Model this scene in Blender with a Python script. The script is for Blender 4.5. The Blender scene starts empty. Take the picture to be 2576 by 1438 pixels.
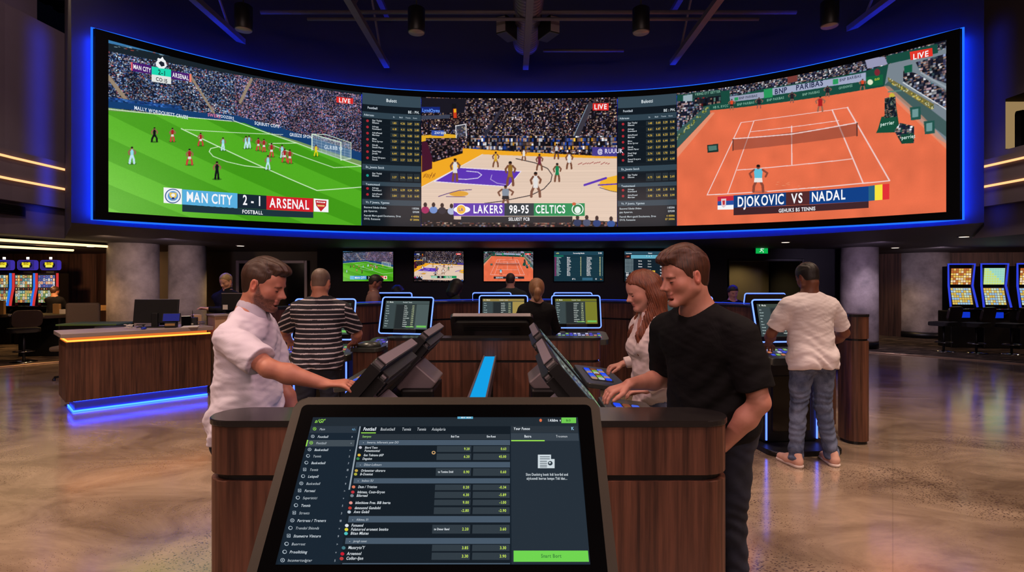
import bpy, bmesh, math, random
import numpy as np
from mathutils import Vector, Matrix
random.seed(7); rng = np.random.default_rng(11)
SC = bpy.context.scene; COL = SC.collection
F = 1400.0; CU = 1288.0; CV = 708.0; CH = 1.62
PI = math.pi
def at(u, v, Y): return Vector(((u-CU)/F*Y, Y, CH-(v-CV)/F*Y))
def lin(c):
    c = np.asarray(c, dtype=np.float64)/255.0
    return np.where(c <= .04045, c/12.92, ((c+.055)/1.055)**2.4)
def L3(c): return tuple(float(x) for x in lin(c))
# ---------------------------------------------------------------- objects
def tag(o, label=None, cat=None, group=None, kind=None):
    if label: o['label'] = label
    if cat: o['category'] = cat
    if group: o['group'] = group
    if kind: o['kind'] = kind
    return o
def empty(name, loc=(0, 0, 0), rz=0, label=None, cat=None, group=None, kind=None):
    o = bpy.data.objects.new(name, None); COL.objects.link(o)
    o.location = loc; o.rotation_euler = (0, 0, rz); o.empty_display_size = .1
    return tag(o, label, cat, group, kind)
def link(name, me, mat=None, parent=None, smooth=False):
    o = bpy.data.objects.new(name, me); COL.objects.link(o)
    if mat is not None:
        for m in (mat if isinstance(mat, (list, tuple)) else [mat]): me.materials.append(m)
    if parent is not None: o.parent = parent
    if smooth:
        me.polygons.foreach_set('use_smooth', np.ones(len(me.polygons), dtype=bool))
    return o
def from_bm(name, bm, mat=None, parent=None, smooth=False):
    me = bpy.data.meshes.new(name); bm.to_mesh(me); bm.free()
    return link(name, me, mat, parent, smooth)
def npmesh(name, V, Fq, mat=None, parent=None, smooth=False):
    V = np.ascontiguousarray(V, dtype=np.float32); Fq = np.ascontiguousarray(Fq, dtype=np.int32)
    me = bpy.data.meshes.new(name); k = Fq.shape[1] if len(Fq) else 4
    me.vertices.add(len(V)); me.vertices.foreach_set('co', V.ravel())
    me.loops.add(Fq.size); me.loops.foreach_set('vertex_index', Fq.ravel())
    me.polygons.add(len(Fq))
    me.polygons.foreach_set('loop_start', np.arange(0, Fq.size, k, dtype=np.int32))
    me.update(calc_edges=True)
    return link(name, me, mat, parent, smooth)
def copy_tree(o, parent=None):
    c = o.copy(); COL.objects.link(c)
    if parent is not None:
        c.parent = parent; c.matrix_parent_inverse = o.matrix_parent_inverse.copy()
    for ch in list(o.children): copy_tree(ch, c)
    return c
# ---------------------------------------------------------------- bmesh shapes
def b_box(bm, x0, x1, y0, y1, z0, z1, bev=0, seg=2, M=None):
    vs = [bm.verts.new((x, y, z)) for x in (x0, x1) for y in (y0, y1) for z in (z0, z1)]
    fs = [(0, 1, 3, 2), (4, 6, 7, 5), (0, 4, 5, 1), (2, 3, 7, 6), (0, 2, 6, 4), (1, 5, 7, 3)]
    fc = [bm.faces.new([vs[i] for i in f]) for f in fs]
    out = vs
    if bev:
        ed = list({e for f in fc for e in f.edges})
        r = bmesh.ops.bevel(bm, geom=ed, offset=bev, segments=seg, affect='EDGES', profile=.5)
        out = list({v for v in r['verts']} | {v for v in vs if v.is_valid})
    if M is not None: bmesh.ops.transform(bm, matrix=M, verts=[v for v in out if v.is_valid])
    return out
def box(name, x0, x1, y0, y1, z0, z1, mat, parent=None, bev=0, seg=2, M=None):
    bm = bmesh.new(); b_box(bm, x0, x1, y0, y1, z0, z1, bev, seg, M)
    return from_bm(name, bm, mat, parent)
def rrect(x0, x1, y0, y1, r, n=8):
    pts = []
    for cx, cy, a in ((x1-r, y1-r, 0), (x0+r, y1-r, 90), (x0+r, y0+r, 180), (x1-r, y0+r, 270)):
        for i in range(n+1):
            t = math.radians(a+90*i/n); pts.append((cx+r*math.cos(t), cy+r*math.sin(t)))
    return pts
def b_prism(bm, pts, z0, z1, M=None, bev=0):
    a = [bm.verts.new((x, y, z0)) for x, y in pts]; b = [bm.verts.new((x, y, z1)) for x, y in pts]
    n = len(pts)
    f0 = bm.faces.new(a[::-1]); f1 = bm.faces.new(b)
    for i in range(n): bm.faces.new((a[i], a[(i+1) % n], b[(i+1) % n], b[i]))
    out = a+b
    if bev:
        r = bmesh.ops.bevel(bm, geom=list(f0.edges)+list(f1.edges), offset=bev, segments=2, affect='EDGES', profile=.5)
        out = list(set(r['verts']) | {v for v in out if v.is_valid})
    if M is not None: bmesh.ops.transform(bm, matrix=M, verts=[v for v in out if v.is_valid])
    bmesh.ops.recalc_face_normals(bm, faces=bm.faces)
    return out
def prism(name, pts, z0, z1, mat, parent=None, M=None, bev=0, smooth=False):
    bm = bmesh.new(); b_prism(bm, pts, z0, z1, M, bev)
    return from_bm(name, bm, mat, parent, smooth)
def b_tube(bm, path, r, n=10, closed=False, cap=True):
    P = [Vector(p) for p in path]; R = r if isinstance(r, (list, tuple)) else [r]*len(P)
    rings = []; up = None
    for i, p in enumerate(P):
        a = P[i-1] if (i > 0 or closed) else p; b = P[(i+1) % len(P)] if (i < len(P)-1 or closed) else p
        d = (b-a).normalized()
        if up is None: up = Vector((0, 0, 1)) if abs(d.z) < .9 else Vector((1, 0, 0))
        x = d.cross(up).normalized(); y = x.cross(d).normalized(); up = y
        rings.append([bm.verts.new(p+(x*math.cos(t)+y*math.sin(t))*R[i]) for t in [2*PI*k/n for k in range(n)]])
    m = len(rings)
    for i in range(m if closed else m-1):
        A, B = rings[i], rings[(i+1) % m]
        for k in range(n): bm.faces.new((A[k], A[(k+1) % n], B[(k+1) % n], B[k]))
    if cap and not closed:
        bm.faces.new(rings[0][::-1]); bm.faces.new(rings[-1])
def tube(name, path, r, mat, parent=None, n=10, closed=False):
    bm = bmesh.new(); b_tube(bm, path, r, n, closed)
    bmesh.ops.recalc_face_normals(bm, faces=bm.faces)
    return from_bm(name, bm, mat, parent, True)
def b_lathe(bm, prof, c=(0, 0, 0), n=32):
    rings = []
    for r, z in prof:
        rings.append([bm.verts.new((c[0]+r*math.cos(2*PI*k/n), c[1]+r*math.sin(2*PI*k/n), c[2]+z)) for k in range(n)])
    for A, B in zip(rings, rings[1:]):
        for k in range(n): bm.faces.new((A[k], A[(k+1) % n], B[(k+1) % n], B[k]))
    bm.faces.new(rings[0][::-1]); bm.faces.new(rings[-1])
def lathe(name, prof, mat, parent=None, c=(0, 0, 0), n=32, smooth=True):
    bm = bmesh.new(); b_lathe(bm, prof, c, n)
    o = from_bm(name, bm, mat, parent, smooth)
    return o
# ---------------------------------------------------------------- materials
def newmat(name):
    m = bpy.data.materials.new(name); m.use_nodes = True
    nt = m.node_tree; b = nt.nodes['Principled BSDF']
    return m, nt, b
def N(nt, t, **kw):
    n = nt.nodes.new(t)
    for k, v in kw.items():
        if k in n.inputs: n.inputs[k].default_value = v
        else: setattr(n, k, v)
    return n
def plain(name, col, rough=.5, metal=0, spec=.5, noise=.12, scale=12, bump=0, coat=0):
    m, nt, b = newmat(name); lk = nt.links.new
    tc = N(nt, 'ShaderNodeTexCoord'); nz = N(nt, 'ShaderNodeTexNoise', Scale=scale, Detail=4.0)
    lk(tc.outputs['Object'], nz.inputs['Vector'])
    mx = N(nt, 'ShaderNodeMix', data_type='RGBA')
    c = L3(col)
    mx.inputs[6].default_value = (*[x*(1-noise) for x in c], 1); mx.inputs[7].default_value = (*[min(1, x*(1+noise)) for x in c], 1)
    lk(nz.outputs['Fac'], mx.inputs[0]); lk(mx.outputs[2], b.inputs['Base Color'])
    b.inputs['Roughness'].default_value = rough; b.inputs['Metallic'].default_value = metal
    b.inputs['Specular IOR Level'].default_value = spec; b.inputs['Coat Weight'].default_value = coat
    if bump:
        bp = N(nt, 'ShaderNodeBump', Strength=bump, Distance=.01); nb = N(nt, 'ShaderNodeTexNoise', Scale=scale*8, Detail=3.0)
        lk(tc.outputs['Object'], nb.inputs['Vector']); lk(nb.outputs['Fac'], bp.inputs['Height']); lk(bp.outputs['Normal'], b.inputs['Normal'])
    return m
def emit(name, col, strength, sample=True):
    m = bpy.data.materials.new(name); m.use_nodes = True; nt = m.node_tree; nt.nodes.clear()
    e = nt.nodes.new('ShaderNodeEmission'); o = nt.nodes.new('ShaderNodeOutputMaterial')
    e.inputs[0].default_value = (*L3(col), 1); e.inputs[1].default_value = strength
    nt.links.new(e.outputs[0], o.inputs[0])
    if not sample: m.cycles.emission_sampling = 'NONE'
    return m
def display_mat(name, strength):
    m, nt, b = newmat(name)
    a = N(nt, 'ShaderNodeAttribute', attribute_name='Col')
    b.inputs['Base Color'].default_value = (0, 0, 0, 1); b.inputs['Roughness'].default_value = .12
    b.inputs['Specular IOR Level'].default_value = .12
    nt.links.new(a.outputs['Color'], b.inputs['Emission Color']); b.inputs['Emission Strength'].default_value = strength
    m.cycles.emission_sampling = 'NONE'
    return m
def wood_mat(name, c0, c1, axis=2, rough=.42, scale=1.0):
    m, nt, b = newmat(name); lk = nt.links.new
    tc = N(nt, 'ShaderNodeTexCoord'); mp = N(nt, 'ShaderNodeMapping')
    s = [30*scale]*3; s[axis] = 1.1*scale; mp.inputs['Scale'].default_value = s
    lk(tc.outputs['Object'], mp.inputs['Vector'])
    n1 = N(nt, 'ShaderNodeTexNoise', Scale=1.0, Detail=6.0, Roughness=.62); lk(mp.outputs[0], n1.inputs['Vector'])
    mp2 = N(nt, 'ShaderNodeMapping'); s2 = [4*scale]*3; s2[axis] = .35*scale; mp2.inputs['Scale'].default_value = s2
    lk(tc.outputs['Object'], mp2.inputs['Vector'])
    n2 = N(nt, 'ShaderNodeTexNoise', Scale=1.0, Detail=2.0); lk(mp2.outputs[0], n2.inputs['Vector'])
    add = N(nt, 'ShaderNodeMath', operation='MULTIPLY_ADD'); lk(n2.outputs['Fac'], add.inputs[0]); add.inputs[1].default_value = .55; lk(n1.outputs['Fac'], add.inputs[2])
    cr = N(nt, 'ShaderNodeValToRGB'); e = cr.color_ramp.elements
    e[0].position = .58; e[0].color = (*L3(c0), 1); e[1].position = .98; e[1].color = (*L3(c1), 1)
    x = e.new(.76); mid = [(a*.45+d*.55) for a, d in zip(c0, c1)]; x.color = (*L3(mid), 1)
    lk(add.outputs[0], cr.inputs[0]); lk(cr.outputs[0], b.inputs['Base Color'])
    b.inputs['Roughness'].default_value = rough
    bp = N(nt, 'ShaderNodeBump', Strength=.12, Distance=.004); lk(n1.outputs['Fac'], bp.inputs['Height']); lk(bp.outputs[0], b.inputs['Normal'])
    return m
M = {}
M['walnut'] = wood_mat('walnut_veneer', (52, 30, 23), (116, 75, 58), scale=1.35)
M['darkwood'] = wood_mat('dark_wall_timber', (46, 31, 26), (104, 74, 60), scale=.5, rough=.6)
M['slate'] = plain('slab_top_black', (36, 34, 34), .22, scale=30)
M['slabgrey'] = plain('slab_grey_laminate', (158, 142, 140), .35, scale=20, noise=.06)
M['black'] = plain('black_metal', (14, 14, 16), .42, scale=20)
M['screenrim'] = plain('screen_rim_black', (5, 5, 7), .6, spec=.15, scale=5)
M['blackgloss'] = plain('black_glass', (5, 5, 6), .12, scale=5)
M['blackfab'] = plain('black_upholstery', (22, 20, 22), .75, scale=40, bump=.1)
M['bezel'] = plain('kiosk_frame_bronze', (50, 44, 33), .5, metal=.2, scale=60, noise=.08, bump=.03)
M['bezelside'] = plain('kiosk_frame_grey', (92, 85, 88), .45, metal=.2, scale=50, noise=.06)
M['bezelgrey'] = plain('kiosk_shell_grey', (140, 130, 136), .42, metal=.2, scale=40, noise=.05)
M['deckgrey'] = plain('button_deck_grey', (70, 74, 70), .3, metal=.3, scale=40)
M['navywall'] = plain('hall_wall_navy', (18, 21, 38), .6, scale=3, noise=.12)
M['greywall'] = plain('hall_wall_plum_grey', (92, 84, 94), .7, scale=3, noise=.1, bump=.05)
M['darkwall'] = plain('recess_wall_charcoal', (34, 31, 33), .7, scale=3)
M['tvwall'] = plain('tv_wall_black', (16, 17, 22), .6, scale=3)
M['khaki'] = plain('back_wall_khaki', (84, 76, 58), .7, scale=2, noise=.12)
M['softceil'] = plain('low_ceiling_charcoal', (44, 38, 38), .6, scale=4)
M['roof'] = plain('roof_deck_black', (20, 22, 40), .6, scale=4)
M['steel'] = plain('joist_steel_grey', (96, 88, 98), .5, metal=.2, scale=14)
M['duct'] = plain('duct_galvanised', (118, 108, 122), .4, metal=.5, scale=8)
M['chrome'] = plain('chrome', (170, 170, 175), .15, metal=1, scale=5, noise=.03)
M['paper'] = plain('white_paper', (210, 200, 190), .8, scale=20, noise=.05)
M['card'] = plain('tan_board', (170, 130, 80), .7, scale=20, noise=.08)
M['felt'] = plain('table_felt', (62, 58, 40), .9, scale=60, bump=.1)
M['amberback'] = emit('amber_diffuser', (255, 128, 56), .75); M['toe'] = plain('toe_kick', (90, 92, 110), .4); M['cardbox'] = plain('kraft_card', (196, 158, 128), .8)
M['ledbase'] = emit('blue_floor_led', (20, 52, 255), 20.0)
M['led'] = emit('blue_led', (40, 90, 255), 7.0)
M['ledhalo'] = emit('blue_led_halo', (8, 50, 255), 130.0)
M['lededge'] = emit('blue_led_edge', (30, 105, 255), 1.3)
M['ledthin'] = emit('pale_blue_led', (96, 128, 255), 2.6)
M['amber'] = emit('amber_led', (255, 140, 50), 3.2)
M['neon'] = emit('warm_neon', (255, 176, 118), 1.7)
M['warmstrip'] = emit('warm_strip', (255, 214, 150), 2.2)
M['lampwarm'] = emit('lamp_face_warm', (255, 236, 210), 2.0)
M['lampoff'] = plain('lamp_lens_unlit', (150, 135, 125), .3, scale=8)
M['cyan'] = emit('cyan_light_panel', (20, 160, 230), 1.0)
M['exit'] = emit('exit_green', (10, 165, 70), 1.1)
M['display'] = display_mat('display_pixels', 1.0)
# concrete column
def concrete():
    m, nt, b = newmat('raw_concrete'); lk = nt.links.new
    tc = N(nt, 'ShaderNodeTexCoord')
    n1 = N(nt, 'ShaderNodeTexNoise', Scale=1.6, Detail=8.0, Roughness=.6); lk(tc.outputs['Object'], n1.inputs['Vector'])
    n2 = N(nt, 'ShaderNodeTexNoise', Scale=30.0, Detail=4.0); lk(tc.outputs['Object'], n2.inputs['Vector'])
    cr = N(nt, 'ShaderNodeValToRGB'); e = cr.color_ramp.elements
    e[0].position = .35; e[0].color = (*L3((112, 104, 102)), 1); e[1].position = .68; e[1].color = (*L3((176, 164, 158)), 1)
    lk(n1.outputs['Fac'], cr.inputs[0]); lk(cr.outputs[0], b.inputs['Base Color']); b.inputs['Roughness'].default_value = .8
    bp = N(nt, 'ShaderNodeBump', Strength=.25, Distance=.01); lk(n2.outputs['Fac'], bp.inputs['Height']); lk(bp.outputs[0], b.inputs['Normal'])
    return m
M['concrete'] = concrete()
def floor_mat():
    m, nt, b = newmat('polished_concrete'); lk = nt.links.new
    tc = N(nt, 'ShaderNodeTexCoord')
    mp = N(nt, 'ShaderNodeMapping'); mp.inputs['Scale'].default_value = (.75, 1.35, 1); mp.inputs['Rotation'].default_value = (0, 0, .25)
    lk(tc.outputs['Object'], mp.inputs[0])
    n1 = N(nt, 'ShaderNodeTexNoise', Scale=1.2, Detail=11.0, Roughness=.66, Distortion=.9); lk(mp.outputs[0], n1.inputs['Vector'])
    cr = N(nt, 'ShaderNodeValToRGB'); e = cr.color_ramp.elements
    e[0].position = .32; e[0].color = (*L3((108, 90, 75)), 1); e[1].position = .70; e[1].color = (*L3((180, 158, 136)), 1)
    lk(n1.outputs['Fac'], cr.inputs[0])
    # dark aggregate chips
    mp2 = N(nt, 'ShaderNodeMapping'); mp2.inputs['Scale'].default_value = (46, 80, 1); mp2.inputs['Rotation'].default_value = (0, 0, .5)
    lk(tc.outputs['Object'], mp2.inputs[0])
    vo = N(nt, 'ShaderNodeTexVoronoi', Scale=1.0); lk(mp2.outputs[0], vo.inputs['Vector'])
    n3 = N(nt, 'ShaderNodeTexNoise', Scale=1.0, Detail=3.0); lk(tc.outputs['Object'], n3.inputs['Vector'])
    mr = N(nt, 'ShaderNodeMapRange'); mr.inputs[1].default_value = .42; mr.inputs[2].default_value = .72; mr.inputs[3].default_value = .06; mr.inputs[4].default_value = .44
    lk(n3.outputs['Fac'], mr.inputs[0])
    lt = N(nt, 'ShaderNodeMath', operation='LESS_THAN'); lk(vo.outputs['Distance'], lt.inputs[0]); lk(mr.outputs[0], lt.inputs[1])
    mx = N(nt, 'ShaderNodeMix', data_type='RGBA'); lk(lt.outputs[0], mx.inputs[0]); lk(cr.outputs[0], mx.inputs[6]); mx.inputs[7].default_value = (*L3((74, 56, 48)), 1)
    # expansion joints
    br = N(nt, 'ShaderNodeTexBrick', offset=0.0); br.inputs['Scale'].default_value = 1.0; br.inputs['Mortar Size'].default_value = .004
    br.inputs['Brick Width'].default_value = 3.3; br.inputs['Row Height'].default_value = 3.3
    br.inputs['Color1'].default_value = (1, 1, 1, 1); br.inputs['Color2'].default_value = (1, 1, 1, 1); br.inputs['Mortar'].default_value = (.84, .84, .84, 1)
    mp3 = N(nt, 'ShaderNodeMapping'); mp3.inputs['Rotation'].default_value = (0, 0, .6); lk(tc.outputs['Object'], mp3.inputs[0]); lk(mp3.outputs[0], br.inputs['Vector'])
    mu = N(nt, 'ShaderNodeMix', data_type='RGBA', blend_type='MULTIPLY'); mu.inputs[0].default_value = 1
    lk(mx.outputs[2], mu.inputs[6]); lk(br.outputs[0], mu.inputs[7]); lk(mu.outputs[2], b.inputs['Base Color'])
    rr = N(nt, 'ShaderNodeMapRange'); rr.inputs[3].default_value = .08; rr.inputs[4].default_value = .24; lk(n1.outputs['Fac'], rr.inputs[0]); lk(rr.outputs[0], b.inputs['Roughness'])
    b.inputs['Specular IOR Level'].default_value = 1.0; b.inputs['Coat Weight'].default_value = .6; b.inputs['Coat Roughness'].default_value = .14
    return m
M['floor'] = floor_mat()
def carpet_mat():
    m, nt, b = newmat('patterned_carpet'); lk = nt.links.new
    tc = N(nt, 'ShaderNodeTexCoord'); mp = N(nt, 'ShaderNodeMapping'); mp.inputs['Scale'].default_value = (1.1, 5.0, 1); mp.inputs['Rotation'].default_value = (0, 0, -.25)
    lk(tc.outputs['Object'], mp.inputs[0])
    n1 = N(nt, 'ShaderNodeTexNoise', Scale=1.8, Detail=3.0, Distortion=1.0); lk(mp.outputs[0], n1.inputs['Vector'])
    cr = N(nt, 'ShaderNodeValToRGB'); e = cr.color_ramp.elements
    e[0].position = .4; e[0].color = (*L3((52, 44, 40)), 1); e[1].position = .64; e[1].color = (*L3((120, 104, 90)), 1)
    x = e.new(.52); x.color = (*L3((66, 56, 48)), 1)
    lk(n1.outputs['Fac'], cr.inputs[0]); lk(cr.outputs[0], b.inputs['Base Color']); b.inputs['Roughness'].default_value = .95
    b.inputs['Specular IOR Level'].default_value = .1
    return m
M['carpet'] = carpet_mat()
# ---------------------------------------------------------------- text
_gl = {}
def glyph(ch, bold):
    k = (ch, bold)
    if k not in _gl:
        cu = bpy.data.curves.new('glyph', 'FONT'); cu.body = ch; cu.size = 1.0; cu.resolution_u = 3
        cu.offset = .022 if bold else 0.0; cu.fill_mode = 'FRONT'
        o = bpy.data.objects.new('glyph', cu); me = o.to_mesh()
        V = np.array([v.co[:2] for v in me.vertices], dtype=float).reshape(-1, 2)
        me.calc_loop_triangles()
        T = np.array([t.vertices[:] for t in me.loop_triangles], dtype=int).reshape(-1, 3)
        w = (V[:, 0].max()+.03) if len(V) else .28
        o.to_mesh_clear(); bpy.data.objects.remove(o); bpy.data.curves.remove(cu)
        _gl[k] = (V/.70, T, (w+.05)/.70)          # cap height = 1
    return _gl[k]
def text2d(s, bold=False, cond=1.0, slant=0.0):
    Vs, Ts, x, n = [], [], 0.0, 0
    for ch in s:
        V, T, w = glyph(ch, bold)
        if len(V):
            W = V.copy(); W[:, 0] = (W[:, 0]+x); Vs.append(W); Ts.append(T+n); n += len(V)
        x += w
    if not Vs: return np.zeros((0, 2)), np.zeros((0, 3), int), 0
    V = np.concatenate(Vs); V[:, 0] *= cond; V[:, 0] += slant*V[:, 1]
    return V, np.concatenate(Ts), x*cond
# ---------------------------------------------------------------- canvas: flat coloured shapes on a display surface
class Canvas:
    def __init__(s, surf): s.surf = surf; s.V = []; s.T = []; s.C = []; s.n = 0
    def add(s, st, T, col, layer):
        P = s.surf.pos(st[:, 0], st[:, 1], .0008+.0006*layer*s.surf.lk)
        s.V.append(P); s.T.append(np.asarray(T)+s.n); s.n += len(P)
        s.C.append(np.tile(np.append(lin(col), 1.0), (len(P), 1)))
    def quad_st(s, c4, col, layer=1, nx=1):
        c4 = np.asarray(c4, float); t = np.linspace(0, 1, nx+1)[:, None]
        top = c4[0]*(1-t)+c4[1]*t; bot = c4[3]*(1-t)+c4[2]*t
        st = np.concatenate([top, bot]); T = []
        for i in range(nx): T += [(i, i+1, nx+2+i), (i, nx+2+i, nx+1+i)]
        s.add(st, T, col, layer)
    def rect(s, u0, v0, u1, v1, col, layer=1, nx=None):
        c = [s.surf.inv(u0, v0), s.surf.inv(u1, v0), s.surf.inv(u1, v1), s.surf.inv(u0, v1)]
        s.quad_st(c, col, layer, nx or (max(1, int(abs(u1-u0)/14)) if s.surf.curved else 1))
    def quad(s, p, col, layer=1, nx=None):
        c = [s.surf.inv(*q) for q in p]
        s.quad_st(c, col, layer, nx or (max(1, int(abs(p[1][0]-p[0][0])/14)) if s.surf.curved else 1))
    def ell(s, u, v, ru, rv, col, layer=2, n=16, a0=0, a1=360):
        pts = [s.surf.inv(u, v)]+[s.surf.inv(u+ru*math.cos(math.radians(a0+(a1-a0)*i/n)), v-rv*math.sin(math.radians(a0+(a1-a0)*i/n))) for i in range(n+1)]
        s.add(np.array(pts), [(0, i+1, i+2) for i in range(n)], col, layer)
    def poly(s, pts, col, layer=2):       # convex or star-shaped about its centroid
        p = np.array([s.surf.inv(*q) for q in pts]); c = p.mean(0)[None]; n = len(p)
        s.add(np.concatenate([c, p]), [(0, i+1, (i+1) % n+1) for i in range(n)], col, layer)
    def text(s, u, v, hpx, txt, col, layer=4, bold=False, cond=.85, anchor='l', slant=0.0, wpx=None):
        V, T, w = text2d(txt, bold, cond, slant)
        if not len(V): return
        a = np.array(s.surf.inv(u, v)); b = np.array(s.surf.inv(u+10, v)); c = np.array(s.surf.inv(u, v-10))
        ms = abs(b[0]-a[0])/10; mt = abs(c[1]-a[1])/10
        sx = hpx*ms if wpx is None else wpx*ms/w
        off = {'l': 0, 'c': -w/2, 'r': -w}[anchor]
        # the line runs level along the display's own rows
        st = np.stack([a[0]+(V[:, 0]+off)*sx, a[1]+V[:, 1]*hpx*mt], 1)
        s.add(st, T, col, layer)
    def build(s, name, parent, mat=None):
        V = np.concatenate(s.V); T = np.concatenate(s.T); C = np.concatenate(s.C)
        o = npmesh(name, V, T, mat or M['display'], parent)
        a = o.data.color_attributes.new('Col', 'FLOAT_COLOR', 'POINT'); a.data.foreach_set('color', C.astype(np.float32).ravel())
        return o
class Plane:
    curved = False
    def __init__(s, O, ex, ey, lk=1.0, inv=None):   # O lower corner, ex/ey unit axes (s, t in metres), normal = ex x ey
        s.O = np.array(O, float); s.ex = np.array(ex, float); s.ey = np.array(ey, float); s.n = np.cross(s.ex, s.ey); s.lk = lk; s.iv = inv
    def pos(s, S, T, off): return s.O+np.outer(S, s.ex)+np.outer(T, s.ey)+s.n*off
    def inv(s, u, v):
        if s.iv: return s.iv(u, v)
        d = np.array([(u-CU)/F, 1, -(v-CV)/F]); c = np.array([0, 0, CH])
        k = np.dot(s.O-c, s.n)/np.dot(d, s.n); p = c+d*k-s.O
        return (float(np.dot(p, s.ex)), float(np.dot(p, s.ey)))
def raster_mesh(name, surf, s0, s1, t0, t1, img, parent, off=.0004):
    h, w = img.shape[:2]
    S, T = np.meshgrid(np.linspace(s0, s1, w), np.linspace(t1, t0, h))
    P = surf.pos(S.ravel(), T.ravel(), off)
    i = np.arange(h*w).reshape(h, w)
    Q = np.stack([i[1:, :-1], i[1:, 1:], i[:-1, 1:], i[:-1, :-1]], -1).reshape(-1, 4)
    o = npmesh(name, P, Q, M['display'], parent)
    C = np.concatenate([lin(np.clip(img, 0, 255)), np.ones((h, w, 1))], -1)
    a = o.data.color_attributes.new('Col', 'FLOAT_COLOR', 'POINT'); a.data.foreach_set('color', C.astype(np.float32).ravel())
    return o
# ---------------------------------------------------------------- big curved screen surface
SXC, SHW, SY, SD = .22, 6.03, 11.2, 3.2
def s_y(X): return SY-SD*np.clip(np.abs((X-SXC)/SHW), 0, 1.3)**3
class Curved:
    curved = True; lk = 4.0; H = 2.58
    def __init__(s):
        s.X = np.linspace(SXC-SHW*1.1, SXC+SHW*1.1, 6001); s.Y = s_y(s.X)
        s.S = np.concatenate([[0], np.cumsum(np.hypot(np.diff(s.X), np.diff(s.Y)))])
        s.K = s.X/s.Y
        tx = np.gradient(s.X, s.S); ty = np.gradient(s.Y, s.S); s.nx = ty; s.ny = -tx
    def pos(s, S, T, off):
        S = np.asarray(S, float); T = np.asarray(T, float)
        X = np.interp(S, s.S, s.X); Y = np.interp(S, s.S, s.Y)
        zt = 5.30-.065*(11.2-Y); zb = 2.716-.03*(11.2-Y)
        nx = np.interp(S, s.S, s.nx); ny = np.interp(S, s.S, s.ny)
        return np.stack([X+nx*off, Y+ny*off, zb+(zt-zb)*T/s.H], -1)
    def s_of_u(s, u): return float(np.interp((u-CU)/F, s.K, s.S))
    def inv(s, u, v):
        S = s.s_of_u(u); Y = float(np.interp(S, s.S, s.Y)); z = CH-(v-CV)/F*Y
        zt = 5.30-.065*(11.2-Y); zb = 2.716-.03*(11.2-Y)
        return (S, (z-zb)/(zt-zb)*s.H)
CS = Curved()
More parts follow.
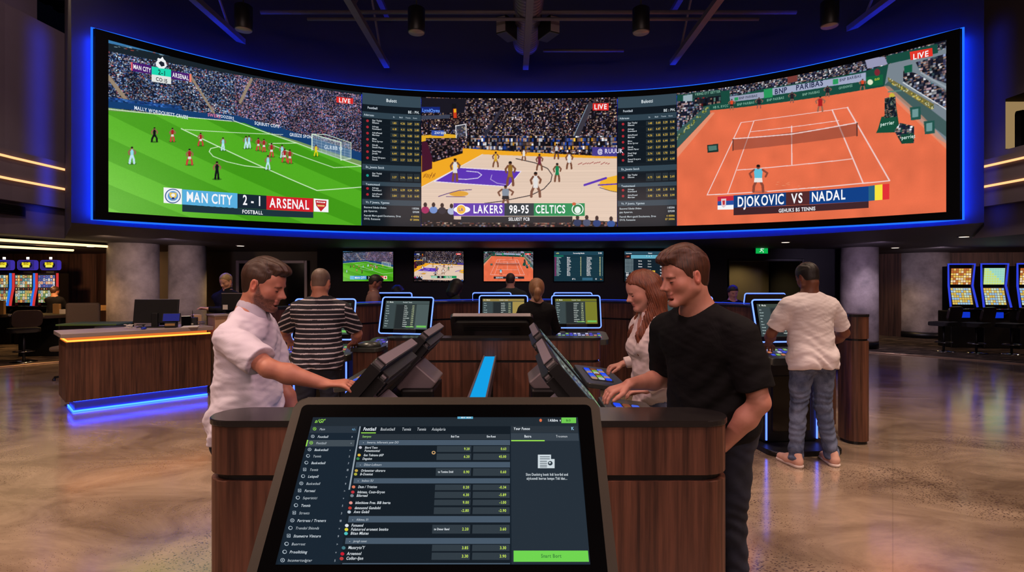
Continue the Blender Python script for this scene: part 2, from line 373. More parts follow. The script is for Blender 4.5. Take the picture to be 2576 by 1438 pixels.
# ---------------------------------------------------------------- little software raster for the picture on each display
class Ras:
    def __init__(s, W, H, u0, u1, ss=2):
        s.W, s.H, s.ss = W*ss, H*ss, ss; s.a = np.zeros((s.H, s.W, 3)); s.s0, s.s1 = CS.s_of_u(u0), CS.s_of_u(u1); s.k = s.W/(u1-u0)
        s.yy, s.xx = np.mgrid[0:s.H, 0:s.W]
    def P(s, u, v):
        S, T = CS.inv(u, v); return ((S-s.s0)/(s.s1-s.s0)*s.W, (1-T/CS.H)*s.H)
    def mask(s, pts, conv=True):
        p = [s.P(*q) for q in pts] if conv else pts
        x = [q[0] for q in p]; y = [q[1] for q in p]
        x0, x1 = max(0, int(min(x))-1), min(s.W, int(max(x))+2); y0, y1 = max(0, int(min(y))-1), min(s.H, int(max(y))+2)
        if x1 <= x0 or y1 <= y0: return None, None
        X = s.xx[y0:y1, x0:x1]+.5; Y = s.yy[y0:y1, x0:x1]+.5; m = np.zeros(X.shape, bool); n = len(p)
        for i in range(n):
            (ax, ay), (bx, by) = p[i], p[(i+1) % n]
            if ay == by: continue
            c = ((ay > Y) != (by > Y)) & (X < (bx-ax)*(Y-ay)/(by-ay)+ax); m ^= c
        return (slice(y0, y1), slice(x0, x1)), m
    def poly(s, pts, col, al=1.0):
        sl, m = s.mask(pts)
        if sl is None: return
        v = s.a[sl]; v[m] = v[m]*(1-al)+np.array(col)*al
    def line(s, pts, w, col, al=1.0):
        q = [s.P(*p) for p in pts]; w = w*s.k
        for (ax, ay), (bx, by) in zip(q, q[1:]):
            x0, x1 = max(0, int(min(ax, bx)-w-1)), min(s.W, int(max(ax, bx)+w+2)); y0, y1 = max(0, int(min(ay, by)-w-1)), min(s.H, int(max(ay, by)+w+2))
            if x1 <= x0 or y1 <= y0: continue
            X = s.xx[y0:y1, x0:x1]+.5; Y = s.yy[y0:y1, x0:x1]+.5; dx, dy = bx-ax, by-ay
            t = np.clip(((X-ax)*dx+(Y-ay)*dy)/(dx*dx+dy*dy+1e-9), 0, 1); d = np.hypot(X-ax-t*dx, Y-ay-t*dy)
            m = d < w/2+.3; v = s.a[y0:y1, x0:x1]; v[m] = v[m]*(1-al)+np.array(col)*al
    def ell(s, u, v, ru, rv, col, al=1.0, rot=0):
        n = 18; pts = [(u+ru*math.cos(t)*math.cos(rot)-rv*math.sin(t)*math.sin(rot), v+ru*math.cos(t)*math.sin(rot)+rv*math.sin(t)*math.cos(rot)) for t in [2*PI*i/n for i in range(n)]]
        s.poly(pts, col, al)
    def crowd(s, pts, pal, wt, cw=2.4, ch=3.2, bg=(22, 26, 44), grad=0, skin=.35):
        sl, m = s.mask(pts)
        if sl is None: return
        h, w = m.shape; cw *= s.k; ch *= s.k
        X = s.xx[sl]; Y = s.yy[sl]; row = (Y/ch).astype(int); jit = rng.random(row.max()+2)*cw
        colm = ((X+jit[row]+(Y*.0))/cw).astype(int)
        R = row.max()+2; Cc = colm.max()+2
        idx = rng.choice(len(pal), size=(R, Cc), p=np.array(wt)/sum(wt)); P = np.array(pal, float)[idx]
        P = P*(.45+.75*rng.random((R, Cc, 1))); fy = (Y/ch) % 1
        c = P[row, colm]; hd = (rng.random((R, Cc)) < skin)[row, colm] & (fy < .38)
        c[hd] = np.array((196, 150, 130))*(.5+.6*rng.random((hd.sum(), 1)))
        gap = (rng.random((R, Cc)) < .22)[row, colm] | (fy > .86)
        c[gap] = np.array(bg)*1.0
        low = s.lowf(); c = c*(low[sl][..., None]*.5+.75)
        v = s.a[sl]; v[m] = c[m]
    def lowf(s, n=14):
        if not hasattr(s, '_l'):
            g = rng.random((n, n*2)); yi = np.linspace(0, n-1.001, s.H); xi = np.linspace(0, 2*n-1.001, s.W)
            y0 = yi.astype(int); x0 = xi.astype(int); fy = (yi-y0)[:, None]; fx = (xi-x0)[None]
            s._l = (g[y0][:, x0]*(1-fy)*(1-fx)+g[y0+1 if False else np.minimum(y0+1, n-1)][:, x0]*fy*(1-fx)+g[y0][:, np.minimum(x0+1, 2*n-1)]*(1-fy)*fx+g[np.minimum(y0+1, n-1)][:, np.minimum(x0+1, 2*n-1)]*fy*fx)
        return s._l
    def player(s, u, v, h, shirt, shorts, skin=(150, 100, 80), socks=None, arms=True, wide=.2, hair=(30, 22, 20)):
        st = random.uniform(.05, .17)*h; w = wide*h*.5
        s.ell(u, v+1, h*.28, h*.06, (30, 60, 20), .5) if socks else None
        so = socks or skin
        s.line([(u-.04*h, v-h*.45), (u-st, v-h*.2), (u-st-1, v)], h*.1, so); s.line([(u+.04*h, v-h*.45), (u+st, v-h*.22), (u+st*1.1, v)], h*.1, so)
        s.poly([(u-w*.85, v-h*.55), (u+w*.85, v-h*.55), (u+w*1.0, v-h*.34), (u-w*1.0, v-h*.34)], shorts)
        s.poly([(u-w*1.05, v-h*.84), (u+w*1.05, v-h*.84), (u+w*.85, v-h*.5), (u-w*.85, v-h*.5)], shirt)
        if arms:
            s.line([(u-w, v-h*.8), (u-w*2.0, v-h*.66), (u-w*1.6, v-h*.52)], h*.075, skin); s.line([(u+w, v-h*.8), (u+w*2.1, v-h*.68), (u+w*1.7, v-h*.55)], h*.075, skin)
        s.ell(u, v-h*.91, h*.07, h*.085, skin); s.ell(u, v-h*.945, h*.07, h*.05, hair)
    def out(s, soft=True):
        a = s.a.reshape(s.H//s.ss, s.ss, s.W//s.ss, s.ss, 3).mean((1, 3)); return a
def FX(x, y): return (240+x/2.568, 60+y/2.568)
def BX(x, y): return (900+x/3.141, 220+y/3.141)
def TX(x, y): return (1680+x/2.568, 60+y/2.568)
def football():
    r = Ras(560, 380, 272, 909)
    r.a[:] = (30, 44, 70)
    pal = [(40, 60, 110), (110, 150, 200), (170, 200, 230), (60, 90, 150), (180, 90, 100), (22, 26, 44), (210, 205, 215)]
    r.crowd([(265, 95), (600, 150), (600, 310), (265, 300)], pal, [3, 3, 2, 3, .8, 3, 1])
    r.crowd([(590, 150), (915, 220), (915, 400), (590, 310)], [(150, 116, 150), (80, 80, 130), (190, 160, 185), (110, 145, 200), (28, 30, 50), (180, 80, 95), (56, 76, 130)], [3, 3, 2, 2, 3, 1, 2])
    r.poly([(265, 95), (500, 148), (915, 225), (915, 240), (700, 205), (500, 172), (265, 128)], (26, 36, 44))
    r.poly([(268, 98), (400, 128), (480, 146), (480, 152), (400, 136), (268, 108)], (60, 120, 170))
    for k in range(60):
        u = random.uniform(275, 905); v = 108+(u-272)*.185+random.uniform(2, 9); r.line([(u, v), (u+random.uniform(3, 8), v+1)], 1.4, random.choice([(150, 180, 190), (70, 110, 130), (210, 225, 230), (200, 80, 60)]), .8)
    for a, b, w in (((262, 180), (326, 262), 9), ((478, 190), (538, 284), 6), ((632, 200), (604, 258), 7)):
        r.line([a, b], w, (150, 132, 112))
    # hoarding and pitch
    r.crowd([FX(70, 470), FX(560, 530), FX(560, 560), FX(70, 540)], [(40, 90, 170), (70, 120, 190), (30, 60, 130)], [2, 1, 2], cw=5, ch=3, skin=0, bg=(30, 80, 150))
    r.poly([FX(70, 498), FX(240, 515), FX(700, 575), FX(900, 590), FX(1180, 665), FX(1400, 735), FX(1730, 835), FX(1730, 905), FX(1400, 800), FX(1180, 715), FX(900, 640), FX(700, 615), FX(240, 555), FX(70, 545)], (22, 62, 112))
    r.poly([FX(70, 540), FX(900, 632), FX(1300, 755), FX(1730, 890), FX(1740, 1330), FX(70, 1330)], (120, 150, 90))
    G1, G2 = (82, 172, 34), (66, 152, 24)
    pitch = [FX(70, 560), FX(480, 590), FX(860, 632), FX(960, 640), FX(1300, 770), FX(1740, 930), FX(1740, 1330), FX(70, 1330)]
    sl, m = r.mask(pitch); X = r.xx[sl]/r.W; Y = r.yy[sl]/r.H
    band = np.sin((X*.9-Y*1.55)*15.0+.6); c = np.where(band[..., None] > 0, np.array(G1), np.array(G2)).astype(float)
    c = c+np.clip(1-X*2.2, 0, 1)[..., None]*np.array((46, 34, 46))*np.clip((Y-.3)*1.6, .3, 1)[..., None]
    c = c*(.96+.08*rng.random(c.shape[:2]))[..., None]; v = r.a[sl]; v[m] = c[m]
    W = (220, 240, 215); l = lambda *p, w=1.8: r.line([FX(*q) for q in p], w, W, .9)
    l((80, 550), (480, 592), (880, 628)); l((555, 677), (1430, 1075), (1730, 1052), w=2.4); l((580, 683), (1210, 715), w=1.4)
    l((890, 625), (1300, 770), (1730, 922), w=2.2); l((1130, 772), (1300, 770)); l((1120, 775), (1540, 928), (1730, 918))
    l((800, 792), (745, 805), (735, 825), (760, 855), (850, 890), (960, 915), (1110, 932), w=1.8)
    # goal
    r.poly([FX(1398, 712), FX(1650, 770), FX(1650, 880), FX(1585, 875), FX(1398, 815)], (150, 175, 190), .45)
    for k in range(9): r.line([FX(1398+k*30, 715+k*7), FX(1400+k*30, 812+k*8)], .7, (200, 215, 225), .5)
    for k in range(6): r.line([FX(1398, 725+k*17), FX(1650, 785+k*17)], .7, (200, 215, 225), .5)
    l((1398, 815), (1398, 712), (1585, 765), (1585, 880), w=2.6); l((1398, 712), (1490, 716), (1650, 768), (1650, 870)); l((1585, 880), (1650, 868))
    city, red, ref = ((150, 215, 235), (190, 225, 240)), ((170, 30, 40), (225, 215, 215)), ((20, 20, 26), (20, 20, 26))
    for (x, y, h, t) in ((237, 900, 42, city), (382, 760, 36, ref), (498, 758, 34, red), (680, 785, 32, red), (608, 908, 40, red), (785, 1000, 44, ref), (824, 815, 32, city), (972, 803, 31, city), (992, 800, 31, city), (1052, 815, 31, red), (1088, 822, 31, red), (1137, 856, 34, red), (1205, 862, 32, city), (1222, 890, 33, red), (1255, 898, 34, red), (1114, 938, 35, city)):
        u, v = FX(x, y); r.player(u, v, h, t[0], t[1], socks=(200, 60, 60) if t is red else t[1])
    u, v = FX(1424, 852); r.player(u, v, 28, (230, 210, 30), (230, 210, 30), socks=(230, 210, 30))
    return r.out()
def basketball():
    r = Ras(470, 310, 1060, 1552)
    r.a[:] = (30, 24, 32)
    pal = [(30, 28, 44), (70, 80, 130), (150, 130, 140), (200, 170, 120), (120, 60, 60), (26, 20, 26), (190, 185, 195)]
    r.crowd([(1055, 240), (1560, 240), (1560, 400), (1055, 400)], pal, [5, 2, 2, .8, 1, 5, 1.2], cw=3, ch=4.2, bg=(22, 16, 24))
    r.poly([BX(495, 80), BX(860, 90), BX(820, 330), BX(495, 340)], (26, 24, 34)); r.crowd([BX(500, 200), BX(860, 200), BX(860, 300), BX(500, 340)], pal, [5, 1, 1, 1, 1, 8, .5], cw=3, ch=4.2, bg=(22, 16, 24))
    r.line([BX(1150, 150), BX(980, 420)], 7, (48, 46, 60)); r.line([BX(1835, 140), BX(1700, 440)], 14, (60, 56, 66)); r.line([BX(1815, 140), BX(1690, 420)], 1.5, (130, 150, 170))
    r.poly([BX(500, 155), BX(650, 155), BX(650, 200), BX(500, 200)], (22, 40, 120)); r.poly([BX(500, 225), BX(730, 215), BX(730, 245), BX(500, 255)], (60, 66, 84))
    r.crowd([BX(880, 380), BX(2060, 380), BX(2060, 500), BX(850, 520)], [(30, 60, 140), (210, 210, 215), (20, 20, 30), (230, 160, 40), (120, 90, 80), (60, 70, 110)], [3, 2, 4, .7, 1.5, 2], cw=4.4, ch=10, bg=(24, 20, 28))
    # floor
    r.poly([BX(490, 540), BX(830, 480), BX(2060, 545), BX(2060, 1140), BX(490, 1140)], (240, 168, 36))
    r.poly([BX(490, 790), BX(985, 528), BX(2060, 560), BX(2060, 1140), BX(490, 1140)], (226, 200, 180))
    sl, m = r.mask([BX(490, 800), BX(990, 530), BX(2060, 562), BX(2060, 1140), BX(490, 1140)])
    c = r.a[sl]; c[m] = c[m]*(.96+.07*rng.random((m.shape[0], 1, 1))*np.ones(m.shape+(1,)))[m]
    r.poly([BX(605, 742), BX(800, 632), BX(1290, 662), BX(1190, 782)], (92, 52, 178)); r.line([BX(605, 742), BX(800, 632), BX(1290, 662), BX(1190, 782), BX(605, 742)], 1.6, (235, 225, 240))
    r.line([BX(860, 660), BX(950, 668), BX(980, 690), BX(950, 715), BX(860, 725), BX(790, 722)], 1.5, (225, 220, 240)); r.line([BX(1060, 690), BX(1050, 725), BX(1100, 755), BX(1180, 768)], 1.3, (225, 220, 240), .7)
    r.line([BX(1250, 562), BX(1400, 595), BX(1500, 640), BX(1535, 690), BX(1525, 740), BX(1470, 800), BX(1370, 850), BX(1150, 895), BX(1000, 915)], 1.8, (40, 34, 40))
    r.line([BX(985, 528), BX(490, 795)], 1.2, (240, 235, 235), .7); r.line([BX(500, 545), BX(500, 545)], 1, (0, 0, 0))
    r.ell(*BX(800, 838), 24, 7, (222, 160, 50)); r.line([BX(640, 860), BX(700, 840), BX(800, 812), BX(900, 806)], 1.6, (90, 60, 120)); r.line([BX(700, 860), BX(850, 862)], 1.2, (90, 60, 120))
    r.poly([BX(1900, 770), BX(1930, 720), BX(2060, 690), BX(2060, 830), BX(1960, 805)], (240, 180, 40)); r.line([BX(1790, 770), BX(1960, 715)], 5, (92, 52, 178)); r.line([BX(1900, 770), BX(2060, 760)], 3, (92, 52, 178)); r.line([BX(1910, 790), BX(1990, 815), BX(2060, 828)], 1, (40, 30, 40))
    for k in range(14): u, v = BX(1740+k*18, 600+random.uniform(-6, 10)); r.line([(u, v), (u+4, v-2)], 1.5, (150, 60, 60), .8)
    for k in range(8): u, v = BX(520+k*12, 700+random.uniform(-14, 14)); r.line([(u, v+3), (u+3, v-5)], 1.2, (120, 60, 20), .8)
    # basket
    r.poly([BX(505, 380), BX(690, 365), BX(780, 375), BX(780, 400), BX(640, 400), BX(505, 430)], (226, 170, 40))
    r.poly([BX(585, 340), BX(685, 340), BX(680, 385), BX(585, 380)], (50, 80, 170))
    r.crowd([BX(540, 400), BX(830, 400), BX(830, 520), BX(600, 590), BX(540, 560)], [(120, 110, 130), (40, 30, 40), (170, 120, 130), (20, 16, 20)], [2, 4, 1, 4], cw=4, ch=5, bg=(22, 16, 24))
    r.poly([BX(508, 430), BX(550, 430), BX(590, 560), BX(590, 640), BX(508, 670)], (70, 22, 44))
    r.poly([BX(775, 305), BX(855, 290), BX(860, 385), BX(785, 400)], (120, 130, 150), .35); r.line([BX(780, 400), BX(775, 305), BX(855, 290), BX(860, 385)], 1.8, (225, 225, 230))
    r.poly([BX(745, 130), BX(778, 130), BX(785, 250), BX(752, 250)], (20, 20, 24)); r.poly([BX(754, 170), BX(780, 168), BX(784, 242), BX(758, 244)], (200, 60, 30)); r.poly([BX(760, 172), BX(778, 170), BX(779, 198), BX(762, 200)], (230, 180, 30))
    r.poly([BX(1850, 470), BX(2060, 475), BX(2060, 545), BX(1850, 540)], (70, 60, 140))
    wh, gn, yl, mr = ((225, 222, 220), (225, 222, 220)), ((20, 130, 80), (20, 130, 80)), ((224, 170, 50), (200, 150, 40)), ((110, 40, 60), (110, 40, 60))
    for (x, y, h, t) in ((770, 735, 56, wh), (1090, 625, 38, yl), (1205, 770, 60, ((150, 110, 40), (150, 110, 40))), (1312, 575, 30, wh), (1435, 650, 40, mr), (1405, 860, 62, wh), (1575, 740, 46, gn), (1670, 640, 42, wh), (1570, 562, 38, ((200, 200, 205), (20, 20, 24)))):
        u, v = BX(x, y); r.player(u, v, h, *t, skin=(120, 76, 56))
    u, v = BX(1168, 940); r.player(u, v, 54, (128, 140, 156), (20, 20, 24), skin=(120, 76, 56), wide=.34)
    # near spectators
    r.poly([BX(490, 1010), BX(770, 1040), BX(1690, 1070), BX(1700, 1040), BX(2060, 1060), BX(2060, 1150), BX(490, 1150)], (16, 14, 20)); r.poly([BX(490, 960), BX(760, 960), BX(760, 1050), BX(490, 1050)], (18, 16, 22))
    r.crowd([BX(490, 1050), BX(2060, 1062), BX(2060, 1110), BX(490, 1110)], [(120, 60, 50), (20, 20, 26), (90, 100, 120), (60, 40, 60), (200, 180, 160)], [1, 6, 1, 2, .6], cw=5, ch=6, bg=(16, 14, 20))
    for x, y, c in ((535, 950, (160, 30, 90)), (600, 950, (110, 140, 200)), (668, 955, (40, 36, 46)), (742, 960, (170, 180, 210)), (1735, 1050, (30, 50, 90)), (1808, 1050, (70, 80, 110)), (1888, 1055, (30, 60, 120)), (2000, 1060, (40, 80, 150))):
        u, v = BX(x, y); r.ell(u, v+5, 10, 9, c); r.ell(u, v-8, 4.4, 6, (50, 30, 26))
    return r.out()
def tennis():
    r = Ras(590, 380, 1703, 2383)
    r.a[:] = (230, 110, 74)
    sl = (slice(0, r.H), slice(0, r.W)); r.a[sl] = r.a[sl]*(.95+.1*r.lowf()[..., None])*(.97+.05*rng.random((r.H, r.W, 1)))
    pal = [(200, 200, 205), (60, 60, 90), (110, 120, 150), (40, 36, 44), (170, 140, 150), (90, 130, 140)]
    gr = (24, 74, 62)
    r.crowd([TX(50, 420), TX(800, 320), TX(1810, 60), TX(1810, 420), TX(1290, 330), TX(60, 500)], pal, [3, 2, 2, 3, 1, 1], cw=4, ch=5)
    r.poly([TX(770, 300), TX(835, 290), TX(838, 372), TX(775, 385)], (120, 60, 56))
    r.poly([TX(50, 460), TX(400, 430), TX(400, 475), TX(620, 420), TX(1280, 305), TX(1425, 262), TX(1430, 400), TX(1240, 432), TX(640, 520), TX(270, 560), TX(50, 600)], gr)
    r.poly([TX(150, 445), TX(345, 425), TX(345, 468), TX(150, 485)], (30, 60, 56)); r.poly([TX(100, 465), TX(160, 455), TX(160, 520), TX(100, 530)], (150, 170, 180))
    r.crowd([TX(170, 480), TX(345, 465), TX(345, 510), TX(170, 545)], [(150, 40, 40), (30, 30, 36), (90, 130, 120)], [1, 3, 1], cw=5, ch=14)
    r.poly([TX(400, 470), TX(620, 440), TX(620, 480), TX(405, 505)], (150, 156, 180)); r.poly([TX(620, 425), TX(1280, 315), TX(1280, 370), TX(1060, 402), TX(680, 462), TX(620, 475)], (160, 168, 196))
    r.poly([TX(620, 425), TX(676, 418), TX(678, 474), TX(622, 482)], (40, 150, 90)); r.poly([TX(1066, 360), TX(1102, 355), TX(1102, 388), TX(1066, 394)], (40, 150, 90)); r.poly([TX(430, 478), TX(455, 474), TX(456, 494), TX(432, 497)], (40, 150, 90))
    r.poly([TX(1280, 345), TX(1390, 328), TX(1390, 395), TX(1282, 410)], (20, 96, 60)); r.ell(*TX(1307, 378), 7, 7, (225, 230, 200))
    for x in (590, 803, 1032): u, v = TX(x, 545-(x-590)*.17); r.player(u, v, 27, (40, 30, 40), (30, 30, 34), skin=(140, 90, 80), wide=.34)
    for x, y in ((414, 555), (1258, 425)): u, v = TX(x, y); r.player(u, v, 27, (215, 70, 40), (40, 30, 30), wide=.3)
    u, v = TX(1352, 335); r.ell(u, v-8, 7, 9, (120, 40, 50))
    # side stands on the far side
    r.poly([TX(1425, 262), TX(1500, 240), TX(1810, 160), TX(1810, 780), TX(1740, 740), TX(1400, 400)], (120, 132, 142))
    r.crowd([TX(1600, 250), TX(1810, 190), TX(1810, 390), TX(1640, 330)], pal, [3, 2, 2, 3, 2, 1], cw=5, ch=7); r.crowd([TX(1520, 300), TX(1600, 320), TX(1810, 440), TX(1810, 560), TX(1730, 520), TX(1520, 370)], pal, [3, 2, 2, 3, 2, 1], cw=5, ch=7)
    r.line([TX(1640, 320), TX(1810, 420)], 4, (150, 160, 170)); r.line([TX(1520, 380), TX(1810, 560)], 2, (210, 215, 220))
    r.poly([TX(1420, 345), TX(1720, 520), TX(1700, 560), TX(1425, 380)], (120, 110, 60)); r.poly([TX(1425, 372), TX(1700, 555), TX(1810, 640), TX(1810, 740), TX(1640, 610), TX(1395, 400)], (66, 92, 92))
    for k in range(70): t = random.random(); u, v = TX(1425+t*290, 352+t*178+random.uniform(0, 24)); r.ell(u, v, 2, 2, random.choice([(200, 180, 80), (80, 90, 50), (190, 190, 150)]))
    r.poly([TX(1410, 210), TX(1740, 130), TX(1745, 190), TX(1415, 262)], gr); r.poly([TX(1270, 222), TX(1400, 215), TX(1420, 262), TX(1290, 290)], (150, 150, 180)); r.poly([TX(1525, 275), TX(1578, 262), TX(1578, 312), TX(1528, 320)], (20, 90, 66))
    # near left stand
    r.crowd([TX(55, 500), TX(165, 500), TX(240, 545), TX(55, 760)], pal, [3, 2, 2, 3, 2, 1], cw=5, ch=7)
    r.poly([TX(55, 700), TX(245, 535), TX(270, 528), TX(275, 580), TX(55, 812)], (56, 88, 84))
    for k in range(60): t = random.random(); u, v = TX(60+t*200, 735-t*195+random.uniform(-8, 16)); r.ell(u, v, 2, 2, random.choice([(150, 150, 60), (60, 80, 50), (150, 160, 120)]))
    r.poly([TX(290, 572), TX(305, 575), TX(62, 865), TX(55, 815), TX(275, 580)], (226, 150, 120), .8)
    r.poly([TX(1395, 400), TX(1430, 404), TX(1650, 600), TX(1800, 760), TX(1800, 810), TX(1480, 510)], (226, 150, 120), .6)
    # court lines
    W = (240, 214, 214); l = lambda *p, w=2.0: r.line([TX(*q) for q in p], w, W, .95)
    l((255, 1104), (474, 638), w=2.2); l((388, 1094), (556, 630)); l((255, 1104), (1432, 1012), w=2.6); l((474, 638), (655, 612), (1165, 540), w=1.4); l((1062, 556), (1262, 1028), w=2.6); l((1160, 540), (1432, 1012), w=2.6)
    l((450, 944), (1188, 872)); l((536, 697), (1104, 625), w=1.5); l((800, 660), (802, 910), w=2.2)
    r.poly([TX(422, 745), TX(1224, 640), TX(1224, 722), TX(422, 816)], (120, 60, 50), .5)
    l((422, 742), (800, 712), (1224, 638), w=2.8); r.line([TX(422, 745), TX(422, 818)], 2.4, (90, 50, 44)); r.line([TX(1222, 640), TX(1222, 724)], 2.4, (90, 50, 44))
    for k in range(14): u, v = TX(random.uniform(700, 1000), random.uniform(1020, 1065)); r.line([(u, v), (u+5, v)], 1, (236, 150, 110), .8)
    # umpire chair, benches, boxes
    g2 = (22, 70, 54)
    r.poly([TX(1345, 705), TX(1400, 590), TX(1470, 500), TX(1500, 700)], g2); r.poly([TX(1380, 600), TX(1470, 600), TX(1500, 695), TX(1350, 705)], (24, 78, 58)); r.ell(*TX(1448, 468), 7, 8, (200, 180, 60)); r.line([TX(1425, 440), TX(1505, 432)], 3, (90, 130, 120)); r.crowd([TX(1400, 480), TX(1470, 470), TX(1480, 600), TX(1400, 610)], [(30, 40, 40), (90, 110, 100)], [2, 1], cw=3, ch=4)
    r.crowd([TX(1462, 690), TX(1500, 640), TX(1590, 660), TX(1590, 770), TX(1510, 775)], [(30, 70, 60), (200, 200, 205), (60, 60, 70)], [3, 1.4, 2], cw=5, ch=6); r.poly([TX(1505, 715), TX(1585, 705), TX(1585, 768), TX(1510, 775)], g2)
    for x, y in ((1562, 540), (1652, 630)): r.poly([TX(x, y), TX(x+70, y-6), TX(x+72, y+76), TX(x+8, y+84)], (36, 84, 76)); r.poly([TX(x+16, y+14), TX(x+55, y+8), TX(x+55, y+60), TX(x+16, y+66)], (110, 150, 150))
    r.poly([TX(255, 782), TX(326, 775), TX(328, 826), TX(258, 832)], (28, 50, 46)); r.poly([TX(262, 790), TX(316, 785), TX(318, 815), TX(266, 820)], (80, 120, 110))
    u, v = TX(985, 565); r.player(u, v, 38, (170, 30, 36), (170, 30, 36), wide=.3)
    u, v = TX(585, 1082); r.ell(u+4, v+1, 20, 3, (170, 74, 48), .7); r.player(u, v, 68, (96, 190, 216), (236, 230, 226), skin=(140, 70, 54), wide=.32)
    return r.out()
IMG_F, IMG_B, IMG_T = football(), basketball(), tennis()
# ---------------------------------------------------------------- setting
def struct(o): o['kind'] = 'structure'; return o
# floor: polished disc and carpet round it
FC, FR = (.3, 3.0), 12.5
arc = [(FC[0]+FR*math.cos(math.radians(a)), FC[1]+FR*math.sin(math.radians(a))) for a in range(-10, 191, 3)]
disc = arc+[(-13.5, -8), (13.5, -8)]
struct(prism('floor', disc, -.1, 0.0, M['floor']))
bm = bmesh.new()
for (a, b) in zip(arc, arc[1:]):
    def outp(p): d = Vector((p[0]-FC[0], p[1]-FC[1])).normalized(); return (p[0]+d.x*16, p[1]+d.y*16)
    q = [a, b, outp(b), outp(a)]
    vs = [bm.verts.new((x, y, .004)) for x, y in q]; bm.faces.new(vs)
bmesh.ops.recalc_face_normals(bm, faces=bm.faces)
for f in bm.faces:
    if f.normal.z < 0: f.normal_flip()
struct(from_bm('floor_carpet', bm, M['carpet']))
struct(tube('trim_1', [(x, y, .006) for x, y in arc], .016, plain('brass_edge_trim', (200, 170, 140), .3, metal=.6), n=8))
# screen wall, curved, a little behind the display
ZR = 7.6
def wall_pt(X, off=.24):
    S = np.interp(X, CS.X, CS.S); nx = np.interp(S, CS.S, CS.nx); ny = np.interp(S, CS.S, CS.ny)
    return (X-nx*off, float(s_y(X))-ny*off)
WX = np.linspace(SXC-SHW*1.03, SXC+SHW*1.03, 61)
WP = [wall_pt(x) for x in WX]
bm = bmesh.new()
def wall_strip(bm, pts, z0, z1, thick=None):
    a = [bm.verts.new((x, y, z0(x, y) if callable(z0) else z0)) for x, y in pts]; b = [bm.verts.new((x, y, z1)) for x, y in pts]
    for i in range(len(pts)-1): bm.faces.new((a[i], a[i+1], b[i+1], b[i]))
wall_strip(bm, WP, 2.45, ZR)
struct(from_bm('wall_screen', bm, M['navywall'], smooth=True))
LW = [(-8.2, -7.5), (-8.2, 9.0), (-8.12, 10.1)]; RW = [(8.35, 10.1), (8.4, 9.0), (8.4, -7.5)]
for nm, pts, mt in (('wall_left', LW, M['greywall']), ('wall_right', RW, M['greywall']), ('wall_recess_left', [LW[-1], WP[0]], M['darkwall']), ('wall_recess_right', [WP[-1], RW[0]], M['darkwall']), ('wall_back', [(8.4, -7.5), (-8.2, -7.5)], M['darkwall'])):
    bm = bmesh.new(); top = 6.12 if nm in ('wall_left',) else ZR
    if nm == 'wall_back': wall_strip(bm, pts, 0, ZR)
    elif nm == 'wall_right':
        # upper wall with a mezzanine opening
        wall_strip(bm, [pts[0], (8.38, 9.45)], 2.4, ZR)
        wall_strip(bm, [(8.38, 9.45), (8.4, 9.0), (8.4, -7.5)], 2.4, 3.86); wall_strip(bm, [(8.38, 9.45), (8.4, 9.0), (8.4, -7.5)], 4.72, ZR)
    elif nm == 'wall_left':
        wall_strip(bm, pts, 2.4, 6.12)
        a = [bm.verts.new((x, y, 6.12)) for x, y in pts]; b = [bm.verts.new((x-.5, y, 6.12)) for x, y in pts]; c = [bm.verts.new((x-.5, y, ZR)) for x, y in pts]
        for i in range(2): bm.faces.new((a[i], a[i+1], b[i+1], b[i])); bm.faces.new((b[i], b[i+1], c[i+1], c[i]))
    else: wall_strip(bm, pts, 2.4, ZR)
    struct(from_bm(nm, bm, mt))
# low ceiling round the hall
hall = [(-8.2, -7.5), (-8.2, 4), (-8.2, 9.0), (-8.12, 10.1)]+WP+[(8.35, 10.1), (8.4, 9.0), (8.4, 4), (8.4, -7.5)]
outer = [(-22, -7.5), (-22, 4), (-22, 12), (-22, 21)]+[(-14+28*i/60, 21) for i in range(61)]+[(22, 21), (22, 12), (22, 4), (22, -7.5)]
bm = bmesh.new(); ZL = 2.45; ZT = 2.455
a = [bm.verts.new((x, y, ZL)) for x, y in hall]; b = [bm.verts.new((x, y, ZL)) for x, y in outer]
for i in range(len(hall)-1): bm.faces.new((a[i], b[i], b[i+1], a[i+1]))
for f in bm.faces:
    f.normal_update()
    if f.normal.z > 0: f.normal_flip()
struct(from_bm('ceiling_low', bm, M['softceil']))
# roof deck, ribbed
bm = bmesh.new(); y = -7.5; k = 0
while y < 13:
    z = ZR-.05*(k % 2); b_box(bm, -10, 10, y, y+.18, z, z+.08); y += .18; k += 1
struct(from_bm('ceiling_deck', bm, M['roof']))
# back walls
for nm, pts, mt in (('wall_north', [(-4.9, 14.0), (5.45, 14.0)], M['tvwall']), ('wall_north_step_left', [(-9.9, 15.4), (-4.9, 15.4), (-4.9, 14.0)], M['khaki']),
                    ('wall_north_step_right', [(5.45, 14.0), (5.45, 15.9), (7.35, 15.9), (7.35, 14.2), (9.3, 14.2), (9.3, 17.2), (10.9, 17.2)], M['tvwall']), ('wall_timber_left', [(-21, 16.6), (-12.4, 16.6), (-9.9, 15.4)], M['darkwood']),
                    ('wall_timber_right', [(10.9, 17.2), (11.5, 16.2), (21, 14.6)], M['darkwood']), ('wall_west', [(-21, -7.5), (-21, 16.6)], M['darkwood']), ('wall_east', [(21, 14.6), (21, -7.5)], M['darkwood'])):
    bm = bmesh.new(); wall_strip(bm, pts, 0, ZL); struct(from_bm(nm, bm, mt))
box('wall_doorway_back', 5.5, 7.3, 15.82, 15.88, 0, ZL, M['khaki'])['kind'] = 'structure'
d = struct(box('door_1', 9.5, 10.8, 17.0, 17.1, 0, 2.2, M['khaki'])); 
d = empty('door_2', (-4.2, 13.9, 0)); d['kind'] = 'structure'
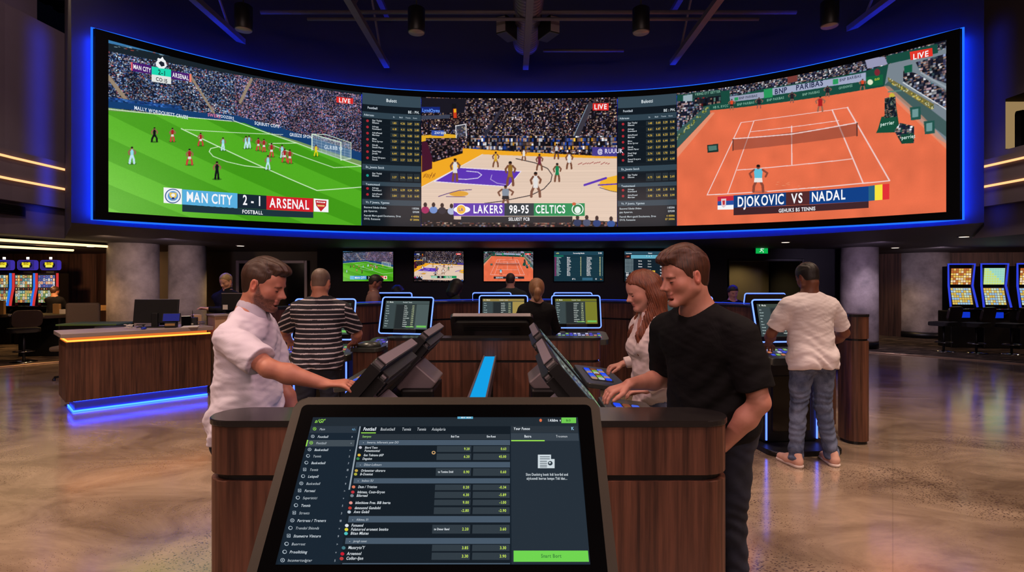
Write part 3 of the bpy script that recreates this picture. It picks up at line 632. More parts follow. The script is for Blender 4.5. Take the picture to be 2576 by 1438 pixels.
# dark window/doorway on the khaki wall
f = empty('window_1', (-6.6, 15.3, 0)); f['kind'] = 'structure'
bpy.data.objects.remove(d)
bm = bmesh.new()
for q in ((-.98, -.9, 0, 2.2), (.9, .98, 0, 2.2), (-.9, .9, 2.12, 2.2)): b_box(bm, q[0], q[1], -.04, .06, q[2], q[3], .01)
from_bm('window_frame', bm, M['slabgrey'], f); box('window_pane', -.9, .9, .0, .04, 0, 2.12, M['blackgloss'], f)
d = empty('door_2', (6.4, 14.05, 0)); d['kind'] = 'structure'
bm = bmesh.new()
for q in ((-.99, -.93, 0, 2.2), (.9, .96, 0, 2.2), (-.93, .9, 2.13, 2.2)): b_box(bm, q[0], q[1], -.05, .05, q[2], q[3], .01)
from_bm('door_frame', bm, M['black'], d)
box('wall_doorway_head', 5.45, 7.35, 14.0, 14.12, 2.2, ZL, M['tvwall'])['kind'] = 'structure'
# exit sign
e = empty('exit_sign', at(1915, 628, 13.9), 0, 'green lit exit sign with a white running figure above the doorway', 'exit sign')
box('sign_housing', -.17, .17, -.03, .03, -.1, .11, M['black'], e, .006); box('sign_face', -.15, .15, -.036, -.028, -.095, .095, M['exit'], e)
bm = bmesh.new()
b_tube(bm, [(.0, 0, .055), (.004, 0, .056)], .02, 10)
for p in (((.0, 0, .035), (-.01, 0, -.01)), ((-.01, 0, -.01), (.03, 0, -.04), (.03, 0, -.075)), ((-.01, 0, -.01), (-.035, 0, -.045), (-.06, 0, -.05)), ((.0, 0, .03), (.035, 0, .015), (.05, 0, .03)), ((0, 0, .03), (-.035, 0, .015), (-.03, 0, -.01))): b_tube(bm, p, .009, 6)
o = from_bm('running_figure', bm, emit('exit_white', (210, 240, 220), 1.0), e); o.location = (0, -.04, 0); o.scale = (1, .3, 1)
# bands with warm neon on both side walls
for nm, xs, sg, lab in (('neon_band', -8.2, 1, 'grey wall band with two glowing amber light tubes beside the football end of the screen'), ('neon_band', 8.4, -1, 'grey wall band with two glowing amber light tubes beside the tennis end of the screen')):
    t = empty(nm, (xs, 0, 0), 0, lab, 'wall light')
    bm = bmesh.new(); P = [(0, -5), (0, 9.0), (.08*sg, 10.16)]
    a = []
    for (x, y) in P: a.append([bm.verts.new((x+sg*o_, y, z)) for o_, z in ((0, 2.93), (.12, 2.93), (.12, 3.74), (0, 3.74))])
    for A, B in zip(a, a[1:]):
        for k in range(4): bm.faces.new((A[k], A[(k+1) % 4], B[(k+1) % 4], B[k]))
    bm.faces.new(a[0]); bm.faces.new(a[-1][::-1]); bmesh.ops.recalc_face_normals(bm, faces=bm.faces)
    from_bm('band_panel', bm, M['greywall'], t)
    for z in (3.27, 3.62): tube('neon_tube', [(sg*.14, -5, z), (sg*.14, 9.0, z), (sg*.14+.08*sg, 10.16, z)], .02, M['neon'], t, 8)
# vent grille
v = empty('wall_vent', (-8.18, 9.0, 2.79), 0, 'small black louvred vent grille low on the grey side wall', 'vent')
box('vent_frame', 0, .03, -.32, .32, -.08, .08, M['black'], v, .004)
bm = bmesh.new(); [b_box(bm, .02, .045, -.29, .29, -.065+k*.028, -.055+k*.028) for k in range(5)]; from_bm('vent_slats', bm, M['black'], v)
# mezzanine glimpse through the opening of the right wall
struct(box('wall_mezzanine_end', 8.5, 13.4, 11.5, 11.6, 2.5, 5.8, M['khaki'])); struct(box('wall_mezzanine', 13.4, 13.5, -3, 11.5, 2.5, 5.8, M['khaki'])); struct(box('floor_mezzanine', 8.5, 13.4, -3, 11.5, 3.6, 3.7, M['greywall']))
t = empty('mezzanine_lamp', (10.65, 11.44, 4.8), 0, 'pale glowing light box on the wall seen through the upper opening beside the tennis screen', 'lamp'); box('lamp_box', -.62, .62, -.05, .0, -.45, .5, emit('mezz_glow', (150, 124, 84), 1.0), t)  # emissive panel added to stand in for the lit mezzanine wall
t = empty('mezzanine_chair', (9.42, 10.3, 3.7), .5, 'dark upholstered chair back seen in the upper opening beside the tennis screen', 'chair')
prism('backrest', rrect(-.26, .26, .0, .8, .1), 0, .09, M['blackfab'], t, Matrix.Translation((0, 0, .25)) @ Matrix.Rotation(PI/2, 4, 'X')); box('seat', -.25, .25, -.5, 0, .22, .3, M['blackfab'], t, .03)
for x in (-.2, .2):
    for y in (-.45, -.05): tube('leg', [(x, y, 0), (x, y, .24)], .014, M['black'], t, 8)
# columns
def column(u, Y, r, label, n):
    x = (u-CU)/F*Y
    o = lathe('concrete_column', [(r*1.0, .16), (r, .2), (r, ZL+.02)], M['concrete'], None, (0, 0, 0), 48)
    o.name = 'concrete_column'; t = empty('concrete_column', (x, Y, 0), 0, label, 'column', None, None)
    o.name = 'shaft'; o.parent = t
    lathe('base_ring', [(r*1.01, 0), (r*1.01, .16), (r*.9, .165)], M['black'], t, n=48)
column(336, 12.3, .49, 'wide round raw concrete column behind the reception desk monitor', 0)
column(472, 13.0, .39, 'slimmer round concrete column beside the blond attendant', 0)
column(2161, 13.7, .41, 'slim round concrete column behind the end of the curved timber partition', 0)
column(2319, 16.4, .66, 'wide round concrete column beside the blue lit slot machines', 0)
# ---------------------------------------------------------------- video wall
vw = empty('video_wall', (0, 0, 0), 0, 'huge curved video wall showing football, basketball and tennis with odds boards', 'screen')
def surf_pt(X, zf, off):           # zf: 'b' or 't' plus margin
    S = float(np.interp(X, CS.X, CS.S)); p = CS.pos([S], [zf], off)[0]; return Vector(p)
XL, XR = SXC-SHW, SXC+SHW
def vw_ring(name, off0, off1, m, w, mat):
    # flat rim around the picture: margin m outward, width w
    bm = bmesh.new(); n = 72
    xs = np.linspace(XL-m*.75, XR+m*.75, n)
    for (t0, t1) in ((CS.H+m-w, CS.H+m), (-m, -m+w)):
        rows = []
        for x in xs:
            a = surf_pt(x, t0, off0); b = surf_pt(x, t1, off0); c = surf_pt(x, t1, off1); d = surf_pt(x, t0, off1)
            rows.append([bm.verts.new(p) for p in (a, b, c, d)])
        for A, B in zip(rows, rows[1:]):
            for k in range(4): bm.faces.new((A[k], A[(k+1) % 4], B[(k+1) % 4], B[k]))
        bm.faces.new(rows[0]); bm.faces.new(rows[-1][::-1])
    for x0, x1 in ((XL-m*.75, XL-(m-w)*.75), (XR+(m-w)*.75, XR+m*.75)):
        rows = []
        for x in (x0, x1):
            rows.append([bm.verts.new(surf_pt(x, t, o_)) for t, o_ in ((-m, off0), (CS.H+m, off0), (CS.H+m, off1), (-m, off1))])
        for k in range(4): bm.faces.new((rows[0][k], rows[0][(k+1) % 4], rows[1][(k+1) % 4], rows[1][k]))
        bm.faces.new(rows[0]); bm.faces.new(rows[1][::-1])
    bmesh.ops.recalc_face_normals(bm, faces=bm.faces)
    return from_bm(name, bm, mat, vw)
vw_ring('bezel', .02, -.1, .115, .115, M['screenrim'])
def led_line(t, off, r, mat, name):
    n = 60; xs = np.linspace(XL-t*.75, XR+t*.75, n)
    pts = [surf_pt(x, CS.H+t, off) for x in xs]+[surf_pt(x, -t, off) for x in xs[::-1]]
    return tube(name, pts, r, mat, vw, 6, closed=True)
led_line(.13, -.03, .014, M['lededge'], 'edge_light_line')
led_line(.075, -.14, .012, M['ledhalo'], 'halo_light_strip')
feeds = {}
for nm, im, u0, u1 in (('football_feed', IMG_F, 272, 909), ('basketball_feed', IMG_B, 1060, 1552), ('tennis_feed', IMG_T, 1703, 2383)):
    s0, s1 = CS.s_of_u(u0), CS.s_of_u(u1)
    feeds[nm] = raster_mesh(nm, CS, s0, s1, 0, CS.H, im, vw, .004)
WHT = (245, 245, 248)
c = Canvas(CS)      # football captions
c.quad([(458, 476), (597, 486), (597, 524), (458, 514)], (90, 175, 222), 2); c.quad([(597, 487), (670, 492), (670, 527), (597, 523)], (26, 40, 52), 2)
c.quad([(670, 492), (788, 499), (788, 533), (670, 527)], (208, 34, 44), 2); c.quad([(458, 514), (788, 533), (788, 548), (458, 532)], (30, 52, 60), 2)
c.quad([(411, 471), (457, 475), (457, 514), (411, 510)], WHT, 3); c.quad([(789, 499), (826, 502), (826, 534), (789, 532)], WHT, 3)
c.ell(434, 493, 20, 18.5, (60, 90, 140), 4, 24); c.ell(434, 493, 17.5, 16.2, (225, 235, 245), 5, 24); c.ell(434, 493, 13, 12.2, (90, 150, 210), 6, 24); c.poly([(425, 484), (443, 485), (443, 494), (434, 504), (425, 493)], (232, 200, 90), 7); c.ell(434, 491, 5, 4.5, (240, 240, 240), 8, 12); c.ell(434, 499, 4, 3, (40, 60, 120), 8, 10)
c.poly([(793, 503), (821, 505), (820, 518), (807, 532), (795, 517)], (190, 40, 46), 4); c.poly([(796, 506), (818, 508), (817, 511), (796, 509)], WHT, 5); c.quad([(797, 515), (816, 516), (816, 520), (799, 519)], (230, 190, 120), 5); c.text(807, 509.4, 4, 'ARSENAL', (190, 40, 46), 6, True, .6, 'c')
c.text(528, 511, 24, 'MAN CITY', WHT, 5, True, .66, 'c'); c.text(633, 516, 24, '2 - 1', WHT, 5, True, .66, 'c'); c.text(729, 524, 23, 'ARSENAL', WHT, 5, True, .64, 'c'); c.text(635, 538, 9, 'FOSTBALL', WHT, 5, True, .78, 'c')
# small score bug
c.quad([(333, 157), (381, 165), (381, 187), (333, 179)], (72, 28, 110), 2); c.quad([(329, 156), (333, 157), (333, 178), (329, 177)], (230, 100, 110), 2); c.quad([(381, 167), (430, 175), (430, 194), (381, 187)], (30, 214, 176), 2); c.quad([(381, 187), (430, 194), (430, 212), (381, 205)], (225, 228, 225), 2)
c.quad([(430, 178), (479, 186), (479, 205), (430, 198)], (72, 28, 110), 2); c.quad([(476, 185), (481, 187), (481, 207), (476, 206)], (236, 130, 110), 3)
c.text(357, 178, 11, 'MAN CITY', WHT, 5, True, .55, 'c'); c.text(406, 189, 12, '2-1', (20, 60, 60), 5, True, .8, 'c'); c.text(406, 206, 9, 'CO:15', (30, 30, 40), 5, True, .8, 'c'); c.text(454, 198, 11, 'ARSENAL', WHT, 5, True, .55, 'c')
c.poly([(391, 158), (397, 150), (408, 146), (416, 154), (419, 166), (412, 173), (400, 172), (392, 166)], (235, 238, 240), 4); c.poly([(398, 158), (404, 154), (412, 158), (413, 166), (405, 168)], (30, 36, 50), 5); c.poly([(394, 150), (397, 146), (402, 149), (408, 143), (411, 149), (404, 153)], WHT, 5)
c.quad([(846, 243), (888, 248), (888, 262), (846, 258)], (220, 44, 40), 4); c.text(867, 259, 11, 'LIVE', WHT, 7, True, .9, 'c')
c.text(337, 275, 9, 'MALLY WORDQUISTT CRUZE', (220, 230, 240), 3, True, .74, 'l'); c.text(522, 292, 8, 'SWERZ', (220, 120, 150), 3, True, .8); c.text(545, 294, 7, 'WOOZERS', (220, 230, 240), 3, True, .8)
c.text(640, 313, 8, 'SQRBUST COPE', (220, 230, 240), 3, True, .7); c.text(728, 342, 8, 'GREEZE SPON', (220, 230, 240), 3, True, .7); c.text(815, 374, 9, 'GLRBB O', (200, 215, 230), 3, True, .8)
c.build('caption_graphics', feeds['football_feed'])
c = Canvas(CS)      # basketball captions
c.rect(1141, 511, 1269, 543, (92, 52, 170), 2); c.rect(1269, 511, 1343, 543, (30, 50, 58), 2); c.rect(1343, 511, 1471, 543, (14, 140, 80), 2); c.rect(1160, 544, 1440, 560, (26, 32, 38), 2)
c.ell(1162, 527, 21, 9, WHT, 3, 20); c.ell(1160, 527, 13, 13, WHT, 4, 20); c.ell(1160, 527, 11, 11, (240, 184, 60), 5, 20); c.text(1160, 531, 8, 'LA', (92, 52, 170), 7, True, .8, 'c')
c.ell(1453, 526, 15, 14, (235, 245, 240), 3, 22); c.ell(1453, 526, 12.5, 12, (16, 120, 66), 4, 22); c.ell(1453, 528, 8, 9, (225, 240, 230), 5, 12); c.ell(1444, 513, 5, 4, (200, 90, 50), 6, 10)
c.text(1228, 536, 20, 'LAKERS', WHT, 5, True, .66, 'c'); c.text(1306, 536, 20, '98-95', WHT, 5, True, .68, 'c'); c.text(1385, 536, 20, 'CELTICS', WHT, 5, True, .64, 'c'); c.text(1306, 555, 8, 'SELUEST FCB', WHT, 5, True, .72, 'c')
c.rect(1491, 260, 1531, 278, (220, 44, 40), 4); c.text(1511, 275, 12, 'LIVE', WHT, 7, True, .9, 'c')
c.text(1503, 386, 11, '@ RUUUK', (225, 220, 240), 3, True, .8); c.text(1062, 281, 8, 'LyndOyms', (110, 160, 250), 3, True, .8); c.text(1093, 337, 6, 'ZNYEBN', (220, 230, 240), 3, True, .8); c.text(1168, 420, 6, '', WHT)
c.build('caption_graphics', feeds['basketball_feed'])
c = Canvas(CS)      # tennis captions
def t4(x0, y0, x1, y1, x2, y2, x3, y3): return [TX(x0, y0), TX(x1, y1), TX(x2, y2), TX(x3, y3)]
c.quad(t4(425, 1108, 764, 1088, 764, 1173, 425, 1188), (20, 62, 124), 2); c.quad(t4(764, 1088, 916, 1079, 916, 1166, 764, 1173), (82, 42, 44), 2); c.quad(t4(916, 1079, 1298, 1048, 1298, 1146, 916, 1166), (16, 64, 134), 2)
c.quad(t4(425, 1188, 1298, 1146, 1298, 1188, 425, 1236), (66, 38, 42), 2)
c.quad(t4(322, 1116, 425, 1110, 425, 1140, 322, 1146), (200, 40, 60), 3); c.quad(t4(322, 1146, 425, 1140, 425, 1168, 322, 1173), (40, 80, 160), 3); c.quad(t4(322, 1173, 425, 1168, 425, 1198, 322, 1200), WHT, 3); c.poly([TX(345, 1130), TX(378, 1128), TX(376, 1175), TX(360, 1188), TX(347, 1176)], (225, 200, 205), 4); c.poly([TX(353, 1142), TX(370, 1140), TX(369, 1168), TX(356, 1170)], (196, 50, 60), 5)
c.quad(t4(1298, 1048, 1338, 1042, 1338, 1140, 1298, 1144), (40, 96, 130), 3); c.quad(t4(1338, 1042, 1388, 1036, 1388, 1136, 1338, 1140), (248, 226, 60), 3); c.quad(t4(1388, 1036, 1432, 1032, 1432, 1132, 1388, 1136), (226, 50, 54), 3)
u, v = TX(600, 1172)
c.text(u, v, 25, 'DJOKOVIC', WHT, 5, True, .62, 'c'); u, v = TX(838, 1156); c.text(u, v, 24, 'VS', WHT, 5, True, .7, 'c'); u, v = TX(1040, 1140); c.text(u, v, 24, 'NADAL', WHT, 5, True, .68, 'c'); u, v = TX(835, 1211); c.text(u, v, 9, 'GEHUKS BS TENNIS', WHT, 5, True, .75, 'c')
c.quad(t4(1564, 182, 1710, 156, 1714, 208, 1570, 236), (224, 52, 40), 4); u, v = TX(1638, 221); c.text(u, v, 14, 'LIVE', WHT, 7, True, .95, 'c')
u, v = TX(690, 456); c.text(u, v, 13, 'BNP', (40, 46, 80), 3, True, .85); u, v = TX(828, 430); c.text(u, v, 13, 'PARIBAS', (40, 46, 80), 3, True, .85)
u, v = TX(460, 489); c.text(u, v, 6, 'BNP PARIBAS', (60, 64, 90), 3, True, .8); u, v = TX(1110, 374); c.text(u, v, 7, 'BNP BARIBAS', (60, 64, 90), 3, True, .8)
for x, y, s_ in ((448, 530, 'BNP PARIBAS'), (640, 502, 'BNP PARIBAS'), (870, 466, 'BNP PARIBAS'), (1105, 424, 'GIVENWES'), (175, 464, 'VIEING ET7 GETTER'), (292, 548, 'HB R. RVCC')): u, v = TX(x, y); c.text(u, v, 6, s_, (120, 170, 150), 3, True, .75)
for x, y, s_ in ((1375, 662, 'perrier'), (1512, 748, 'perriet')): u, v = TX(x, y); c.text(u, v, 9, s_, (200, 225, 215), 5, True, .8)
u, v = TX(1336, 368); c.text(u, v, 5, '12:53', (200, 220, 60), 5, True, .8)
c.build('caption_graphics', feeds['tennis_feed'])
# odds boards
def board(name, L, R, mir, seed):
    rr = random.Random(seed); c = Canvas(CS)
    Y0, Y1 = 236.0, 568.0
    def q(x0, y0, x1, y1, col, l=2):      # board coordinates 0..1 / rows in px, tilted with the wall
        def m(x, y):
            u = L+(R-L)*x; S = CS.inv(u, 400)[0]; return (S, (1-y)*CS.H)
        c.quad_st([m(x0, y0), m(x1, y0), m(x1, y1), m(x0, y1)], col, l, 10)
    def tx(x, y, h, s_, col, anchor='l', bold=True, cond=.8):
        u = L+(R-L)*x; S = CS.inv(u, 400)[0]; V, T, w = text2d(s_, bold, cond)
        if not len(V): return
        k = h*CS.H; off = {'l': 0, 'c': -w/2, 'r': -w}[anchor]
        c.add(np.stack([S+(V[:, 0]+off)*k, (1-y)*CS.H+V[:, 1]*k], 1), T, col, 5)
    q(0, 0, 1, 1, (20, 30, 38), 1); q(0, 0, 1, .085, (54, 72, 84)); tx(.5, .055, .024, 'Bulott' if not mir else 'Bulotti', (220, 230, 235), 'c')
    q(0, .085, 1, .135, (18, 26, 34)); tx(.09, .118, .017, 'Football', (200, 210, 220)); c_ = (210, 220, 225); tx(.78, .132, .02, 'BE : PH.', c_, 'l')
    q(0, .14, 1, .185, (48, 66, 78)); tx(.03, .172, .015, 'Aderauss', (190, 205, 215))
    for x, s_ in ((.54, 'Bt'), (.66, 'Maill'), (.78, 'Travis'), (.9, 'Kovs')): tx(x, .172, .011, s_, (170, 185, 195), 'c')
    ys = [.19+k*.0465 for k in range(7)]+[.59]+[.70, .745]
    names = ['Shai Thallel', 'Elliassut', 'Adrego', 'Roswalard', 'Adruffosed', 'Mortisar', 'Mimo', 'Brou Syrver', 'Edvolk', 'Smosh Plaver', 'Sined Saigi', 'Jovelis', 'Zamul Dreyers', 'Sevols']
    for k, y in enumerate(ys):
        h = .0435 if k < 7 else (.07 if k == 7 else .043)
        q(0, y, 1, y+h, (16, 25, 33)); 
        S = CS.inv(L+(R-L)*.09, 400)[0]; a = np.linspace(0, 2*PI, 13)[:-1]
        pts = np.stack([S+.026*np.cos(a), (1-y-h*.45)*CS.H+.026*np.sin(a)], 1); c.add(np.concatenate([[[S, (1-y-h*.45)*CS.H]], pts]), [(0, i+1, (i+1) % 12+1) for i in range(12)], (30, 150, 140) if k == 7 and not mir else (170, 40, 50), 4)
        tx(.17, y+.019, .012, names[(k*2) % 14], (200, 208, 214)); tx(.17, y+.036, .012, names[(k*2+1) % 14], (200, 208, 214))
        for x, w in ((.48, .14), (.64, .1), (.76, .1), (.88, .1)):
            q(x, y+.005, x+w, y+h-.006, (36, 46, 52), 3)
            tx(x+w*.5, y+h*.5+.008, .015, '%d.%02d' % (rr.randint(0, 6), rr.randint(10, 99)), (214, 178, 70), 'c')
    for y, s_ in ((.535, 'En_Josete Satch'), (.665, 'Toumomaed'), (.80, 'Vt. P Josets, Vgames')): q(0, y, 1, y+.042 if y != .665 else y+.03, (50, 68, 80)); tx(.06, y+.03, .016, s_, (190, 205, 215))
    for y, s_, v_, cc in ((.868, 'Busowel Ededa-Uhdon', '1 83206', (200, 208, 214)), (.895, 'gup Apueron.', '129208', (200, 208, 214)), (.93, 'Fuaveb Mort-gasid Dscsiuonce, Dres', '4 40006', (214, 178, 70)), (.955, 'OV/IL Rutuaons', '07 50006', (214, 178, 70))): tx(.03, y, .014, s_, (190, 200, 206)); tx(.97, y, .014, v_, cc, 'r')
    return c.build(name, vw)
board('odds_board', 911, 1059, False, 3); board('odds_board', 1554, 1702, True, 4)
# ---------------------------------------------------------------- roof steel
for (X, ye, lab) in ((-4.75, 9.85, 'steel roof joist above the football crowd'), (-2.45, 10.9, 'steel roof joist between the football feed and the first odds board'), (3.1, 10.75, 'steel roof joist between the second odds board and the tennis feed'), (5.65, 9.4, 'steel roof joist above the tennis court'), (.27, 11.0, 'steel roof joist running under the round duct')):
    t = empty('roof_joist', (X, ye, 5.84), 0, lab, 'roof joist')
    box('bottom_chord', -.055, .055, -14, 0, -.04, .05, M['steel'], t); box('top_chord', -.05, .05, -14, 0, .95, 1.03, M['steel'], t)
    bm = bmesh.new(); y = -.5; k = 0
    while y > -13.5: b_tube(bm, [(0, y, .03 if k % 2 == 0 else .97), (0, y-.9, .97 if k % 2 == 0 else .03)], .022, 6); y -= .9; k += 1
    from_bm('web_rods', bm, M['steel'], t)
dt = empty('ventilation_duct', (.27, 0, 6.22), 0, 'round spiral ventilation duct along the middle of the ceiling', 'duct')
prof = []; bm = bmesh.new(); rings = []
y = 10.75; path = []; R = []
while y > 1: path += [(0, y, 0), (0, y-.07, 0), (0, y-.09, 0)]; R += [.24, .24, .252]; y -= .1
b_tube(bm, [(0, 10.95, 0)]+path, [.12]+R, 24); bmesh.ops.recalc_face_normals(bm, faces=bm.faces)
from_bm('duct_shell', bm, M['duct'], dt, True)
for i, sx in enumerate((-1, 1)):
    t = empty('ceiling_speaker', (.27+sx*.36, 9.6, 5.98), sx*.5, 'small box speaker hung on the %s of the round duct' % ('football side' if sx < 0 else 'tennis side'), 'speaker')
    box('cabinet', -.1, .1, -.2, .2, -.15, .15, M['black'], t, .015); box('speaker_grille', -.085, .085, -.215, -.2, -.13, .13, M['bezelgrey'], t, .005)
for (x0, x1, y, z, r, lab) in ((-4.2, 4.75, 9.3, 6.12, .035, 'upper of two long pipes crossing the ceiling'), (-3.4, 4.1, 9.25, 5.98, .028, 'lower of two long pipes crossing the ceiling'), (.6, 2.15, 10.7, 6.06, .03, 'short pipe beside the end of the round duct')):
    tag(tube('ceiling_pipe', [(x0, y, z), (x1, y, z)], r, M['steel'], None, 10), lab, 'pipe')
for (X, Y, z, lab) in ((-4.1, 8.5, 5.46, 'black cylinder spotlight over the football feed'), (-1.46, 8.5, 5.42, 'black cylinder spotlight left of the duct above the basketball feed'), (1.97, 8.5, 5.42, 'black cylinder spotlight between the duct and the tennis feed'), (4.85, 8.5, 5.52, 'black cylinder spotlight over the tennis feed')):
    t = empty('cylinder_spotlight', (X, Y, z), 0, lab, 'spotlight')
    lathe('lamp_housing', [(.125, 0), (.13, .01), (.13, .36), (.1, .38)], M['black'], t, n=28); lathe('lamp_lens', [(.118, -.006), (.118, .004)], M['lampoff'], t, n=28); tube('hanger_rod', [(0, 0, .37), (0, 0, ZR-z-.02)], .012, M['black'], t, 6)
# low-ceiling lights
for (u, v, Y, lab) in ((605, 617, 0, 'small round recessed ceiling light above the blond attendant'), (1976, 608, 0, 'small round recessed ceiling light beside the exit sign'), (2425, 594, 0, 'small round recessed ceiling light above the blue lit slot machines'), (2252, 622, 0, 'small round recessed ceiling light between the two concrete columns on the tennis side'), (228, 619, 0, 'small round recessed ceiling light before the wide concrete column')):
    Y = (ZL-CH)*F/(CV-v); x = (u-CU)/F*Y
    t = empty('recessed_light', (x, Y, ZL-.012), 0, lab, 'ceiling light'); lathe('trim_ring', [(.1, 0), (.1, .012)], M['lampoff'], t, n=20); lathe('lamp_face', [(.075, -.004), (.075, .003)], M['lampwarm'], t, n=20)
for (u0, v0, u1, v1, lab) in ((-60, 588, 278, 611, 'long warm light strip in the low ceiling, ends at the wide concrete column'), (-60, 607, 184, 621, 'shorter warm light strip in the low ceiling above the slot machines')):
    P = []
    for u, v in ((u0, v0), (u1, v1)): Y = (ZL-CH)*F/(CV-v); P.append(((u-CU)/F*Y, Y, ZL-.075))
    t = empty('light_strip', P[0], 0, lab, 'ceiling light'); d = Vector(P[1])-Vector(P[0]); bm = bmesh.new(); b_tube(bm, [(0, 0, 0), d], .03, 8); from_bm('strip_diffuser', bm, M['warmstrip'], t); bm = bmesh.new(); b_tube(bm, [(0, 0, .025), d+Vector((0, 0, .025))], .028, 4); from_bm('strip_channel', bm, M['black'], t)
# ---------------------------------------------------------------- wall TVs
def captions_small(kind, pl, W, H):
    c = Canvas(pl)
    def R_(x0, y0, x1, y1, col, l=2): c.quad_st([(x0*W, y1*H), (x1*W, y1*H), (x1*W, y0*H), (x0*W, y0*H)], col, l)
    def T_(x, y, h, s_, col, a='c'):
        V, T, w = text2d(s_, True, .72); off = {'l': 0, 'c': -w/2, 'r': -w}[a]
        c.add(np.stack([x*W+(V[:, 0]+off)*h*H, y*H+V[:, 1]*h*H], 1), T, col, 4)
    if kind == 'f':
        R_(.14, .06, .22, .18, (120, 190, 225)); R_(.22, .06, .47, .18, (60, 150, 210)); R_(.47, .06, .6, .18, (16, 22, 28)); R_(.6, .07, .81, .18, (208, 34, 44)); R_(.81, .07, .88, .18, (240, 230, 220)); R_(.83, .09, .865, .16, (200, 60, 50), 3)
        T_(.345, .085, .07, 'MAN CITY', WHT); T_(.535, .085, .07, '2-1', WHT); T_(.705, .09, .07, 'ARSENAL', WHT); T_(.95, .93, .035, 'LIVE', (255, 190, 190))
    if kind == 'b':
        R_(.34, .1, .47, .18, (60, 170, 120)); R_(.6, .1, .86, .18, (20, 140, 80)); R_(.47, .1, .6, .18, (24, 30, 36)); T_(.4, .115, .05, 'LAKERS', WHT); T_(.535, .115, .05, '98', WHT); T_(.7, .115, .05, 'CELTICS', WHT); R_(.85, .88, .95, .94, (220, 60, 50)); T_(.9, .89, .04, 'LIVE', WHT); T_(.08, .89, .06, 'avg', WHT)
    if kind == 't':
        R_(.2, .08, .82, .16, (40, 34, 40)); T_(.32, .1, .045, 'DJOKOVIC', WHT); T_(.62, .1, .045, 'VS  NADAL', WHT); R_(.84, .88, .95, .94, (220, 60, 50)); T_(.895, .89, .04, 'LIVE', WHT)
    rr = random.Random(5 if kind == 'o' else 8)
    def word(n): return ''.join(rr.choice('aeiounrstlmd') for _ in range(n)).capitalize()
    if kind == 'o':
        R_(0, 0, 1, 1, (22, 50, 62), 1); R_(0, .88, 1, 1, (30, 66, 82)); T_(.04, .92, .045, 'odds', (210, 220, 120), 'l'); T_(.5, .92, .04, 'Faronendeig Modals', WHT); T_(.93, .92, .05, '21.46', WHT); R_(0, .82, .19, .87, (24, 110, 90))
        for k in range(14):
            y = .78-k*.046; R_(.01, y-.005, .04, y+.03, (130, 50, 100)); T_(.05, y, .03, word(rr.randint(5, 9)), (190, 220, 220), 'l'); T_(.26, y, .034, word(rr.randint(5, 8)), WHT, 'l'); T_(.54, y, .034, rr.choice(['01', '15', '12']), (240, 236, 170)); T_(.66, y, .034, word(rr.randint(6, 9)), WHT, 'l'); T_(.93, y, .034, rr.choice(['00', '10', '25']), (240, 236, 170)); T_(.985, y, .026, '18', (150, 180, 180), 'r')
            R_(.26, y-.012, .97, y-.009, (50, 90, 104)) 
        R_(.57, .03, .78, .12, (50, 96, 120)); T_(.4, .05, .05, '07 5.', WHT); T_(.85, .05, .05, '01', WHT); T_(.95, .05, .035, 'Bet', (230, 150, 60))
    if kind == 'p':
        R_(0, 0, 1, 1, (20, 34, 44), 1); R_(0, .9, 1, 1, (40, 74, 92)); T_(.52, .92, .04, 'Bulotti', WHT); T_(.03, .92, .035, 'Aarwontey', WHT, 'l'); R_(.13, .76, 1, .88, (96, 168, 190)); R_(0, .78, .12, .88, (40, 20, 22)); T_(.07, .81, .04, 'LIVE', (240, 120, 90)); T_(.5, .81, .05, '*   +   *', WHT)
        for k in range(11):
            for j in range(7): R_(.01+j*.025, .30+k*.042, .026+j*.025, .322+k*.042, (150, 170, 176))
        for k, y in enumerate((.66, .56, .47, .36, .26, .16, .08)): T_(.28, y, .042, word(5), WHT, 'l'); T_(.47, y, .042, word(5), (190, 200, 200), 'l'); T_(.72, y, .042, word(7), WHT, 'l'); T_(.03, y if y < .28 else .2, .04, word(4), WHT, 'l')
        R_(.2, .30, .4, .35, (214, 130, 90)); R_(.44, .3, .62, .36, (220, 180, 60))
    return c
for (u0, u1, kind, im, lab) in ((863, 989, 'f', IMG_F, 'football'), (1042, 1166, 'b', IMG_B, 'basketball'), (1217, 1341, 't', IMG_T, 'clay court tennis'), (1394, 1518, 'o', None, 'a teal list of names and numbers'), (1571, 1695, 'p', None, 'a dark odds page with a pale blue banner')):
    Y = 13.93; a = at(u0, 707, Y); b = at(u1, 632, Y); W, H = b.x-a.x, b.z-a.z
    t = empty('wall_television', (a.x+W/2, Y, a.z), 0, 'wall television showing '+lab+' on the black wall', 'television', None)
    box('television_body', -W/2-.02, W/2+.02, .0, .06, -.02, H+.02, M['blackgloss'], t, .005)
    pl = Plane((-W/2, -.004, 0), (1, 0, 0), (0, 0, 1), 1.0)
    if im is not None:
        st = max(1, im.shape[0]//130); raster_mesh('screen_picture', pl, 0, W, 0, H, im[::st, ::st], t)
    captions_small(kind, pl, W, H).build('screen_graphics', t)
M['tanfab'] = plain('tan_upholstery', (108, 92, 66), .8, scale=50, bump=.1); M['brownfab'] = plain('dark_leather', (44, 34, 32), .4, scale=14)
M['ledstrip'] = emit('blue_side_strip', (70, 100, 255), 3.5)
def keep(o, parent):
    o.parent = parent; o.matrix_parent_inverse = (Matrix.Translation(parent.location) @ parent.rotation_euler.to_matrix().to_4x4()).inverted(); return o
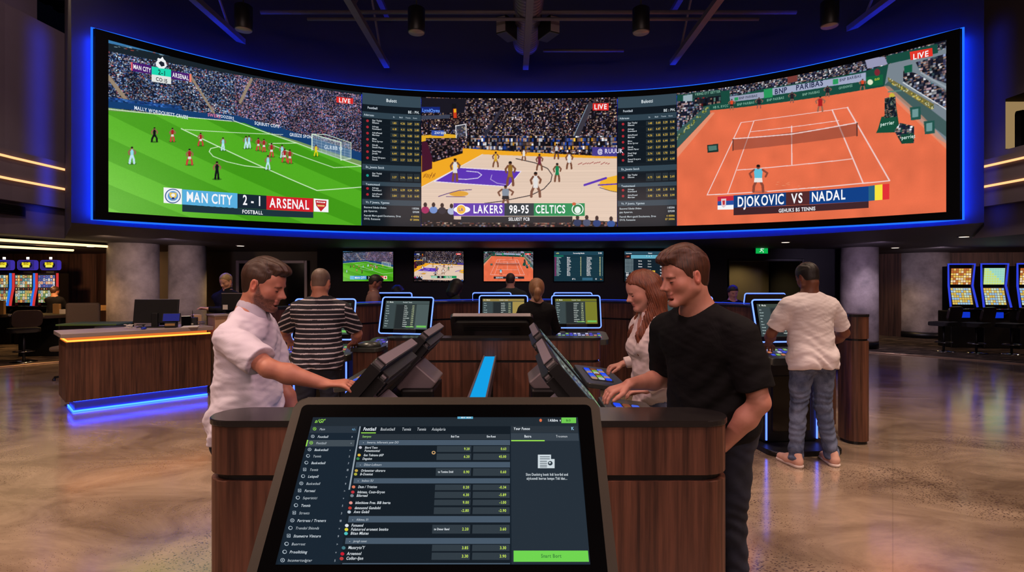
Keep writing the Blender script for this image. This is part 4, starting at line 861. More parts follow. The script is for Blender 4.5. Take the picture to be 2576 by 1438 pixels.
# ---------------------------------------------------------------- island end counters
IX0, IX1 = -1.24, .885
def end_counter(y0, y1, label):
    cx = (IX0+IX1)/2; t = empty('timber_counter', (cx, y0, 0), 0, label, 'counter')
    w = (IX1-IX0)/2; d = y1-y0; r = min(.11, d/2-.005)
    prism('counter_top', rrect(-w, w, 0, d, r), 1.045, 1.07, M['slate'], t, bev=.004)
    e = .006; prism('upper_panel', rrect(-w+e, w-e, e, d-e, r-.004), .853, 1.045, M['walnut'], t, bev=.003)
    e = .025; prism('shadow_gap', rrect(-w+e, w-e, e, d-e, r-.01), .828, .853, M['black'], t)
    e = .006; prism('lower_panel', rrect(-w+e, w-e, e, d-e, r-.004), .03, .828, M['walnut'], t, bev=.003)
    e = .02; prism('plinth', rrect(-w+e, w-e, e, d-e, r-.01), 0, .03, M['black'], t)
    return t
end_counter(2.2, 2.44, 'rounded walnut counter end with black top behind the touchscreen kiosk in front')
end_counter(5.43, 5.68, 'rounded walnut counter end with dark top at the far end of the kiosk island')
# light trough along the spine
t = empty('light_trough', (-.215, 3.93, 0), 0, 'glowing cyan light panel in a slim trough between the two rows of kiosks', 'light trough')
bm = bmesh.new()
for x0, x1 in ((-.062, -.05), (.05, .062)): b_box(bm, x0, x1, -1.46, 1.48, .80, .905)
b_box(bm, -.05, .05, -1.46, 1.48, .80, .86)
from_bm('trough_body', bm, M['steel'], t); box('light_panel', -.05, .05, -1.46, 1.48, .86, .893, M['cyan'], t)
for y in (-1.2, 0, 1.2): box('trough_leg', -.04, .04, y-.03, y+.03, 0, .80, M['black'], t)
# ---------------------------------------------------------------- betting kiosk
FO = np.array([0, 0, .943]); EY = np.array([0, .6529, .7574]); EN = np.array([0, -.7574, .6529])
FM = Matrix(((1, 0, 0, 0), (0, EY[1], EN[1], 0), (0, EY[2], EN[2], .943), (0, 0, 0, 1)))
DW, DH = .376, .384
def make_kiosk(label, group=None, fm='bezel'):
    t = empty('betting_kiosk', (0, 0, 0), 0, label, 'betting kiosk', group)
    bm = bmesh.new(); b_prism(bm, rrect(-DW-.065, DW+.065, -.075, DH+.065, .035, 6), -.055, .0, FM, bev=.006); from_bm('screen_frame', bm, M[fm], t)
    if fm != 'bezel': box('top_edge', -DW-.035, DW+.035, DH+.0652, DH+.0685, -.05, -.004, M['bezelgrey'], t, 0, 1, FM)  # paler plate paints the overhead light on the frame's top edge
    bm = bmesh.new(); b_prism(bm, rrect(-DW-.04, DW+.04, -.05, DH+.04, .016, 5), -.004, .0016, FM, bev=0); from_bm('black_glass', bm, M['blackgloss'], t)
    bm = bmesh.new(); b_prism(bm, rrect(-DW-.02, DW+.02, -.03, DH+.02, .03, 5), -.10, -.056, FM, bev=.01)
    for k in range(4): b_box(bm, -DW*.8, DW*.8, .28+k*.022, .29+k*.022, -.108, -.10, 0, 1, FM)
    from_bm('back_housing', bm, M['black'], t)
    box('neck', -.2, .2, -.02, .2, -.30, -.10, M['bezelgrey'], t, .012, 2, FM)
    bm = bmesh.new(); b_box(bm, -.3, .3, -.10, .17, .05, .80, .015); b_box(bm, -.24, .24, .1, .34, .05, .86, .02); from_bm('pedestal', bm, M['black'], t)
    box('foot_plate', -.36, .36, -.2, .33, 0, .05, M['black'], t, .01)
    DM = Matrix.Translation((0, -.055, .935)) @ Matrix.Rotation(math.radians(7), 4, 'X')
    bm = bmesh.new(); b_prism(bm, rrect(-.42, .42, -.27, .02, .03, 4), -.035, 0, DM, bev=.006); dk = from_bm('button_deck', bm, M['deckgrey'], t)
    bm = bmesh.new(); b_prism(bm, rrect(-.27, .27, -.19, -.03, .02, 4), .0, .004, DM); from_bm('button_bed', bm, M['black'], dk)
    rr = random.Random(4); cols = [(60, 100, 255), (220, 225, 240), (230, 190, 160), (150, 210, 70), (90, 120, 240), (200, 120, 90)]
    for j in range(3):
        for i in range(6):
            bm = bmesh.new(); b_prism(bm, rrect(-.24+i*.082, -.175+i*.082, -.18+j*.052, -.142+j*.052, .006, 2), .004, .010, DM)
            from_bm('button', bm, BTN[(i*2+j) % 6], dk)
    return t
BTN = [emit('lit_button_%s' % n, c, s, False) for n, c, s in (('blue', (40, 80, 255), .9), ('white', (220, 225, 240), .55), ('pink', (230, 180, 150), .5), ('green', (150, 210, 70), .6), ('azure', (80, 110, 240), .8), ('rust', (190, 110, 80), .4))]
# interface drawn for the nearest kiosk, read from its own screen
def kiosk_ui(pl):
    c = Canvas(pl); W = (225, 232, 238); G = (40, 52, 62); GD = (150, 220, 80)
    c.rect(788, 1050, 1452, 1072, (36, 46, 54), 1); 
    c.quad_st([(0, 0), (2*DW, 0), (2*DW, DH), (0, DH)], (24, 34, 44), 0)
    def rw(u0, v0, u1, v1, col, l=1):   # between photo rows, following the panel's own left/right rails
        c.rect(u0, v0, u1, v1, col, l)
    def q(a, b, col, l=1):              # a=(u0,u1,v0) top, b=(u0,u1,v1) bottom
        c.quad([(a[0], a[2]), (a[1], a[2]), (b[1], b[2]), (b[0], b[2])], col, l)
    LX = lambda v: 788+(698-788)*(v-1050)/370.; MX = lambda v: 906+(858-906)*(v-1072)/348.; RX = lambda v: 1453+(1487-1453)*(v-1050)/370.; SX = lambda v: 1285+(1285-1285)*v
    q((LX(1050), RX(1050), 1050), (LX(1072), RX(1072), 1072), (34, 42, 50))
    q((LX(1072), MX(1072)-3, 1072), (LX(1419), MX(1419)-4, 1419), (26, 38, 50), 1)
    q((LX(1072), MX(1072)-6, 1072), (LX(1089), MX(1089)-6, 1089), (44, 54, 64), 2)
    q((LX(1107)+1, MX(1107)-8, 1107), (LX(1123)+1, MX(1123)-8, 1123), (66, 76, 84), 2); q((LX(1107)-1, LX(1107)+2, 1107), (LX(1123)-1, LX(1123)+2, 1123), GD, 3)
    c.text(792, 1064, 9, 's/GI\'', GD, 4, True, .9, slant=.25); c.rect(1151, 1048.5, 1190, 1054, (90, 170, 205), 3); c.text(1160, 1053, 3.5, 'MEW  MIUM', W, 5, True)
    items = ['Main', 'Football', 'Football', 'Basketball', 'Tennis', 'Basketball', 'Tennis', 'Leispell', 'Basketball', 'Fornesi', 'Superistici', 'Tennis', 'Streets', 'Fortress / Treners', 'Trendol Shionds', 'Stumetre Vinturn', 'Buorrost', 'Proolithing', 'Incomertodgter']
    vs = [1083, 1102, 1118, 1135, 1151, 1168, 1185, 1202, 1220, 1238, 1256, 1275, 1294, 1313, 1332, 1352, 1372, 1392, 1413]
    for k, (v, s_) in enumerate(zip(vs, items)):
        x = LX(v)+8; col = GD if k in (0, 2) else (170, 182, 192); sc = .9+.25*(v-1080)/340
        if k % 5 == 3 or k in (2, 1, 0): 
            c.ell(x+4, v-4, 5*sc, 4.5*sc, col, 3, 14); c.ell(x+4, v-4, 3.6*sc, 3.2*sc, (26, 38, 50) if k != 2 else (66, 76, 84), 4, 14); c.ell(x+4, v-4, 1.7*sc, 1.5*sc, col, 5, 8)
        elif k % 3 == 0:
            c.rect(x, v-8*sc, x+8*sc, v, col, 3); c.rect(x+1.2, v-7*sc, x+6.6*sc, v-1.2, (26, 38, 50), 4); c.rect(x+2.6, v-5*sc, x+5*sc, v-2.5, col, 5)
        else:
            c.ell(x+4, v-4, 5*sc, 4.5*sc, col, 3, 14); c.ell(x+4.6, v-4, 3.4*sc, 3*sc, (26, 38, 50), 4, 14)
        c.text(x+16, v, 6.2*sc, s_, (196, 206, 214), 4, k % 2 == 1, .86, slant=.12)
        if k > 0: c.text(MX(v)-16, v, 5*sc, ['v', '9', '>', 'v', '5', '3', '18'][k % 7], (180, 190, 200), 4, False, .9, 'c')
    c.text(MX(1083)-14, 1084, 6.5, '+/-', (110, 170, 210), 4, True, .8, 'c')
    c.quad([(905, 1073), (908, 1073), (881, 1232), (877, 1232)], (150, 162, 172), 3)
    # centre column
    X1 = 1283
    q((MX(1072)+2, X1, 1072), (MX(1419), X1, 1419), (22, 30, 38), 1)
    c.text(914, 1084, 8, 'Football', W, 5, True, .74, slant=.12); c.text(914, 1084, 8, 'Football', W, 6, True, .745, slant=.12); c.rect(909, 1088.5, 946, 1091, GD, 5)
    for u, s_ in ((957, 'Basketball'), (1011, 'Tennis'), (1049, 'Tennis'), (1086, 'Asiaplaria')): c.text(u, 1084, 7.4, s_, (205, 212, 218), 5, False, .76, slant=.1)
    q((MX(1092)+2, X1, 1092), (MX(1106), X1, 1106), (44, 52, 60), 2); c.text(912, 1101, 5, 'Sunrpoo', (150, 210, 110), 4, True, .8); c.text(1145, 1101, 5, 'Bul-Ton', W, 4, True, .8, 'c'); c.text(1236, 1101, 5, 'Em-Rost', W, 4, True, .8, 'c')
    for v0, v1, s_ in ((1107, 1120, 'Inwerts, Inflorentic pow DO'), (1162, 1176, 'Dilour-Lulitours'), (1203, 1216, 'Inuloso SU'), (1298, 1314, 'Albinos, 01'), (1353, 1368, 'Juregh tenet')):
        q((MX(v0)+3, X1, v0), (MX(v1)+3, X1, v1), (72, 88, 104), 2); c.text(MX(v1)+14, v1-4, 5.4, '-', W, 4, True); c.text(MX(v1)+24, v1-4, 5.4, s_, (205, 214, 222), 4, False, .8, slant=.12)
    q((MX(1416)+3, X1, 1416), (MX(1419)+3, X1, 1419), (72, 88, 104), 2)
    cell = (50, 60, 68)
    def B_(v0, v1, n1, n2, x0=None):
        k = (v0-1120)/300; a = (1100 if x0 is None else x0)-15*k
        q((a, 1186-4*k, v0), (a-1, 1185-4*k, v1), cell, 2); q((1191-3*k, X1-1, v0), (1190-3*k, X1-1, v1), cell, 2)
        h = 6+k*1.4; vv = v1-(v1-v0)*.5+h*.5; c.text(1182-4*k, vv, h, n1, (196, 226, 90), 4, True, .86, 'r'); c.text(1274, vv, h, n2, (196, 226, 90), 4, True, .86, 'r')
    for v0, v1, a, b in ((1122, 1137, '9.20', '0.63'), (1141, 1157, '6.20', '45.00'), (1219, 1233, '0.20', '-0.34'), (1237, 1253, '4.30', '-5.89'), (1257, 1271, '9.00', '-1.00'), (1276, 1293, '-2.80', '-2.90'), (1370, 1386, '3.85', '3.30'), (1390, 1408, '3.30', '3.90')): B_(v0, v1, a, b)
    B_(1178, 1197, '0.90', '0.60', 1100); B_(1320, 1342, '2.20', '3.60', 1098); c.text(1102, 1190, 5, 'to Tomino Dold', W, 5, True, .72); c.text(1092, 1334, 5.4, 'to Dnour Band', W, 5, True, .72)
    for u, v, s_, ic in ((918, 1129, 'Biord Texn', (190, 190, 200)), (917, 1137, 'Pomentsontal', None), (915, 1148, 'Eun Tobtano #SP', (220, 180, 60)), (912, 1157, 'Deguion', (60, 130, 80)), (908, 1187, 'Orlenetter ulturaro', (190, 160, 70)), (906, 1196, 'B-Ocentut', (170, 170, 60)), (901, 1228, 'Dam / Tristion', (220, 120, 90)), (899, 1241, 'Inlsteas, Coun-Gryon', (190, 50, 60)), (897, 1250, 'Bilorned', (120, 130, 140)), (894, 1268, 'bilothiose Fres. BIB Inerta', (225, 150, 140)), (892, 1281, 'denouond Gundolni', (190, 60, 50)), (890, 1291, 'Awo Golall', (180, 190, 200)), (884, 1325, 'Fonuend', (220, 225, 230)), (883, 1335, 'Fulutorod eronent bnoito', (220, 210, 60)), (882, 1345, 'Bitan Mlutes', (80, 190, 190)), (876, 1381, "Massryts'Y", (70, 120, 130)), (873, 1396, 'Arsenool', (200, 30, 50)), (871, 1408, 'Collor-Ijon', (190, 60, 60))):
        k = (v-1129)/280; c.text(u, v, 5.4+2.2*k, s_, (212, 220, 226), 4, True, .78, slant=.12)
        if ic: c.ell(u-11, v-3, 4+k, 3.4+k, ic, 3, 12)
    c.ell(1091, 1139, 5, 4.5, (200, 160, 110), 3, 14); c.ell(1091, 1139, 2.6, 2.3, (30, 34, 38), 4, 10)
    # right column
    q((1285, RX(1072)-2, 1072), (1287, RX(1419)-2, 1419), (38, 48, 58), 1); q((1285, RX(1072)-2, 1072), (1285, RX(1088)-2, 1088), (44, 52, 60), 2); q((1285, RX(1090)-2, 1090), (1285, RX(1109)-2, 1109), (56, 66, 76), 2)
    c.text(1292, 1082, 6.4, 'Your Fonoo', W, 4, True, .8, slant=.1); c.text(1437, 1082, 7.5, 'K', (150, 200, 230), 4, True, .9); c.text(1328, 1101, 6, 'Batra', W, 4, True, .8, 'c'); c.text(1413, 1101, 6, 'Trxomon', (210, 216, 222), 4, False, .8, 'c'); c.rect(1286, 1107.5, 1370, 1110.5, GD, 4)
    c.ell(1360, 1058, 3.4, 4, (220, 110, 70), 4, 12); c.text(1378, 1061, 6.5, '1 Alldive  v', W, 4, True, .7); c.rect(1412, 1051, 1449, 1065, (110, 200, 80), 4); c.text(1430, 1061, 5, 'Bi:O', (30, 70, 40), 5, True, .8, 'c')
    c.rect(1353, 1144, 1386, 1178, (205, 216, 222), 3); c.rect(1386, 1155, 1395, 1178, (205, 216, 222), 3)
    for v in (1149, 1154, 1160, 1165, 1170, 1174): c.rect(1358, v, 1383 if v < 1158 else 1376, v+1.6, (46, 58, 68), 4)
    c.ell(1384, 1166, 6, 5.6, (46, 58, 68), 5, 16); c.ell(1383, 1165, 2.6, 2.2, (205, 216, 222), 6, 8)
    c.text(1376, 1197, 6.4, 'Sion Duoloirg bosit Itdi Iooribd and', (205, 214, 220), 4, True, .70, 'c'); c.text(1376, 1207, 6.4, 'alyksondi Inorue Iompo Tidi Idat...', (205, 214, 220), 4, True, .70, 'c')
    q((1292, RX(1385)-5, 1385), (1292, RX(1413)-5, 1413), (112, 212, 80), 3); c.text(1387, 1403, 9, 'Snart Bort', (60, 130, 60), 5, True, .8, 'c')
    return c
KO = (-.189, 1.331)
k0 = make_kiosk('bronze framed touchscreen betting kiosk with menu and green button, nearest of all'); k0.location = (KO[0], KO[1], 0)
pl = Plane((KO[0]-DW, KO[1]-.0016*.7574, .943+.0016*.653), (1, 0, 0), EY)
o = kiosk_ui(pl).build('touchscreen', None); keep(o, k0)
def generic_ui(pl, W, H, seed, tint=(70, 84, 80)):
    c = Canvas(pl); rr = random.Random(seed)
    def R_(x0, y0, x1, y1, col, l=1): c.quad_st([(x0*W, y1*H), (x1*W, y1*H), (x1*W, y0*H), (x0*W, y0*H)], col, l)
    def T_(x, y, h, s_, col, a='l'):
        V, T, w = text2d(s_, True, .8); off = {'l': 0, 'c': -w/2}[a]
        if len(V): c.add(np.stack([x*W+(V[:, 0]+off)*h*H, y*H+V[:, 1]*h*H], 1), T, col, 4)
    R_(0, 0, 1, 1, (52, 62, 62), 0); R_(0, .9, 1, 1, tint, 1); R_(0, 0, .24, .9, (60, 72, 74), 1); R_(.26, .02, .48, .86, (38, 44, 46), 1); R_(.72, 0, 1, .88, tuple(min(255, int(x*1.1)) for x in tint), 1)
    for k in range(9): T_(.03, .8-k*.09, .035, 'abcdefgh'[:rr.randint(3, 6)].capitalize(), (180, 200, 200))
    for k in range(11): T_(.44, .8-k*.072, .04, ''.join(rr.choice('aeionrstlm') for _ in range(rr.randint(5, 9))), (215, 225, 220)); T_(.62, .8-k*.072, .04, '%d.%d' % (rr.randint(1, 9), rr.randint(10, 99)), (210, 220, 170))
    T_(.04, .93, .05, 'K  Modo', (220, 225, 220)); T_(.4, .93, .04, 'Football  Tennis', (200, 210, 210)); R_(.76, .06, .98, .13, (110, 190, 90), 2); R_(.52, .06, .7, .1, (110, 170, 90), 2)
    return c
side = [(-.895, 2.90, -PI/2, 'side kiosk under the polo man\'s hand, screen facing him'), (-.895, 4.18, -PI/2, 'kiosk back to back with the woman\'s, farther along the polo man\'s row'), (.475, 2.90, PI/2, 'kiosk whose screen the man in black touches'), (.475, 4.18, PI/2, 'kiosk whose button deck the long haired woman uses')]
proto = None
for i, (x, y, rz, lab) in enumerate(side):
    if proto is None:
        t = make_kiosk('black and grey '+lab, 'kiosks along the island', 'black'); proto = t
        pl = Plane((-DW, -.0016*.757, .943+.0016*.653), (1, 0, 0), EY); generic_ui(pl, 2*DW, DH, 5).build('touchscreen', t)
    else: t = copy_tree(proto); t['label'] = 'black and grey '+lab
    t.location = (x, y, 0); t.rotation_euler = (0, 0, rz); t['label'] = ('black and grey '+lab)
    if 'group' in t: del t['group']
# far kiosk turned to the other side
t = copy_tree(proto); t.location = (-.215, 6.23, 0); t.rotation_euler = (0, 0, PI); t['label'] = 'kiosk seen from behind on the far counter end, brown top edge'; t.name = 'betting_kiosk'
# ---------------------------------------------------------------- LED edged terminals
def make_terminal(seed=3, tint=(70, 84, 80)):
    t = empty('betting_terminal', (0, 0, 0)); W = .31
    prism('foot_plate', rrect(-.37, .37, -.3, .34, .12, 6), 0, .05, M['black'], t, bev=.012)
    box('cabinet_body', -.28, .28, .0, .34, .05, .86, M['black'], t, .02)
    box('cabinet_door', -.2, .2, -.008, .0, .16, .7, M['blackgloss'], t, .002)
    for x in (-.265, .265): tube('side_light_strip', [(x, -.012, .08), (x, -.012, .86)], .0085, M['ledstrip'], t, 6)
    DM = Matrix.Translation((0, .02, .97)) @ Matrix.Rotation(math.radians(14), 4, 'X')
    prism('button_deck', rrect(-.37, .37, -.27, .05, .05, 5), -.07, 0, M['deckgrey'], t, DM, bev=.008)
    rr = random.Random(seed); c = Canvas(Plane(DM @ Vector((-.3, -.2, .002)), (1, 0, 0), (0, math.cos(math.radians(14)), math.sin(math.radians(14)))))
    for i in range(12):
        for j in range(3):
            if rr.random() < .8: c.quad_st([(i*.05, j*.065), (i*.05+.036, j*.065), (i*.05+.036, j*.065+.04), (i*.05, j*.065+.04)], rr.choice([(60, 80, 220), (190, 190, 220), (200, 120, 80), (130, 180, 90), (90, 70, 200), (30, 30, 50)]))
    c.build('button_panel', t)
    th = math.radians(16); ey = np.array([0, math.sin(th), math.cos(th)]); TM = Matrix(((1, 0, 0, 0), (0, ey[1], -ey[2], .05), (0, ey[2], ey[1], 1.03), (0, 0, 0, 1)))
    prism('screen_frame', rrect(-W, W, 0, .42, .03, 5), -.05, 0, M['blackgloss'], t, TM, bev=.004)
    prism('screen_column', rrect(-.12, .12, -.02, .3, .02, 3), -.16, -.05, M['black'], t, TM)
    box('column_foot', -.14, .14, .05, .22, .86, 1.08, M['black'], t, .01)
    pts = [TM @ Vector((x, y, .002)) for x, y in rrect(-W-.004, W+.004, -.004, .424, .03, 5)]
    tube('edge_light', pts, .0075, M['ledthin'], t, 6, True)
    pl = Plane(TM @ Vector((-.27, .05, .002)), (1, 0, 0), ey); generic_ui(pl, .54, .33, seed, tint).build('touchscreen', t)
    return t
terms = [((970-1288+42)/1400*6.3, 6.3, -.22, 3, (70, 84, 84), 'blue edged terminal turned towards the room beside the striped shirt man, screen with green bar'),
         ((1266-1288)/1400*7.1, 7.1, 0, 4, (150, 130, 70), 'blue edged terminal in front of the woman with the ponytail, golden reflection on screen'),  # tint paints a golden reflection into the screen colours
         ((1452-1288)/1400*7.1, 7.1, 0, 5, (110, 112, 40), 'blue edged terminal to the right of the ponytail woman, yellow reflection on screen'),  # yellow reflection is put into the screen colours by the tint
         ((1990-1288)/1400*5.45, 5.45, .12, 6, (60, 70, 64), 'blue edged terminal used by the man in the white T-shirt'),
         ((806-1288)/1400*5.65, 5.65, .0, 7, (60, 70, 64), 'blue edged terminal that the striped shirt man leans on'),
         ((1725-1288)/1400*6.6, 6.6, -.25, 8, (60, 74, 64), 'blue edged terminal half hidden behind the woman and the man in black')]
for (x, y, rz, sd, tint, lab) in terms:
    t = make_terminal(sd, tint); t.location = (x, y, 0); t.rotation_euler = (0, 0, rz); tag(t, lab, 'betting terminal')
base = None
for (x, y, rz, lab) in ((-1.95, 9.25, PI, 'blue edged terminal turned away, behind the partition past the man in brown'), (-.33, 9.3, PI, 'blue edged terminal turned away, before the man in the dark green shirt'), (1.0, 9.3, PI, 'blue edged terminal turned away, behind the partition under the list television'), (3.95, 8.85, PI, 'blue edged terminal turned away, behind the partition near the doorway')):
    t = copy_tree(t) if base is None else copy_tree(base); base = t
    t.location = (x, y, 0); t.rotation_euler = (0, 0, rz); tag(t, lab, 'betting terminal'); t.name = 'betting_terminal'
# ---------------------------------------------------------------- curved partition behind the terminals
RP = [(-2.85, 6.15), (-2.1, 7.05), (-1.15, 7.95), (-.2, 8.45), (.9, 8.45), (1.9, 7.95), (2.8, 7.05), (3.36, 6.05)]
def smooth_path(P, n=6):
    out = []
    Q = [P[0]]+P+[P[-1]]
    for i in range(1, len(Q)-2):
        for k in range(n):
            t = k/n; p = [0.5*((2*Q[i][d])+(-Q[i-1][d]+Q[i+1][d])*t+(2*Q[i-1][d]-5*Q[i][d]+4*Q[i+1][d]-Q[i+2][d])*t*t+(-Q[i-1][d]+3*Q[i][d]-3*Q[i+1][d]+Q[i+2][d])*t**3) for d in (0, 1)]
            out.append(tuple(p))
    return out+[P[-1]]
RPs = smooth_path(RP)
def ribbon(name, P, th, z0, z1, mat, parent, inset=0):
    bm = bmesh.new(); rows = []; n = len(P)
    for i, (x, y) in enumerate(P):
        a = P[max(0, i-1)]; b = P[min(n-1, i+1)]; d = Vector((b[0]-a[0], b[1]-a[1])).normalized(); nx, ny = -d.y, d.x
        rows.append([bm.verts.new((x+nx*o_, y+ny*o_, z)) for o_, z in ((inset, z0), (th-inset, z0), (th-inset, z1), (inset, z1))])
    for A, B in zip(rows, rows[1:]):
        for k in range(4): bm.faces.new((A[k], A[(k+1) % 4], B[(k+1) % 4], B[k]))
    bm.faces.new(rows[0]); bm.faces.new(rows[-1][::-1]); bmesh.ops.recalc_face_normals(bm, faces=bm.faces)
    return from_bm(name, bm, mat, parent)
t = empty('curved_partition', (0, 0, 0), 0, 'chest high curved walnut partition running behind the blue edged terminals', 'partition')
ribbon('lower_panel', RPs, .26, .04, 1.06, M['walnut'], t); ribbon('shadow_gap', RPs, .26, 1.06, 1.085, M['black'], t, .02); ribbon('upper_panel', RPs, .26, 1.085, 1.30, M['walnut'], t); ribbon('top_cap', RPs, .27, 1.30, 1.33, M['slate'], t, -.01); ribbon('plinth', RPs, .26, 0, .04, M['black'], t, .03)
tube('edge_light', [(x, y+.26, 1.345) for x, y in RPs[2:-4]], .006, emit('dim_blue_led', (40, 70, 220), 1.0), t, 6)
t = empty('partition_post', (3.47, 5.66, 0), 0, 'rounded walnut end post standing next to the man in the white T-shirt', 'post')
for nm, z0, z1, e, m_ in (('lower_panel', .03, 1.03, 0, 'walnut'), ('shadow_gap', 1.03, 1.05, .012, 'black'), ('upper_panel', 1.05, 1.27, 0, 'walnut'), ('top_cap', 1.27, 1.295, -.004, 'slate'), ('plinth', 0, .03, .015, 'black')):
    prism(nm, rrect(-.115+e, .115-e, -.14+e, .14-e, .1-e, 8), z0, z1, M[m_], t, bev=.002 if 'panel' in nm else 0)
# ledge next to the striped man
t = empty('side_ledge', (-1.40, 5.45, 0), -.1, 'small metal ledge cabinet beside the striped shirt man', 'ledge'); prism('ledge_top', rrect(-.14, .14, -.16, .14, .04), .95, .985, M['deckgrey'], t, bev=.004); box('ledge_body', -.12, .12, -.12, .1, 0, .95, M['walnut'], t, .01); lathe('ledge_dome', [(.12, 0), (.11, .03), (.06, .05), (.01, .055)], M['deckgrey'], t, (.0, 0, .985), 20)
# ---------------------------------------------------------------- reception desk
DA = (-5.44, 6.78); dang = math.atan2(.70, .714)
t = empty('reception_desk', (DA[0], DA[1], 0), dang, 'walnut reception desk with grey top, amber light line and blue glowing base', 'desk')
DL, DD = 1.62, .68
box('desk_body', 0, DL, 0, DD, .145, .875, M['walnut'], t, .003); box('light_recess', .04, DL-.04, .04, DD-.04, .875, .935, M['amberback'] if 'amberback' in M else M['slabgrey'], t)
box('desk_top', -.05, DL+.02, -.05, DD+.04, .935, .985, M['slabgrey'], t, .004)
bm = bmesh.new(); b_tube(bm, [(.02, DD, .89), (.02, .02, .89), (DL, .02, .89)], .011, 6); from_bm('amber_light_line', bm, M['amber'], t)
box('toe_base', .10, DL-.02, .10, DD-.08, 0, .145, M['toe'] if 'toe' in M else M['navywall'], t)
bm = bmesh.new(); b_tube(bm, [(.085, DD-.1, .012), (.085, .085, .012), (DL-.02, .085, .012)], .011, 6); b_tube(bm, [(.085, DD-.1, .135), (.085, .085, .135), (DL-.02, .085, .135)], .006, 6); from_bm('blue_light_line', bm, M['ledbase'] if 'ledbase' in M else M['led'], t)
def on_desk(l, b, z=.985): return Vector((DA[0]+math.cos(dang)*l-math.sin(dang)*b, DA[1]+math.sin(dang)*l+math.cos(dang)*b, z))
# monitor
mt = empty('desk_monitor', on_desk(1.02, .36), .12, 'large black monitor seen from behind on the reception desk', 'monitor')
MM = Matrix.Translation((0, 0, .06)) @ Matrix.Rotation(math.radians(-8), 4, 'X')
bm = bmesh.new(); b_box(bm, -.29, .29, -.015, .015, 0, .33, .006, 2, MM); from_bm('monitor_shell', bm, M['black'], mt)
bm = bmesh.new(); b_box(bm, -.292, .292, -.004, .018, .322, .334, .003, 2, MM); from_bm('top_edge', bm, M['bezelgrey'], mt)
box('monitor_stand', -.04, .04, -.04, .02, 0, .2, M['black'], mt, .006); prism('stand_foot', rrect(-.13, .13, -.1, .1, .03), 0, .012, M['black'], mt)
t = empty('payment_terminal', on_desk(1.16, .14), .3, 'small payment terminal with blue screen in front of the desk monitor', 'payment terminal')
PM = Matrix.Translation((0, 0, .10)) @ Matrix.Rotation(math.radians(-20), 4, 'X')
bm = bmesh.new(); b_box(bm, -.11, .11, -.01, .01, -.02, .1, .004, 2, PM); from_bm('terminal_shell', bm, M['black'], t)
bm = bmesh.new(); b_box(bm, -.1, .1, -.013, -.009, -.012, .092, 0, 1, PM); from_bm('terminal_screen', bm, emit('indigo_screen', (50, 50, 130), .7), t); box('terminal_base', -.07, .07, -.06, .06, 0, .075, M['black'], t, .01); box('receipt_slot', -.06, .06, -.068, -.058, .03, .06, M['card'], t)
t = empty('router_box', on_desk(1.43, .3), .4, 'black router box with a short aerial on the reception desk', 'router'); box('router_case', -.1, .1, -.05, .05, 0, .12, M['black'], t, .006); tube('aerial', [(.03, .03, .12), (.03, .03, .22)], .005, M['black'], t, 6); box('port_label', -.07, .05, -.054, -.05, .02, .04, M['paper'], t)
t = empty('tablet_display', on_desk(1.36, .2), .6, 'small dark tablet standing on edge beside the router box', 'tablet'); box('tablet_body', -.06, .06, -.006, .006, 0, .15, M['blackgloss'], t, .003, 2, Matrix.Rotation(-.2, 4, 'X'))
t = empty('pale_plinth_counter', on_desk(1.68, .02, 0), dang, 'pale pinkish raised counter block standing at the end of the reception desk', 'counter'); box('plinth_body', 0, .6, 0, .34, 0, 1.12, M['cardbox'], t, .006); box('plinth_top', -.02, .62, -.02, .36, 1.12, 1.145, M['slabgrey'], t, .004)
t = tag(box('cardboard_box', 0, .1, 0, .17, 0, .15, M['cardbox'], None, .004), 'small tan box against the pale counter block on the reception desk', 'box'); t.location = on_desk(1.5, .36); t.rotation_euler = (0, 0, dang)
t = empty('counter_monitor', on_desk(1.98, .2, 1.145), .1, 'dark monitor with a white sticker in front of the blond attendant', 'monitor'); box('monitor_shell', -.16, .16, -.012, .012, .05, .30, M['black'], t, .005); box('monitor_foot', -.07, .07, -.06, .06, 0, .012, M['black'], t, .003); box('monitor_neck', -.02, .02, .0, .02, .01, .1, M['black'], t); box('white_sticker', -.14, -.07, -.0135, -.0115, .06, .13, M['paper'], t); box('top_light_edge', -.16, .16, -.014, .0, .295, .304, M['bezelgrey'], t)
t = tag(box('paper_stack', 0, .2, 0, .28, 0, .012, M['paper'], None, .002), 'white papers lying beside the monitor foot', 'paper'); t.location = on_desk(1.24, -.02); t.rotation_euler = (0, 0, .4)
rc = random.Random(3)
for i, (l, b, lab, mm) in enumerate(((.8, .12, 'tangle of black and blue cable left of the monitor', 'black'), (1.54, .12, 'coil of grey cable beside the router box', 'steel'), (.68, .2, 'loose beige cable end on the reception desk', 'paper'))):
    c0 = on_desk(l, b, .985); pts = []
    for k in range(26): a = k*.75; r_ = .05+.02*math.sin(k*1.3); pts.append((r_*math.cos(a), r_*.7*math.sin(a), .008+.0022*k+.012*rc.random()))
    o = tag(tube('cable_coil', pts, .0045, M[mm], None, 5), lab, 'cable'); o.location = c0
t = empty('desk_mouse', on_desk(.82, .05), 0, 'blue glinting computer mouse on the reception desk', 'mouse'); bm = bmesh.new(); bmesh.ops.create_uvsphere(bm, u_segments=14, v_segments=8, radius=.035); bmesh.ops.transform(bm, matrix=Matrix.Translation((0, 0, .014)) @ Matrix.Diagonal((.8, 1.3, .5, 1)), verts=bm.verts); from_bm('mouse_shell', bm, plain('blue_plastic', (30, 50, 180), .25, scale=10), t, True); tube('mouse_wheel', [(-.006, .02, .03), (.006, .02, .03)], .006, M['black'], t, 8)
